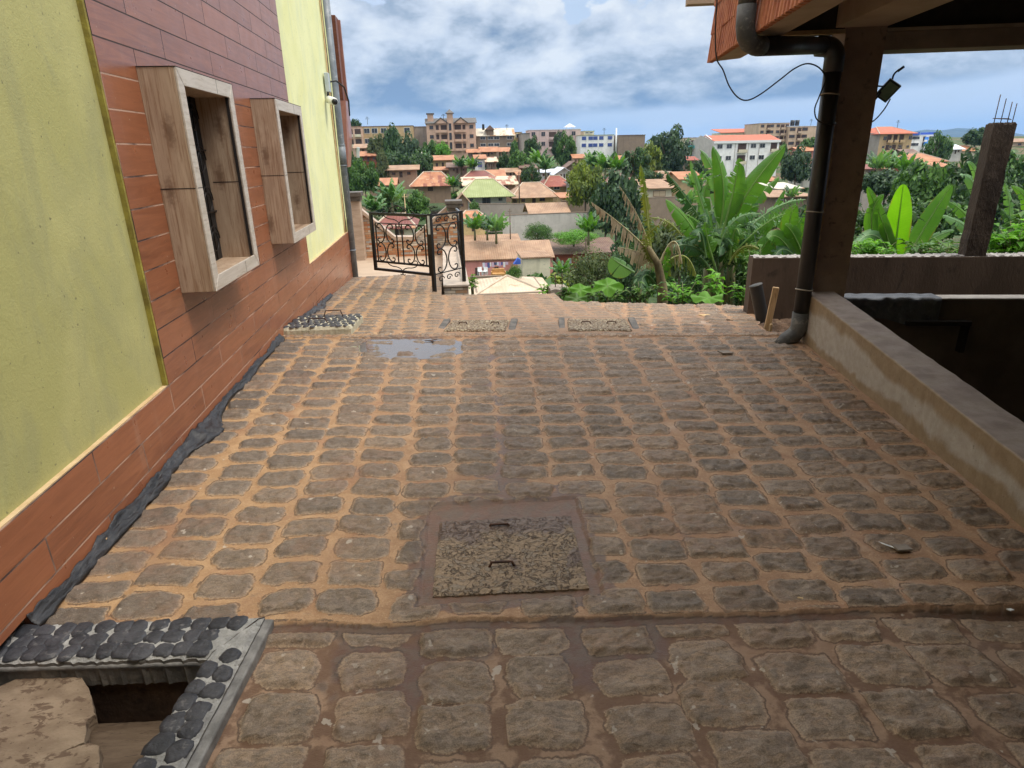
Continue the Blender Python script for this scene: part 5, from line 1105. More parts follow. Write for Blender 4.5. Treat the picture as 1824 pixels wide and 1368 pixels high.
house('small brown-roofed hut near the blue and white block', 1610, 1632, 272, 266, 280, 196, 6, 'brown', 'brown', 'gx', .7, group=HG)
house('grey block house behind the right-hand bananas', 1536, 1600, 327, 322, 350, 96, 8, 'grey', 'tan', 'flat', .3, group=HG, wins=[(.35, .3, .08, .3)])
house('long tan-roofed house left of the rust-red streaked roof, behind the bananas', 690, 742, 302, 295, 316, 150, 8, 'mud', 'tan', 'gx', .8, group=HG)
house('brown-roofed house between the maroon roof and the clay-walled house', 800, 832, 297, 290, 308, 168, 7, 'brown', 'brown', 'gx', .7, group=HG)
house('rusty lean-to under the clay-walled house', 776, 800, 303, 298, 312, 172, 5, 'ochre', 'rust', 'shed', .6, group=HG)
house('tan-roofed cottage behind the orange-striped roof', 896, 924, 306, 300, 314, 170, 6, 'beige', 'tan', 'gx', .7, group=HG)
house('orange shack under the dark dense tree', 925, 944, 312, 307, 322, 154, 5, 'brick', 'orange', 'shed', .6, group=HG)
house('brown-roofed house left of the white tin shed', 930, 958, 298, 291, 308, 172, 7, 'mud', 'brown', 'gx', .8, group=HG)
house('dark-roofed hut above the white gable', 1010, 1034, 297, 288, 306, 174, 6, 'brown', 'brown', 'gy', .8, group=HG)
house('pinkish terrace house below the pale pink block', 1022, 1040, 281, 275, 292, 194, 5, 'pinkbeige', 'orange', 'gx', .5, group=HG)
house('rust-roofed house below the windowless barn', 1106, 1140, 284, 277, 296, 186, 7, 'mud', 'rust', 'gx', .8, group=HG)
house('cream wall house in front of the skyline tree', 1146, 1176, 306, 300, 318, 150, 6, 'cream', 'tan', 'shed', .7, group=HG)
house('orange-walled house under the tan hip roof', 1002, 1040, 352, 344, 366, 118, 6, 'ochre', 'orange', 'shed', .6, group=HG)
house('grey-roofed lean-to against the red-roofed house', 1016, 1036, 330, 324, 342, 140, 5, 'greyw', 'grey', 'shed', .5, group=HG)
house('tan roof just right of the thin mast', 1240, 1262, 300, 293, 312, 160, 6, 'beige', 'tan', 'gx', .6, group=HG)
house('small brick house below the white apartment block, right', 1352, 1378, 322, 315, 338, 140, 6, 'brick', 'orange', 'gx', .6, group=HG)
house('pale-roofed shed behind the far dark rounded tree', 1432, 1462, 300, 293, 314, 150, 7, 'greyw', 'patch', 'gx', .6, group=HG)
house('maroon-roofed shed seen low past the column', 1540, 1580, 300, 293, 312, 140, 7, 'brown', 'maroon', 'gx', .7, group=HG)
# compound walls
def wall_(label, px0, px1, pt0, pt1, pb, Y0_, Y1_, m_):
    a = W(px0, pb, Y0_); b_ = W(px1, pb, Y1_); za = W(px0, pt0, Y0_).z; zb2 = W(px1, pt1, Y1_).z; r = empty('garden_wall', a, label, 'wall')
    d = Vector((b_.x - a.x, b_.y - a.y, 0)); m = MB(); m.prism([(0, 0, -3), (d.x, d.y, -3 + b_.z - a.z), (d.x, d.y, zb2 - a.z), (0, 0, za - a.z)], (0, .25, 0)); m.build('wall', WM[m_], r)
    m = MB(); m.prism([(0, -.04, za - a.z), (d.x, d.y - .04, zb2 - a.z), (d.x, d.y - .04, zb2 - a.z + .1), (0, -.04, za - a.z + .1)], (0, .34, 0)); m.build('coping', WM['brown'], r)
wall_('long high grey plastered compound wall in mid valley', 896, 1052, 384, 378, 425, 98, 101, 'greyw')
wall_('rough grey block wall below the green-roofed house', 838, 940, 364, 363, 382, 112, 114, 'grey')
wall_('low brown mud wall by the pink house', 838, 905, 494, 492, 508, 68, 70, 'mud')
wall_('weathered plank fence beside the low tan-roofed store', 1150, 1212, 353, 350, 376, 106, 108, 'brown')
wall_('grey wall in front of the white-gabled houses', 1000, 1060, 358, 360, 372, 112, 114, 'brown')

# ------------------------------------------------------------------ blocks on the ridge
def frame3(r, w, h, z0, x0, wd, ht, m_, slab, y=-1.3):
    """a balcony: dark panel, slab, rail"""
    m = MB(); m.box(x0, x0 + wd, -.02, .06, z0, z0 + ht); o = m.build('balcony', M_door, r)  # flat panel, the recess's shade put into its dark colour
    m = MB(); m.box(x0 - .05, x0 + wd + .05, -.9, 0, z0 - .18, z0); m.box(x0 - .05, x0 + wd + .05, -.92, -.82, z0, z0 + ht * .30); m.build('railing', m_, o)
def block(label, px0, px1, pt, pb, Y, depth, floors, wall, roof, wins, bal=(), kind='flat', frame=None, pane=None, pr=None, railm=None, fl0=0, group='blocks on the far ridge', wsz=(1.3, 1.2), o=.4, below=3):
    r, w, h, d = house(label, px0, px1, pt, pr or pt, pb, Y, depth, wall, roof, kind, o, group=group, cat='building', name='apartment_building', below=below)
    fh = h / floors
    for f in range(fl0, floors):
        for x in wins: win(r, x * w - wsz[0] / 2, f * fh + fh * .36, wsz[0], min(wsz[1], fh * .5), frame, pane)
        for (x, bw_) in bal: frame3(r, w, h, f * fh + .15, x * w, bw_ * w, fh * .74, railm or WM[wall], 0)
    return r, w, h
# pink-beige apartments with dark roof and stair tower
r, w, h = block('tall beige-pink apartment block with grey gabled roof and a stair tower', 762, 849, 219, 269, 228, 12, 3, 'pinkbeige', 'grey', [.10, .91], [(.19, .06), (.29, .12), (.57, .13), (.73, .06)], 'gx', pr=211, pane=M_pane, frame=M_fbrown)
m = MB(); m.box(w * .425, w * .545, -.6, 3.5, 0, h + 3.0); m.build('stair_tower', WM['pinkbeige'], r)
m = MB(); m.add([(w * .40, -1.1, h + 3), (w * .57, -1.1, h + 3), (w * .57, 4, h + 3), (w * .40, 4, h + 3), (w * .485, 1.5, h + 4.3)], [(0, 1, 4), (1, 2, 4), (2, 3, 4), (3, 0, 4), (3, 2, 1, 0)]); m.build('tower_roof', RM['grey'], r)
for f in range(3): win(r, w * .455, f * h / 3 + .6, w * .05, h / 3 * .75, M_door, M_pane, y=-.6)
m = MB(); m.box(w * .03, w * .15, 2, 5, h, h + 2.9); m.build('roof_room', WM['pinkbeige'], r)
m = MB(); m.box(w * .01, w * .17, 1.6, 5.4, h + 2.9, h + 3.2); m.build('roof_room_cover', RM['grey'], r)
for x in (.30, .70):
    m = MB(); m.prism([(w * (x - .12), -.75, h - .1), (w * (x + .12), -.75, h - .1), (w * x, -.75, h + 1.35)], (0, 3.5, 0)); m.build('porch_gable', WM['pinkbeige'], r)
    m = MB(); m.prism([(w * (x - .14), -.95, h - .1), (w * x, -.95, h + 1.45), (w * x, -.95, h + 1.75), (w * (x - .155), -.95, h - .1)], (0, 3.7, 0)); m.prism([(w * x, -.95, h + 1.45), (w * (x + .14), -.95, h - .1), (w * (x + .155), -.95, h - .1), (w * x, -.95, h + 1.75)], (0, 3.7, 0)); m.build('gable_roof', RM['grey'], r)
block('long brown two-storey block with white windows behind the big dark tree', 648, 738, 225, 262, 232, 10, 2, 'ochre', 'brown', [.09, .24, .42, .62, .88], (), wsz=(2.0, 1.9))
r, w, h = block('cream arcaded block at the far left of the ridge', 618, 648, 226, 262, 230, 10, 2, 'pinkbeige', 'tan', [], [(.15, .28), (.55, .36)], railm=WM['cream'])
block('bare grey block wall building between the brown block and the apartments', 738, 762, 226, 262, 236, 9, 2, 'grey', 'brown', [])
r, w, h = block('grimy two-storey house with rust-patched tin roof and a dormer', 850, 916, 241, 265, 232, 10, 2, 'brown', 'patch', [.16, .37, .53, .88], (), 'gx', pr=229, wsz=(1.9, 1.7), o=.5)
m = MB(); m.box(w * .27, w * .45, -.3, 4, h - .1, h + 1.9); m.build('dormer', WM['brown'], r); m = MB(); m.prism([(w * .24, -.8, h + 1.8), (w * .48, -.8, h + 1.8), (w * .36, -.8, h + 3.2)], (0, 5, 0)); m.build('dormer_roof', RM['brown'], r)
m = MB(); m.box(w * .16, w * .22, 1, 2.2, h + 1.8, h + 3.6); m.build('water_tank', M_blackp, r)
block('narrow yellow-fronted building between the grimy house and the pink block', 916, 930, 236, 264, 236, 8, 2, 'yellow', 'brown', [.5], ())
block('plain grey gabled building left of the pale pink block', 929, 944, 238, 262, 226, 10, 2, 'grey', 'grey', [])
r, w, h = block('wide pale pink block with arched openings on the ridge', 943, 1034, 231, 266, 236, 10, 2, 'palepink', 'white', [.08, .27, .62, .86], [(.38, .14)], wsz=(1.5, 1.5), frame=WM['palepink'])
m = MB(); q0 = W(1016, 228, 238); x0 = q0.x - r.location.x; zz = q0.z - r.location.z
m.box(x0 - 1.3, x0 - 1.1, 3, 3.2, h, zz + .3); m.box(x0 + 1.1, x0 + 1.3, 3, 3.2, h, zz + .3); m.build('pavilion_post', WM['white'], r)
m = MB(); m.add([(x0 - 2, 2, zz + .3), (x0 + 2, 2, zz + .3), (x0 + 2, 5, zz + .3), (x0 - 2, 5, zz + .3), (x0, 3.5, zz + 1.6)], [(0, 1, 4), (1, 2, 4), (2, 3, 4), (3, 0, 4), (3, 2, 1, 0)]); m.build('pavilion_roof', RM['white'], r)
block('white two-storey block with blue windows and doors on the ridge', 1034, 1093, 241, 266, 228, 9, 2, 'white', 'green', [.10, .30, .44, .62, .88], (), frame=M_bpane, pane=M_bpane, wsz=(1.5, 1.8), o=.9)
block('upper pavilion set back behind the white and blue block', 1040, 1058, 234, 240, 238, 6, 1, 'cream', 'green', [.3, .7], ())
block('windowless brown barn-like building left of the big dark tree', 1101, 1148, 241, 268, 226, 9, 2, 'brown', 'brown', [])
block('narrow building with turquoise balconies right of the big dark tree', 1219, 1243, 246, 282, 196, 8, 2, 'cream', 'tan', [.25, .72], [(.05, .9)], railm=WM['teal'], wsz=(1.3, 1.1))
block('long cream building with low orange roof behind the white block', 1284, 1350, 236, 250, 246, 9, 1, 'cream', 'tile', [], (), 'shed', pr=230)
r, w, h = block('tall tan apartment block with balcony band on the ridge', 1349, 1402, 220, 262, 234, 12, 4, 'beige', 'tan', [.10, .42, .62, .92], [(.24, .13), (.70, .13)], wsz=(1.3, 1.2), pane=M_pane, frame=M_fbrown)
r, w, h = block('grey and tan block with rooftop water tanks', 1402, 1462, 225, 262, 232, 12, 3, 'beige', 'white', [.06, .14, .42, .50, .88], [(.24, .12)], wsz=(1.1, 1.1), frame=M_fbrown)
for k in range(2):
    m = MB(); m.tube([(w * (.20 + .14 * k), 3, h + .3), (w * (.20 + .14 * k), 3, h + 2.2)], .75, 12); m.build('water_tank', M_blackp, r, True)
# white apartments with red roof
r, w, h = block('white four-storey apartment block under a red tile roof', 1267, 1379, 251, 333, 186, 14, 4, 'white', 'tile', [.08, .225, .60, .74], [(.36, .13), (.87, .10)], 'gx', pr=241, wsz=(1.7, 1.3), frame=M_frame, pane=M_pane, railm=WM['cream'], o=.3, below=3, fl0=2)
m = MB(); m.box(-.3, w + .3, -.35, .2, h - .55, h + .12); m.build('white_fascia', M_frame, r)
for x in (.315, .52, .69):
    m = MB(); m.box(x * w, x * w + .12, -.06, .05, 0, h - .6); m.build('rain_pipe', WM['grey'], r)
# side wing turned away; its shade is put in as a greyer wall
q0 = W(1252, 258, 192); m = MB(); m.prism([(0, .02, -3), (0, 14, -3), (0, 14, h), (0, 7, h + 2.0), (0, .02, h)], (-.2, 0, 0)); m.build('side_wall', WM['white'], r)
m = MB(); m.prism([(-3.2, 12.5, -3), (-.2, .1, -3), (-.2, .1, h - .1), (-1.7, 6.5, h + 1.8), (-3.2, 12.5, h - .6)], (.05, .3, 0)); m.build('side_wing', WM['greyw'], r)
r, w, h = block('half-finished block with a red hip roof and open upper floor, seen past the column', 1563, 1620, 236, 272, 206, 14, 2, 'ochre', 'tile', [], [(.22, .14), (.42, .12), (.60, .14)], 'hip', pr=226, o=1.0)
for x in (.10, .88): win(r, x * w, h * .62, 1.3, 1.3, WM['ochre'], M_pane)
for x in (.1, .32, .62, .86): win(r, x * w, h * .22, 1.0, .9, WM['ochre'], M_pane)
m = MB(); m.prism([(0, 0, -3), (-3.8, 13, -3), (-3.8, 13, h), (0, 0, h)], (.05, .3, 0)); m.build('side_wall', WM['grey'], r)
r, w, h = block('blue and white three-storey building with a blue banner', 1617, 1663, 241, 264, 216, 10, 2, 'white', 'white', [.10, .28, .84], [(.52, .10)], wsz=(2.0, 1.6), pane=M_pane)
m = MB(); m.box(.0, w * .32, -.5, 6, h, h + 1.1); m.box(w * .86, w * 1.25, 1, 6, h - .1, h + .9); m.build('blue_roof_edge', WM['blue'], r)
m = MB(); m.box(w * .55, w * .70, -.45, -.35, h * .12, h * .86); m.build('banner', mat('banner_blue', (.04, .16, .62), (.10, .36, .80), .35, .6, 0), r)
# ------------------------------------------------------------------ foliage
def leafmat(name, c1, c2, c3, trans=.25, scale=1.2, rough=.5):
    m, g, b = principled(name); co = g.n('ShaderNodeTexCoord').outputs['Object']; ps = g.n('ShaderNodeNewGeometry').outputs['Random Per Island']
    c = g.mix(ps, c1, c2); c = g.mix(g.ss(g.noise(co, scale, 4), .48, .66), c, c3); c = g.mix(g.m('MULTIPLY', g.ss(g.m('FRACT', g.m('MULTIPLY', ps, 17.3)), .86, .95), .6), c, tuple(min(1, k * 1.7) for k in c2))
    g.nt.links.new(c, b.inputs['Base Color']); b.inputs['Roughness'].default_value = rough; b.inputs['Specular IOR Level'].default_value = .3
    t = g.n('ShaderNodeBsdfTranslucent'); g.nt.links.new(g.mix(1.0, c, (1.35, 1.5, .55), 'MULTIPLY'), t.inputs[0]); ms = g.n('ShaderNodeMixShader', i_0=trans)
    out = g.nt.nodes['Material Output']; g.nt.links.new(b.outputs[0], ms.inputs[1]); g.nt.links.new(t.outputs[0], ms.inputs[2]); g.nt.links.new(ms.outputs[0], out.inputs[0])
    MATS[name] = m; return m
LM = {'dark': leafmat('dark_leaves', (.018, .045, .016), (.065, .125, .036), (.022, .048, .020)),
 'blue': leafmat('blue_green_leaves', (.022, .050, .026), (.075, .125, .055), (.024, .050, .028)),
 'mid': leafmat('mid_leaves', (.030, .080, .018), (.105, .20, .042), (.034, .080, .020)),
 'yel': leafmat('yellow_green_leaves', (.07, .11, .018), (.23, .28, .045), (.06, .10, .022), .3),
 'lit': leafmat('bright_leaves', (.08, .21, .025), (.17, .36, .05), (.06, .15, .02), .4),
 'olive': leafmat('olive_leaves', (.060, .085, .030), (.12, .145, .055), (.040, .060, .025), .25, 3)}
M_bark = mat('bark', (.09, .065, .045), (.16, .12, .085), 6, .9, .6, 30, (1, 1, .3))
def crown_mesh(name, n, leaf, seed, shape='round', clumps=34, mt=None):
    q = np.random.RandomState(seed); cl = []
    for i in range(clumps):
        while True:
            p = q.uniform(-1, 1, 3)
            r_ = np.linalg.norm(p)
            if r_ < 1 and r_ > .28: break
        z = (p[2] + 1) / 2
        if shape == 'cone': k = 1.08 - z * .85; p[0] *= k; p[1] *= k
        if shape == 'flat': p[2] = p[2] * .6 + .35
        cl.append((p[0] * .82, p[1] * .82, .12 + (p[2] + 1) / 2 * .80, q.uniform(.17, .33)))
    cl = np.array(cl); k = q.randint(0, clumps, n); c = cl[k]
    d = q.normal(size=(n, 3)); d /= np.linalg.norm(d, axis=1)[:, None]; rad = c[:, 3:4] * q.uniform(.70, 1.10, (n, 1))
    P_ = c[:, :3] + d * rad * np.array([1, 1, .62])
    nr = d + np.array([0, 0, .55]) + q.normal(size=(n, 3)) * .42; nr /= np.linalg.norm(nr, axis=1)[:, None]
    t = np.cross(nr, q.normal(size=(n, 3))); t /= np.linalg.norm(t, axis=1)[:, None]; bt = np.cross(nr, t)
    s = leaf * q.uniform(.6, 1.35, (n, 1)); vs = np.stack([P_ - t * s, P_ + bt * s * .5, P_ + t * s, P_ - bt * s * .5], 1).reshape(-1, 3)
    me = bpy.data.meshes.new(name); me.from_pydata(vs.tolist(), [], [(4 * i, 4 * i + 1, 4 * i + 2, 4 * i + 3) for i in range(n)])
    if mt: me.materials.append(mt)
    return me
def trunk_mesh(seed, zc=.45, r_=.035):
    q = random.Random(seed); m = MB(); m.tube([(0, 0, -.15), (q.uniform(-.03, .03), q.uniform(-.03, .03), .2), (q.uniform(-.06, .06), q.uniform(-.06, .06), zc)], [r_ * 1.3, r_, r_ * .7], 7)
    for k in range(6):
        a = k * 1.05 + q.random(); z0 = .12 + .3 * q.random(); m.tube([(0, 0, z0), (.25 * math.cos(a), .25 * math.sin(a), z0 + .2), (.5 * math.cos(a), .5 * math.sin(a), z0 + .42)], [r_ * .7, r_ * .45, r_ * .2], 6)
    me = bpy.data.meshes.new('trunk'); me.from_pydata(m.v, [], m.f); me.materials.append(M_bark); return me
CR = {}
for nm, (n, lf, sd_, sh, cl_) in {'a': (3600, .072, 1, 'round', 30), 'b': (3600, .070, 2, 'round', 38), 'c': (3800, .066, 3, 'cone', 40), 'd': (3400, .072, 4, 'flat', 30), 'near': (9000, .030, 6, 'round', 70)}.items():
    CR[nm] = {k: None for k in LM}; base = crown_mesh('crown', n, lf, sd_, sh, cl_)
    for k in LM:
        c = base.copy(); c.materials.append(LM[k]); CR[nm][k] = c
TRK = [trunk_mesh(s) for s in (1, 2, 3)]
tcount = [0]
def tree(label, px, pt, pb, wpx, Y, var='a', lm='mid', group='trees across the valley', name='broadleaf_tree', depth=1.0):
    tcount[0] += 1; q = random.Random(tcount[0]); a = W(px, pb, Y); t = W(px, pt, Y); r0 = (W(px + wpx / 2, pb, Y).x - a.x)
    r = empty(name, a, label, 'tree' if name != 'leafy_shrub' else 'shrub', group, q.random() * 6.28); h = t.z - a.z
    r.scale = (r0, r0 * depth, h / .98)
    o = bpy.data.objects.new('crown', CR[var][lm]); COL.objects.link(o); o.parent = r
    o = bpy.data.objects.new('trunk', TRK[tcount[0] % 3]); COL.objects.link(o); o.parent = r
    return r
T_ = [
 ('dark bushy tree right beside the grey downpipe', 622, 254, 345, 44, 120, 'a', 'dark'), ('lighter tree below the far left roofs', 652, 282, 348, 56, 110, 'b', 'mid'),
 ('tall dark conifer-like tree in front of the long brown block', 704, 218, 318, 62, 196, 'c', 'dark'), ('dark tree at the right shoulder of the tall conifer-like one', 732, 237, 310, 52, 190, 'a', 'blue'),
 ('olive tree at the left shoulder of the tall conifer-like one', 676, 240, 300, 44, 200, 'b', 'olive'), ('wide dark tree under the tall conifer-like one', 705, 268, 325, 70, 165, 'd', 'dark'),
 ('dark round tree above the rust-red roof', 752, 268, 320, 56, 158, 'a', 'dark'), ('bright green round tree at the foot of the beige-pink apartments', 790, 253, 284, 30, 206, 'a', 'lit'),
 ('mid green tree beside the apartments, left', 768, 250, 284, 34, 212, 'b', 'mid'), ('loose olive tree left of the rusty hut', 684, 262, 330, 34, 150, 'c', 'olive'),
 ('dense bush behind the gate wall', 738, 340, 396, 62, 78, 'b', 'mid'), ('dark undergrowth tree behind the gate', 690, 350, 400, 70, 84, 'd', 'dark'), ('small bush under the whitewashed house', 846, 357, 384, 22, 104, 'a', 'mid'),
 ('dark dense tree between cream roofs and the tan hip roof', 945, 293, 336, 36, 138, 'a', 'dark'), ('round dark tree in front of the grey gabled building', 948, 243, 284, 36, 206, 'a', 'dark'),
 ('grey-green tree before the pale pink block', 993, 231, 290, 28, 208, 'c', 'blue'), ('full dark green tree before the pale pink block', 1009, 236, 296, 40, 200, 'a', 'mid'),
 ('olive tree left of the banana clumps on the slope', 925, 268, 312, 44, 176, 'b', 'mid'), ('dark tree behind the white porch house', 900, 272, 312, 30, 182, 'a', 'dark'),
 ('loose yellow-green tree in mid valley', 1043, 288, 372, 72, 108, 'b', 'yel'), ('grey-green airy tree in mid valley, behind the dead banana leaves', 1098, 304, 418, 100, 97, 'b', 'blue'),
 ('dark tree behind the airy one', 1078, 330, 416, 74, 96, 'a', 'dark'), ('big dark rounded tree on the skyline', 1189, 227, 312, 84, 166, 'a', 'blue'),
 ('bright yellow-green round-headed tree by the big dark one', 1152, 254, 318, 56, 152, 'a', 'yel'), ('dark green tree under the yellow-green round-headed one', 1130, 264, 322, 56, 150, 'b', 'dark'),
 ('small dark bush at the foot of the skyline tree', 1158, 304, 332, 44, 136, 'd', 'dark'), ('bush beside the turquoise balconies', 1243, 285, 330, 40, 150, 'b', 'dark'),
 ('dark rounded tree right of the white apartments', 1416, 262, 326, 56, 148, 'a', 'blue'), ('green tree at the foot of the tank-topped block', 1440, 245, 272, 36, 206, 'b', 'mid'), ('dark tree at the corner of the white apartments', 1392, 252, 292, 24, 180, 'c', 'dark'),
 ('broad grey-green tree past the column, left', 1572, 300, 372, 96, 78, 'd', 'blue'), ('broad tree past the column, in the middle of the gap', 1632, 288, 392, 104, 72, 'b', 'mid'), ('dark tree standing behind the half-built post', 1712, 272, 400, 110, 70, 'a', 'dark'),
 ('round tree before the blue and white building', 1664, 236, 296, 44, 180, 'a', 'mid'), ('dark spreading tree on the skyline left of the half-built post', 1736, 228, 262, 46, 212, 'b', 'dark'),
 ('green tree right of the half-built post', 1816, 262, 348, 96, 92, 'b', 'mid'), ('second green tree at the far right edge', 1850, 290, 400, 110, 60, 'a', 'dark'), ('dark tree low behind the post foot', 1752, 320, 420, 120, 52, 'b', 'dark'),
 ('dark thicket past the column near the bananas', 1600, 350, 440, 130, 42, 'a', 'dark'), ('thicket between the column and the half-built post', 1670, 360, 450, 120, 40, 'd', 'mid'), ('thicket behind the fat downpipe', 1470, 360, 450, 130, 46, 'b', 'dark'),
 ('dark tree filling in behind the big banana clump', 1300, 370, 480, 150, 40, 'b', 'dark'), ('thicket left of the big banana clump', 1210, 385, 500, 120, 38, 'a', 'olive'), ('dark thicket behind the dead banana', 1140, 400, 500, 110, 50, 'b', 'dark'),
 ('faraway treetops at the left end of the ridge', 632, 212, 232, 26, 262, 'b', 'dark'), ('yellowish tree by the long brown block', 742, 244, 284, 22, 214, 'c', 'olive'), ('thin tree left of the grimy house', 916, 248, 284, 22, 208, 'c', 'mid'),
 ('dark tree above the compound wall', 1128, 380, 440, 60, 62, 'a', 'blue')]
for t in T_: tree(*t)
tree('round olive shrub with fine leaves just beyond the paving', 1060, 448, 548, 120, 24, 'near', 'olive', 'shrubs below the paving', 'leafy_shrub')
tree('dark leafy shrub left of the dead banana', 1120, 440, 560, 90, 19, 'near', 'dark', 'shrubs below the paving', 'leafy_shrub')
tree('small dense shrub in front of the cream block', 918, 472, 510, 30, 56, 'near', 'mid', 'shrubs below the paving', 'leafy_shrub')
tree('bushy shrub against the long grey wall, left', 958, 398, 436, 56, 88, 'near', 'mid', 'shrubs below the paving', 'leafy_shrub')
tree('low bright shrubs against the long grey wall, right', 1022, 410, 436, 90, 87, 'near', 'lit', 'shrubs below the paving', 'leafy_shrub')
tree('dark low shrub under the big banana clump', 1270, 460, 580, 150, 12.5, 'near', 'dark', 'shrubs below the paving', 'leafy_shrub')
tree('dark shrub behind the soil corner', 1350, 430, 560, 110, 12.0, 'near', 'dark', 'shrubs below the paving', 'leafy_shrub')
tree('shrub low behind the back wall', 1480, 420, 540, 150, 13, 'near', 'mid', 'shrubs below the paving', 'leafy_shrub')
def scrub():                          # low scrub between the houses, too many bushes to count
    q = np.random.RandomState(77); vs = []; base = np.array([v.co[:] for v in CR['b']['mid'].vertices]).reshape(-1, 4, 3)
    for i in range(230):
        Y = q.choice([64, 74, 90, 104, 118, 132, 150, 168, 184, 200, 212, 222]) + q.uniform(-4, 4); px = q.uniform(612, 1500) if Y > 80 else q.uniform(900, 1500)
        c = W(px, 300, Y); s = q.uniform(1.2, 2.9) * (1.25 if Y < 100 else 1); k = q.choice(len(base), 420)
        P_ = base[k].copy(); ctr = P_.mean(1, keepdims=True); P_ = ctr + (P_ - ctr) * 2.2
        P_ = P_ * np.array([s * q.uniform(.9, 1.6), s, s * q.uniform(.7, 1.1)]) + np.array([c.x, Y, zt(Y) - .4]); vs.append(P_.reshape(-1, 3))
    vs = np.concatenate(vs); n = len(vs) // 4; me = bpy.data.meshes.new('scrub'); me.from_pydata(vs.tolist(), [], np.arange(4 * n).reshape(-1, 4).tolist())
    for k in ('mid', 'dark', 'olive', 'lit'): me.materials.append(LM[k])
    me.polygons.foreach_set('material_index', np.repeat(q.choice([0, 0, 0, 1, 1, 2, 2, 3], 230), 420)); o = bpy.data.objects.new('scrub', me); COL.objects.link(o); tag(o, kind='stuff')
scrub()

# ------------------------------------------------------------------ banana plants
def bleafmat(name, c1, c2, mid, trans=.35, tc=(1.5, 1.7, .45)):
    m, g, b = principled(name); co = g.n('ShaderNodeNewGeometry').outputs['Position']; at = g.n('ShaderNodeAttribute', attribute_name='u').outputs['Fac']; av = g.n('ShaderNodeAttribute', attribute_name='v').outputs['Fac']
    c = g.mix(g.ss(g.noise(co, 2.2, 5), .35, .65), c1, c2)
    vein = g.m('SINE', g.m('MULTIPLY', g.m('ADD', av, g.m('MULTIPLY', g.m('ABSOLUTE', at), .05)), 420.0)); c = g.mix(g.m('MULTIPLY', g.ss(vein, .2, .9), .25), c, tuple(k * .72 for k in c1))
    c = g.mix(g.m('SUBTRACT', 1.0, g.ss(g.m('ABSOLUTE', at), .02, .06)), c, mid)
    c = g.mix(g.m('MULTIPLY', g.m('MULTIPLY', g.ss(g.m('ABSOLUTE', at), .82, 1.0), g.ss(g.noise(co, 7, 4), .5, .65)), .8), c, (.25, .17, .06))
    g.nt.links.new(c, b.inputs['Base Color']); b.inputs['Roughness'].default_value = .42; b.inputs['Specular IOR Level'].default_value = .45
    g.nt.links.new(g.bump(vein, .25, .004), b.inputs['Normal'])
    t = g.n('ShaderNodeBsdfTranslucent'); g.nt.links.new(g.mix(1.0, c, tc, 'MULTIPLY'), t.inputs[0]); ms = g.n('ShaderNodeMixShader', i_0=trans)
    out = g.nt.nodes['Material Output']; g.nt.links.new(b.outputs[0], ms.inputs[1]); g.nt.links.new(t.outputs[0], ms.inputs[2]); g.nt.links.new(ms.outputs[0], out.inputs[0])
    return m
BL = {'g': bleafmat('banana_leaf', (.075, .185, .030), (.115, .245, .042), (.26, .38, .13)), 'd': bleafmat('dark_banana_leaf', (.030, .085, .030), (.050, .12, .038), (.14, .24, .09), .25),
 'y': bleafmat('bright_banana_leaf', (.14, .33, .015), (.19, .40, .025), (.26, .40, .08), .5), 'p': bleafmat('pale_banana_leaf', (.12, .24, .10), (.17, .30, .14), (.30, .42, .22), .3),
 'b': bleafmat('dead_banana_leaf', (.34, .25, .15), (.52, .42, .30), (.42, .36, .20), .15, (1, .9, .7)), 'o': bleafmat('fading_banana_leaf', (.12, .16, .035), (.20, .20, .05), (.34, .36, .12), .3)}
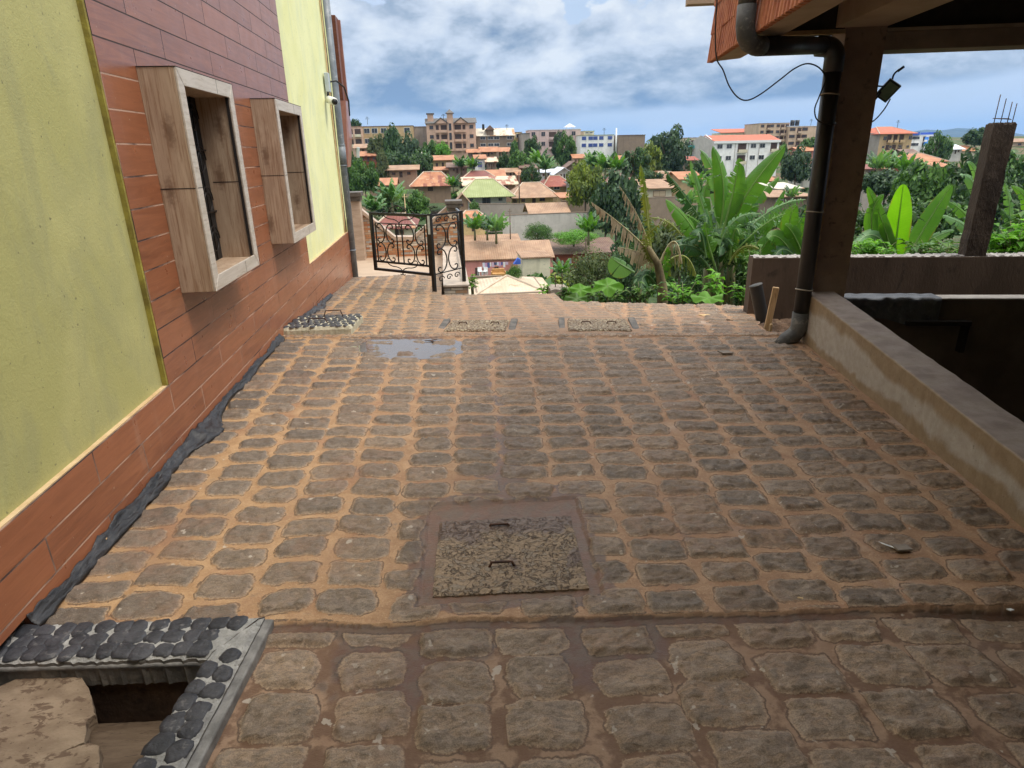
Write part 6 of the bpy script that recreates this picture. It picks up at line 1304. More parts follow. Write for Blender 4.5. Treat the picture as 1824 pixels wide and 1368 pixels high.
def bleaf(p0, p1, p2, w, tat=.3, seed=0, face=None, fold=.35, droop=.25, n=56, base=.0, hang=0.0):
    """banana leaf blade along a quadratic curve; tat = how torn; returns verts, faces, u, v"""
    q = random.Random(seed); p0, p1, p2 = map(Vector, (p0, p1, p2)); vs, fs, us, vv = [], [], [], []
    face = face or (CAM - p1).normalized()
    pos = lambda t: p0 * (1 - t) ** 2 + p1 * 2 * t * (1 - t) + p2 * t * t
    tan = lambda t: ((p1 - p0) * (1 - t) + (p2 - p1) * t).normalized()
    L_ = (p1 - p0).length + (p2 - p1).length
    prof = lambda t: (math.sin(math.pi * min(1, max(0, (t - base) / (1 - base))) ** .72) ** .55) if t > base else 0
    for sg in (-1, 1):
        gap = 0; i = 0
        while i < n:
            if i and ((hang > .8 and q.random() < .35) or q.random() < tat * .10): i += 1; continue
            run = max(1, int(q.expovariate(1 / (1 + 9 * (1 - tat) ** 2 * 1.4)))) if tat > 0 else n
            j = min(n, i + run); da = q.uniform(-.6, .6) * tat; dd = q.uniform(0, 1) * tat; shr = (1 - q.random() * tat * .35) * (q.uniform(.35, 1.5) if hang > .8 else 1)
            cols = 4
            b0 = len(vs)
            for k in range(i, j + 1):
                t = k / n; c = pos(t); T_2 = tan(t); s = T_2.cross(face).normalized(); nn = s.cross(T_2).normalized() * (1 if s.cross(T_2).dot(face) > 0 else -1)
                hw = w * prof(t) * shr
                e = (k - i) / max(1, j - i); pin = 1 - tat * .30 * abs(2 * e - 1) ** 3
                for m_ in range(cols + 1):
                    u = m_ / cols
                    off_ = s * sg * (u * hw * math.cos(fold * u + dd * .9 * u)) - nn * (math.sin(fold * u + dd * .9 * u) * u * hw) + T_2 * (da * u * hw + .28 * u * hw)
                    off_ += Vector((0, 0, -1)) * (u * u * hw * (droop + dd * .8 + hang)) + T_2 * ((e - .5) * (pin - 1) * (j - i) / n * L_ * u * 1.6)
                    if hang > .8: off_ = off_ * .42 + Vector((0, 0, -1)) * (u * hw * .9)
                    vs.append(c + off_); us.append(sg * max(u, .001)); vv.append(t * L_ / 2)
            W1 = cols + 1
            for k in range(j - i):
                for m_ in range(cols):
                    a = b0 + k * W1 + m_; fs.append((a, a + 1, a + 1 + W1, a + W1))
            i = j
    # midrib
    b0 = len(vs); K_ = 6; nr = 18
    for k in range(nr + 1):
        t = k / nr; c = pos(t); T_2 = tan(t); s = T_2.cross(face).normalized(); nn = s.cross(T_2).normalized(); rr = (.016 + .012 * (w / .3)) * (1 - t * .85) * (w / .3) ** .3
        for m_ in range(K_):
            a = m_ * 6.283 / K_; vs.append(c + s * math.cos(a) * rr + nn * math.sin(a) * rr); us.append(0.0); vv.append(0.0)
    for k in range(nr):
        for m_ in range(K_): fs.append((b0 + k * K_ + m_, b0 + k * K_ + (m_ + 1) % K_, b0 + (k + 1) * K_ + (m_ + 1) % K_, b0 + (k + 1) * K_ + m_))
    return vs, fs, us, vv
def leafobj(args, m_, parent, inv=Vector()):
    vs, fs, us, vv = args; me = bpy.data.meshes.new('leaf'); me.from_pydata([tuple(Vector(v) - inv) for v in vs], [], fs)
    me.attributes.new('u', 'FLOAT', 'POINT').data.foreach_set('value', us); me.attributes.new('v', 'FLOAT', 'POINT').data.foreach_set('value', vv)
    me.polygons.foreach_set('use_smooth', [True] * len(fs)); me.materials.append(m_)
    o = bpy.data.objects.new('leaf', me); COL.objects.link(o); o.parent = parent; return o
M_stem = mat('banana_stem', (.10, .12, .045), (.20, .17, .09), 4, .6, .3, 20, (2, 2, .5), c3=(.10, .06, .03))
def stem(parent, a, b_, r0, inv):
    m = MB(); a = Vector(a) - inv; b_ = Vector(b_) - inv; m.tube([a, a.lerp(b_, .5) + Vector((.02, 0, 0)), b_], [r0, r0 * .85, r0 * .5], 12); m.build('stem', M_stem, parent, True)
Z5 = lambda x, y, Y: W(1130 + x / 5.365, 240 + y / 5.365, Y)
big = Z5(820, 1380, 11.4); big.z -= 1.0
bp_ = empty('banana_plant', big, 'big banana clump with tall torn leaves, centre right beyond the paving', 'banana plant', 'banana plants near the yard')
for k, (x, y, Yk) in enumerate(((820, 1080, 11.4), (760, 1140, 11.9), (930, 1120, 11.8), (700, 1180, 12.2))):
    stem(bp_, Vector((Z5(x, 1380, Yk).x, Yk, big.z)), Z5(x, y - 60, Yk), .11, big)
LV = [  # base, mid, tip (picture coordinates of the enlarged crop), distance base/tip, half width, torn, material
 ((900, 960), (1080, 560), (1450, 90), 11.4, 10.9, .27, .10, 'g'), ((830, 980), (940, 560), (1005, 220), 11.4, 11.0, .26, .28, 'g'), ((800, 980), (850, 500), (745, 110), 11.6, 11.3, .20, .05, 'g'),
 ((790, 980), (780, 460), (620, 140), 11.7, 11.6, .19, .45, 'p'), ((760, 1000), (640, 640), (530, 235), 11.3, 11.0, .10, .3, 'p'), ((760, 1020), (560, 700), (290, 345), 11.8, 11.8, .20, .75, 'd'),
 ((700, 1160), (520, 840), (300, 620), 11.1, 10.7, .20, .12, 'g'), ((770, 1250), (700, 1010), (680, 835), 10.8, 10.6, .22, .62, 'g'), ((900, 1000), (1120, 660), (1390, 400), 11.7, 11.6, .17, .35, 'g'),
 ((940, 1080), (1280, 740), (1640, 620), 11.4, 11.0, .18, .8, 'p'), ((960, 1120), (1300, 820), (1575, 745), 11.2, 10.8, .14, .85, 'g'), ((810, 1090), (960, 820), (1215, 755), 11.0, 10.6, .15, .5, 'p'),
 ((900, 1240), (1030, 1080), (1190, 1090), 10.8, 10.4, .12, .8, 'o'), ((560, 1200), (400, 900), (170, 790), 11.5, 11.6, .14, .8, 'o'), ((780, 1050), (660, 720), (720, 400), 11.9, 11.9, .18, .25, 'g'),
 ((740, 1040), (680, 760), (640, 430), 12.0, 12.0, .15, .3, 'd'), ((880, 1020), (1060, 780), (1180, 500), 12.0, 12.1, .18, .3, 'd'), ((1060, 1180), (1250, 900), (1440, 520), 12.2, 12.0, .13, .2, 'g'),
 ((1150, 1220), (1230, 1080), (1300, 985), 10.9, 10.7, .24, .05, 'g'), ((1180, 1240), (1380, 1000), (1440, 700), 11.8, 11.7, .20, .4, 'g'), ((1240, 1260), (1480, 960), (1600, 790), 11.4, 11.3, .22, .2, 'g'),
 ((860, 1200), (960, 1000), (1010, 800), 11.9, 11.9, .20, .4, 'd'), ((690, 1240), (600, 1030), (400, 980), 11.3, 11.2, .18, .8, 'd'), ((900, 1300), (1080, 1130), (1200, 1230), 11.2, 11.0, .2, .5, 'd'),
 ((720, 1330), (560, 1160), (420, 1240), 11.4, 11.2, .18, .7, 'd'), ((840, 1300), (860, 1050), (960, 900), 12.1, 12.2, .22, .4, 'd'), ((1000, 1320), (1120, 1120), (1330, 1150), 11.6, 11.4, .2, .4, 'd')]
q_ = random.Random(31)
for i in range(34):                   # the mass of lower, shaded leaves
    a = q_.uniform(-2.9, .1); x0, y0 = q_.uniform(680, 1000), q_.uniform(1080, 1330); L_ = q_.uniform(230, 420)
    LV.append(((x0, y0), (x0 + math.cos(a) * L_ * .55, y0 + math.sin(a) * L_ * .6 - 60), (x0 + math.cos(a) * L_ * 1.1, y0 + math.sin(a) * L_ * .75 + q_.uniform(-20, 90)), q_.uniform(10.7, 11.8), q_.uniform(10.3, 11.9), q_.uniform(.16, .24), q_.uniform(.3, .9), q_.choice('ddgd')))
for i in range(18):                   # more standing leaves filling the clump
    a = math.radians(q_.uniform(-158, -22)); L_ = q_.uniform(420, 760); x0, y0 = q_.uniform(760, 980), q_.uniform(960, 1120); cv = q_.uniform(-.25, .25)
    LV.append(((x0, y0), (x0 + math.cos(a + cv) * L_ * .5, y0 + math.sin(a + cv) * L_ * .52), (x0 + math.cos(a) * L_, y0 + math.sin(a) * L_ * .92 + 40), q_.uniform(11.5, 12.6), q_.uniform(11.3, 13.0), q_.uniform(.13, .20), q_.uniform(.25, .8), q_.choice('gdpgg')))
for i, (b0, m0, t0, Ya, Yb, w_, ta, mm) in enumerate(LV):
    A0, B0 = Z5(*b0, Ya), Z5(*t0, Yb); M0 = Z5(*m0, (Ya + Yb) / 2); C0 = M0 * 2 - (A0 + B0) / 2
    fc = (CAM - M0).normalized() + Vector((random.Random(i).uniform(-.5, .5), 0, random.Random(i + 9).uniform(.1, .7)))
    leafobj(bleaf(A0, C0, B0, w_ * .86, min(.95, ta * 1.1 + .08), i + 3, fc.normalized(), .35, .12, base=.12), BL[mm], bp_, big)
# the half-dead plant on its left
db = W(1178, 545, 10.2); db.z -= .8
dp_ = empty('banana_plant', db, 'half-dead banana with brown hanging leaves leaning over the paving edge', 'banana plant', 'banana plants near the yard')
m = MB(); m.tube([W(1180, 580, 10.2) - db, W(1180, 515, 10.2) - db, W(1172, 470, 10.1) - db, W(1155, 440, 10) - db], [.10, .085, .06, .035], 12); m.build('stem', mat('shaggy_stem', (.10, .075, .04), (.20, .16, .08), 6, .8, .7, 20, (2, 2, .5)), dp_, True)
for i, (b0, m0, t0, w_, ta, mm, hg) in enumerate([((1168, 462), (1120, 412), (1053, 360), .13, .97, 'b', 1.5), ((1160, 452), (1138, 390), (1103, 331), .11, .97, 'b', 1.2), ((1160, 445), (1152, 375), (1141, 292), .09, .9, 'o', .1), ((1155, 405), (1148, 340), (1140, 296), .05, .6, 'o', 0),
     ((1170, 480), (1150, 455), (1100, 440), .12, .9, 'b', 1.5), ((1172, 490), (1160, 470), (1130, 505), .14, .5, 'p', .5), ((1130, 485), (1105, 470), (1088, 458), .13, .25, 'p', .3), ((1175, 470), (1200, 430), (1215, 470), .13, .95, 'b', 1.0),
     ((1176, 480), (1215, 455), (1240, 490), .12, .9, 'o', 1.0), ((1165, 470), (1150, 430), (1175, 400), .10, .8, 'o', .4), ((1175, 520), (1150, 490), (1140, 530), .16, .3, 'd', .2), ((1172, 510), (1185, 470), (1190, 440), .09, .6, 'g', .2)]):
    Yk = 10.1 + (i % 3) * .15; A0, B0 = W(*b0, Yk), W(*t0, Yk - .3); M0 = W(*m0, Yk - .1); C0 = M0 * 2 - (A0 + B0) / 2
    leafobj(bleaf(A0, C0, B0, w_ * 1.3, ta, i + 50, None, .3, .2, base=.05, hang=hg), BL[mm], dp_, db)
# bananas seen past the column
def clump(label, specs, base, Y, stems=1):
    qc = random.Random(int(base[0])); specs = list(specs)
    for i in range(10):
        a = math.radians(qc.uniform(-170, -10)); L_ = qc.uniform(50, 105); x0, y0 = base[0] + qc.uniform(-14, 14), base[1] + qc.uniform(-25, 5)
        specs.append(((x0, y0), (x0 + math.cos(a) * L_ * .5, y0 + math.sin(a) * L_ * .62), (x0 + math.cos(a) * L_, y0 + math.sin(a) * L_ * .8 + 12), qc.uniform(.10, .16), qc.uniform(.3, .9), qc.choice('ddgp')))
    b0 = W(base[0], base[1], Y); b0.z -= 1.2; r = empty('banana_plant', b0, label, 'banana plant', 'banana plants near the yard')
    stem(r, b0, W(base[0], base[1] - 10, Y), .10, b0)
    for i, (bb, mm_, tt, w_, ta, ml) in enumerate(specs):
        dy_ = 0 if i < len(specs) - 10 else .9; A0, B0, M0 = W(*bb, Y + dy_), W(*tt, Y - .4 + dy_), W(*mm_, Y - .2 + dy_); C0 = M0 * 2 - (A0 + B0) / 2
        fc = ((CAM - M0).normalized() + Vector((0, 0, .35 if ta > .3 else .1))).normalized()
        leafobj(bleaf(A0, C0, B0, w_, ta, i * 7 + int(base[0]), fc, .2, .1, base=.06), BL[ml], r, b0)
clump('banana with one broad upright lime-green leaf, seen past the column', [((1589, 480), (1600, 400), (1609, 328), .205, 0, 'y'), ((1606, 480), (1650, 400), (1696, 328), .17, .04, 'g'), ((1598, 478), (1580, 420), (1572, 396), .10, .05, 'g'), ((1590, 470), (1560, 420), (1520, 440), .14, .3, 'p'),
   ((1600, 470), (1572, 395), (1545, 332), .11, .1, 'g'), ((1610, 460), (1640, 438), (1680, 440), .09, .5, 'p'), ((1605, 470), (1650, 455), (1716, 441), .09, .6, 'o'), ((1590, 480), (1556, 455), (1530, 480), .16, .3, 'd'), ((1615, 455), (1660, 425), (1700, 410), .09, .3, 'p'), ((1575, 465), (1552, 395), (1575, 345), .12, .15, 'g')], (1600, 480), 10.8)
clump('banana mostly hidden behind the half-built post, pale leaves sticking out left', [((1760, 460), (1728, 410), (1678, 384), .12, .35, 'p'), ((1750, 440), (1722, 385), (1682, 356), .11, .55, 'g'), ((1765, 440), (1740, 340), (1710, 312), .10, .4, 'p'), ((1762, 430), (1742, 322), (1722, 290), .06, .1, 'p'),
   ((1775, 470), (1798, 400), (1790, 325), .13, .75, 'p'), ((1780, 480), (1806, 420), (1782, 372), .14, .8, 'd'), ((1785, 470), (1825, 400), (1850, 340), .14, .4, 'p'), ((1790, 470), (1830, 380), (1800, 330), .10, .3, 'g'), ((1760, 470), (1740, 430), (1745, 400), .12, .3, 'g')], (1768, 480), 11.2)
clump('banana between the fat downpipe and the big clump', [((1440, 490), (1420, 430), (1398, 400), .16, .3, 'g'), ((1445, 480), (1440, 400), (1452, 350), .13, .4, 'g'), ((1440, 490), (1400, 445), (1375, 470), .15, .4, 'd'), ((1438, 480), (1408, 410), (1420, 365), .16, .1, 'g'), ((1450, 490), (1480, 430), (1490, 400), .16, .2, 'g'), ((1430, 490), (1395, 430), (1368, 425), .16, .1, 'g')], (1440, 500), 10.9)

# far banana plants: one prototype, copied
proto = empty('banana_plant', (0, 0, 0))
m = MB(); m.tube([(0, 0, -.3), (.02, 0, .5), (0, 0, 1.15)], [.15, .13, .08], 8); m.build('stem', M_stem, proto, True)
for i in range(15):
    a = i * 2.4; e = 1.12 - .05 * i; L_ = 2.5; d = Vector((math.cos(a), math.sin(a), 0)); p0 = Vector((0, 0, 1.0)); p1 = p0 + d * L_ * .35 * (1 - .4 * e) + Vector((0, 0, L_ * .62 * (e + .1))); p2 = p0 + d * L_ * (.55 + .35 * (1 - e)) + Vector((0, 0, L_ * (.85 * e - .05)))
    leafobj(bleaf(p0, p1, p2, .40, .45, i + 200, (d * -.5 + Vector((0, 0, .9))).normalized(), .3, .3, n=26, base=.1), BL['gdpgd'[i % 5]], proto)
FB = [('banana plant left of the gate, its yellow leaf hanging', 700, 312, 382, 66), ('low banana behind the pale tiled pillar', 668, 338, 392, 60), ('banana right of the rust-red streaked roof', 808, 306, 342, 118), ('tall banana between the clay-walled house and the white porch house', 822, 272, 308, 168),
 ('second banana left of the white porch house', 842, 273, 309, 164), ('large banana in front of the olive slope', 960, 258, 306, 150), ('banana with shaggy top left of the yellow-green tree', 972, 272, 316, 146), ('banana left in the ridge grove', 1058, 262, 312, 140),
 ('banana in the middle of the ridge grove', 1078, 264, 316, 136), ('banana right in the ridge grove', 1098, 268, 318, 134), ('bright banana against the yellow wall', 846, 372, 424, 84), ('spreading banana left of the long grey wall', 884, 372, 430, 82), ('small banana by the red-brick house', 1000, 455, 500, 60),
 ('tufted palm-like plant at the end of the long grey wall', 1048, 370, 432, 74), ('pale banana past the column, left', 1560, 262, 318, 112), ('pale banana past the column, second', 1585, 260, 318, 116), ('pale banana past the column, right', 1606, 266, 322, 110), ('banana by the orange tin shed right of the big clump', 1408, 326, 362, 96),
 ('banana left of the store with cream doors', 1222, 330, 380, 70), ('banana below the turquoise balconies', 1236, 300, 350, 100), ('banana at the end of the pink house', 868, 376, 424, 88), ('banana beside the tall conifer-like tree', 754, 262, 300, 176)]
def btree(label, px, pt, pb, Y, first=False):
    a = W(px, pb, Y); h = W(px, pt, Y).z - a.z; o = proto if first else copy_tree(proto); o.location = a; s = h / 3.5; o.scale = (s, s, s); o.rotation_euler = (0, 0, px * .37 % 6.28); tag(o, label, 'banana plant', 'banana plants down the valley')
for i, t in enumerate(FB): btree(*t, first=(i == 0))

# ------------------------------------------------------------------ plants close to the paving edge
def undergrowth():
    q = np.random.RandomState(4); n = 26000
    Y = 7.0 + (q.rand(n) ** 1.6) * 40; X = (q.rand(n) * 2 - .75) * (Y * .75) + 1.0
    ok = ~((X < 4.0) & (Y < 8.6)) & ~((X > 3.2) & (Y < 7.2)) & ~((X < .8) & (Y < 14)) & ~((X > 2.5) & (X < 9) & (Y < 6.9 + (X - 3.0) * -.2 + .6)) & ~((X < 2.2 + 0 * Y) & (Y < 10.5)) & ~((X < 3) & (Y > 45))
    X, Y = X[ok], Y[ok]; n = len(X)
    Z = np.interp(Y, TY, TZ) + q.rand(n) ** 1.4 * (.5 + .6 * fbm(X / 2, Y / 2, 3, 3)) * np.clip(Y / 12, .7, 2)
    s = (.05 + .09 * q.rand(n)) * np.clip(Y / 12, .8, 2.4)
    nr = q.normal(size=(n, 3)) + np.array([0, -.3, 1.1]); nr /= np.linalg.norm(nr, axis=1)[:, None]; t = np.cross(nr, q.normal(size=(n, 3))); t /= np.linalg.norm(t, axis=1)[:, None]; bt = np.cross(nr, t)
    P_ = np.stack([X, Y, Z], 1); s = s[:, None]
    vs = np.stack([P_ - t * s, P_ - t * s * .2 + bt * s * .45, P_ + t * s, P_ - t * s * .2 - bt * s * .45], 1).reshape(-1, 3)
    me = bpy.data.meshes.new('undergrowth'); me.from_pydata(vs.tolist(), [], [(4 * i, 4 * i + 1, 4 * i + 2, 4 * i + 3) for i in range(n)]); me.materials.append(LM['mid']); me.materials.append(LM['lit']); me.materials.append(LM['dark'])
    me.polygons.foreach_set('material_index', q.randint(0, 3, n)); o = bpy.data.objects.new('undergrowth', me); COL.objects.link(o); tag(o, kind='stuff')
undergrowth()
def leafplant(label, px, pt, pb, Y, wpx, n, ls, ml, seed, shape='shoots'):
    """stems with pointed leaves"""
    a = W(px, pb, Y); h = W(px, pt, Y).z - a.z; r0 = W(px + wpx / 2, pb, Y).x - a.x; q = random.Random(seed); r = empty('leafy_plant', a, label, 'plant', 'plants along the paving edge')
    ml_ = MB(); ms = MB()
    for i in range(n):
        an = q.random() * 6.28; d = q.random() ** .6 * r0; tip = Vector((math.cos(an) * d, math.sin(an) * d * .6, h * q.uniform(.55, 1.0))); ms.tube([(tip.x * .2, tip.y * .2, -.2), tuple(tip * .5 + Vector((0, 0, h * .12))), tuple(tip)], [.008, .006, .003], 5)
        for k in range(9):
            f = q.uniform(.45, 1); p = tip * f; a2 = q.random() * 6.28; dr = Vector((math.cos(a2), math.sin(a2), q.uniform(-.25, .6))).normalized(); sd2 = dr.cross(Vector((0, 0, 1))).normalized(); L_ = ls * q.uniform(.6, 1.2); up = Vector((0, 0, .12 * L_))
            ml_.add([p, p + dr * L_ * .45 + sd2 * L_ * .24 + up, p + dr * L_ * .5 - up * .2, p + dr * L_ * .45 - sd2 * L_ * .24 + up, p + dr * L_ - Vector((0, 0, L_ * .18))], [(0, 1, 2), (0, 2, 3), (1, 4, 2), (2, 4, 3)])
    ms.build('stalks', M_stem, r, True); ml_.build('leaves', LM[ml], r)
leafplant('bright young plant with a rosette of narrow leaves in front of the big banana clump', 1267, 482, 548, 9.0, 46, 7, .17, 'lit', 1)
leafplant('lime leafy sprig beside the dark wall end', 1322, 503, 548, 8.3, 36, 8, .12, 'lit', 2)
leafplant('weedy plant left of the paving notch', 1010, 505, 545, 8.8, 40, 8, .11, 'mid', 3)
leafplant('leafy weeds below the dead banana', 1080, 510, 552, 8.9, 90, 16, .12, 'mid', 4)
leafplant('leafy weeds right of the dead banana stem', 1215, 500, 552, 9.2, 80, 14, .12, 'lit', 5)
leafplant('lime fern-like plant near the concrete stub', 1000, 480, 540, 12.0, 36, 9, .18, 'yel', 6)
leafplant('vine sprouts at the brick plinth corner', 842, 480, 530, 9.4, 16, 5, .10, 'lit', 7)
leafplant('small sprout on the tan shed side of the paving edge', 966, 505, 530, 9.3, 10, 2, .14, 'lit', 8)
leafplant('bright lime shrub right of the half-built post', 1800, 392, 480, 9.0, 120, 40, .19, 'lit', 9)
leafplant('taller leafy shrub at the far right edge behind the post', 1835, 350, 480, 9.8, 90, 30, .22, 'mid', 19)
leafplant('leafy greenery between the lime banana leaf and the half-built post', 1660, 428, 480, 9.9, 120, 34, .17, 'mid', 21)
leafplant('leafy greenery just past the column foot', 1548, 425, 480, 9.9, 80, 22, .17, 'lit', 22)
leafplant('lime shrub left of the half-built post foot', 1718, 430, 480, 9.4, 40, 8, .12, 'lit', 10)
leafplant('dark bushy weeds behind the wall end', 1345, 440, 540, 9.6, 60, 16, .15, 'mid', 11)
leafplant('weeds on the slope near the pumpkin leaves', 1140, 505, 552, 8.6, 70, 14, .11, 'mid', 12)
def biglobe(label, px, py, Y, r0, ml, seed, tilt):
    c0 = W(px, py, Y); r = empty('broad_leaf_plant', c0 - Vector((0, 0, .6)), label, 'plant', 'plants along the paving edge'); q = random.Random(seed)
    m = MB(); m.tube([(0, .05, -.3), (.02, .03, .3), (0, 0, .6)], [.012, .010, .008], 6); m.build('stalk', M_stem, r, True)
    vs = [Vector((0, 0, 0))]; n_ = 40
    T = Matrix.Rotation(tilt, 3, 'X')
    for ring in (.5, 1.0):
        for k in range(n_):
            a = k * 6.283 / n_; rr = r0 * ring * (1 + .16 * math.cos(5 * a + seed) * ring + .04 * math.cos(13 * a)); vs.append(T @ Vector((rr * math.cos(a) * 1.25, rr * math.sin(a) * .8, .04 * ring * math.sin(5 * a) - .10 * ring * r0)))
    fs = [(0, 1 + k, 1 + (k + 1) % n_) for k in range(n_)] + [(1 + k, 1 + n_ + k, 1 + n_ + (k + 1) % n_, 1 + (k + 1) % n_) for k in range(n_)]
    m = MB(); m.add([v + Vector((0, 0, .6)) for v in vs], fs); m.build('leaf', LM[ml], r, True)
biglobe('wide lime pumpkin-like leaf at the paving edge, right one of the pair', 1082, 509, 8.6, .17, 'lit', 1, .75)
biglobe('wide lime pumpkin-like leaf at the paving edge, left one of the pair', 1034, 516, 8.8, .15, 'lit', 2, .6)
biglobe('bluish broad leaf under the lime pair', 1028, 532, 8.4, .13, 'mid', 3, .5)
biglobe('broad lime leaf lying low before the big banana clump', 1262, 530, 8.2, .17, 'lit', 4, .3)
# concrete stub beside the tan shed
cs = empty('concrete_stub', W(994, 530, 9.2), 'rough broken concrete stub with two rusty bars at the paving edge', 'concrete block')
bm = bmesh.new(); bmesh.ops.create_cube(bm, size=1); bmesh.ops.subdivide_edges(bm, edges=bm.edges[:], cuts=6, use_grid_fill=True); q = random.Random(2)
for v in bm.verts: v.co = Vector((v.co.x * .28 + q.uniform(-.008, .008), v.co.y * .4, v.co.z * .5 - .09 + q.uniform(-.008, .008)))
me = bpy.data.meshes.new('block'); bm.to_mesh(me); bm.free(); me.materials.append(M_conc); o = bpy.data.objects.new('block', me); COL.objects.link(o); o.parent = cs
for dx in (-.04, .06):
    m = MB(); m.tube([(dx, 0, .1), (dx, 0, .36)], .006, 6); m.build('steel_bar', M_rust, cs, True)

# ------------------------------------------------------------------ poles, washing and odds and ends
def pole(label, px, pt, pb, Y, r_=.09, m_=None):
    a = W(px, pb, Y); h = W(px, pt, Y).z - a.z; r = empty('utility_pole', a, label, 'pole', 'poles in the valley'); m = MB(); m.tube([(0, 0, -2), (0, 0, h)], [r_, r_ * .7], 8); m.build('shaft', m_ or M_bark, r, True)
    m = MB(); m.box(-.3, .3, -.04, .04, h - .35, h - .28); m.build('crossarm', m_ or M_bark, r)
pole('thin dark pole before the tan hip roof', 925, 306, 350, 118, .12); pole('thin pole against the long grey wall', 909, 372, 418, 90, .09); pole('brown pole before the dark brown roof', 1043, 422, 462, 76, .12)
pole('pale pole by the banana left of the gate', 723, 345, 385, 72, .06, M_ledge); pole('tall mast beside the white and blue block', 1097, 228, 262, 222, .35, WM['white'])
def wire(label, p, q_, sag):
    a = Vector(p); b_ = Vector(q_); m = MB(); m.tube([a.lerp(b_, t / 16) - Vector((0, 0, sag * 4 * (t / 16) * (1 - t / 16))) for t in range(17)], .018, 4); tag(m.build('overhead_wire', M_wire, smooth=True), label, 'wire')
wire('overhead wire sagging across the trees on the left', W(612, 283, 90), W(868, 248, 170), 2.0)
wire('overhead wire from the thin dark pole to the ridge', W(925, 308, 118), W(1096, 240, 220), 2.5)
def aerial(label, px, pt, pb, Y):
    a = W(px, pb, Y); h = W(px, pt, Y).z - a.z; r = empty('aerial', a, label, 'aerial', 'aerials on the ridge roofs'); m = MB(); m.tube([(0, 0, 0), (0, 0, h)], .07, 5); m.build('mast', M_wire, r)
    for k in range(3): m = MB(); m.box(-.7 + k * .15, .7 - k * .15, -.03, .03, h * (.7 + .12 * k), h * (.7 + .12 * k) + .06); m.build('crossbar', M_wire, r)
aerial('thin aerial over the brown block by the cream arcades', 655, 208, 222, 232); aerial('aerial left of the stair tower of the apartments', 790, 203, 213, 228); aerial('aerial over the plain grey gabled building', 903, 222, 232, 232)
aerial('aerial on the white block with blue windows', 1076, 228, 240, 228); aerial('aerial on the tank-topped block', 1444, 212, 224, 232); aerial('aerial on the half-finished red-roofed block', 1598, 214, 228, 206)
cl = empty('washing_line', W(858, 467, 73), 'washing line hung with clothes before the pink house', 'washing line'); a = cl.location; b_ = W(905, 466, 73)
m = MB(); m.tube([(0, 0, 0), ((b_.x - a.x) / 2, 0, -.15), (b_.x - a.x, 0, 0)], .02, 4); m.build('line', M_wire, cl)
cols = [(.62, .62, .70), (.50, .30, .45), (.10, .12, .30), (.70, .68, .66), (.55, .40, .50), (.08, .10, .20)]
for i in range(11):
    m = MB(); x = (b_.x - a.x) * (.03 + i * .087); w_ = rnd.uniform(.2, .34); h_ = rnd.uniform(.25, .6); m.box(x, x + w_, -.02, .02, -.1 - h_, -.08); m.build('garment', mat('cloth_%d' % (i % 6), cols[i % 6], None, 3, .9, 0), cl)
ch = W(856, 490, 72)
def plastic_chair(label, p, rz):
    r = empty('plastic_chair', p, label, 'chair', rz=rz); m = MB(); m.box(-.25, .25, -.25, .25, .42, .46); m.build('seat', M_white, r); m = MB(); m.box(-.25, .25, .22, .26, .46, .88); m.build('backrest', M_white, r)
    for x in (-.22, .22):
        for y in (-.22, .22): m = MB(); m.box(x - .03, x + .03, y - .03, y + .03, 0, .42); m.build('leg', M_white, r)
plastic_chair('white plastic chair left in front of the pink house', ch, .3); plastic_chair('second white plastic chair by the pink house, nearer the washing', W(864, 490, 72), -.5)
sf = empty('sofa', W(888, 493, 70), 'old tan sofa standing outside the pink house', 'sofa')
m = MB(); m.box(-.7, .7, -.3, .3, 0, .42); m.build('seat', mat('tan_leather', (.42, .22, .07), (.50, .28, .10), 3, .6, .1), sf, bevel=.05); m = MB(); m.box(-.7, .7, .3, .5, 0, .85); m.build('backrest', MATS['tan_leather'], sf, bevel=.05)
for x in (-.8, .7): m = MB(); m.box(x, x + .1, -.3, .5, 0, .6); m.build('armrest', MATS['tan_leather'], sf, bevel=.02)
aw = empty('awning', W(922, 466, 71.5), 'small blue awning at the corner of the cream block', 'awning'); m = MB(); m.prism([(-.45, 0, -.3), (.35, 0, -.3), (.35, 0, .2), (.05, 0, .35)], (0, .8, 0)); m.build('cloth', WM['blue'], aw)
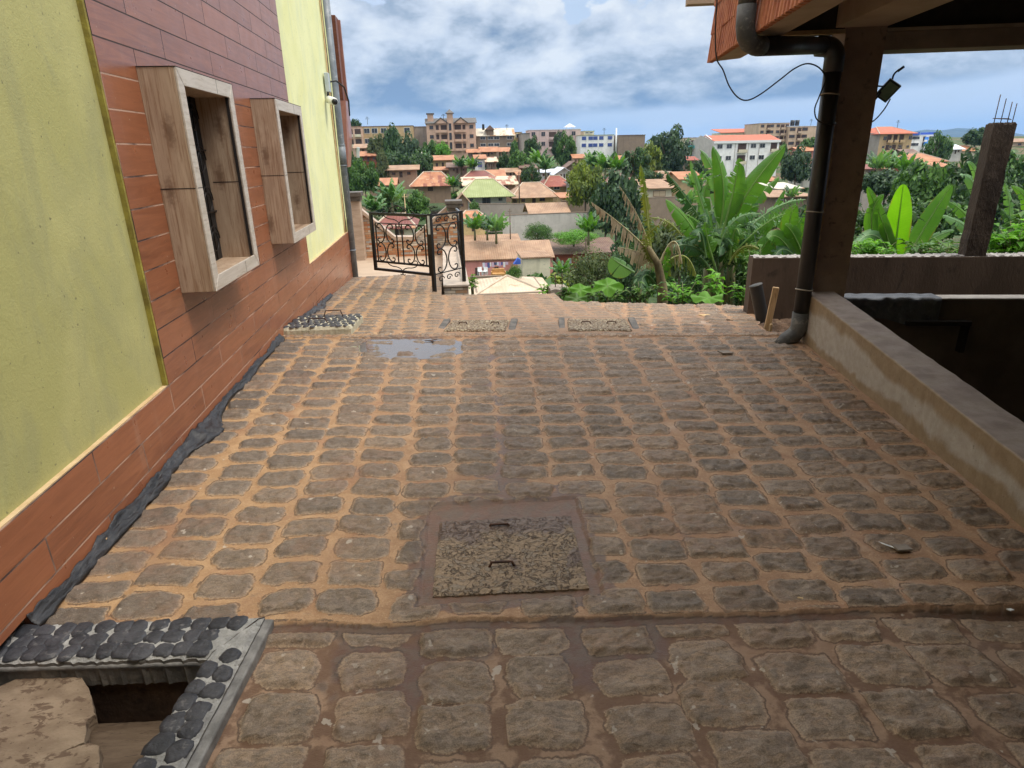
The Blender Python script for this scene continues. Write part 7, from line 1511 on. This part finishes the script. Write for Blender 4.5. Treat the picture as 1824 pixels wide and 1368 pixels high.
# litter on the stones
def scrap(label, px, py, pts, t, m_, cat='litter', name='scrap', z=.016):
    c0 = Wz(px, py, z); m = MB(); m.prism([(x, y, 0) for x, y in pts], (0, 0, t)); o = m.build(name, m_, bevel=.0008); o.location = c0; tag(o, label, cat)
scrap('thin white strip of paper on the stones at the right', 1588, 974, [(-.035, .035), (-.030, .039), (.018, -.018), (.012, -.022)], .003, M_white)
scrap('small tan tile chip beside the white strip on the right', 1606, 977, [(-.03, .02), (.03, .02), (.034, -.02), (-.028, -.018)], .008, M_conc, 'tile chip', 'tile_chip')
scrap('small tan tile chip farther back on the right', 1291, 628, [(-.05, .035), (.04, .03), (.05, -.04), (-.03, -.035)], .010, M_conc, 'tile chip', 'tile_chip')
scrap('dry twig lying in the puddle', 768, 607, [(-.06, .0), (0, .008), (.05, .035), (.055, .03), (.005, -.002), (.03, -.05), (.022, -.052), (-.01, -.006)], .006, M_rust, 'twig', 'twig', .004)
scrap('pale wood chip on the black plastic sheet', 184, 962, [(-.012, .004), (.012, .012), (.015, 0), (-.008, -.006)], .006, M_ledge, 'wood chip', 'wood_chip', .04)
scrap('white scrap on the far right paving', 1255, 562, [(-.06, .02), (.05, .03), (.06, -.02), (-.03, -.03)], .008, M_ledge, 'litter', 'scrap', -.07)
scrap('torn brown leaf at the joint of the paving', 1426, 1065, [(-.014, .0), (0, .012), (.016, .004), (.004, -.01)], .004, M_ledge, 'leaf', 'dry_leaf', .0)
scrap('tiny white chip in the lower right', 1800, 1087, [(-.012, .006), (.006, .006), (.012, -.004), (-.006, -.006)], .004, M_white, 'chip', 'chip', -.01)
# far air
# ------------------------------------------------------------------ air
hm = bpy.data.materials.new('haze_air'); hm.use_nodes = True; hn = hm.node_tree; hn.nodes.clear()
pv = hn.nodes.new('ShaderNodeVolumePrincipled'); pv.inputs['Color'].default_value = (.34, .60, 1, 1); pv.inputs['Density'].default_value = .00008; pv.inputs['Anisotropy'].default_value = 0
ho = hn.nodes.new('ShaderNodeOutputMaterial'); hn.links.new(pv.outputs[0], ho.inputs['Volume'])
mb = MB().box(-24000, 24000, -30, 16500, -140, 420); tag(mb.build('haze', hm), kind='stuff')
S.cycles.volume_bounces = 0
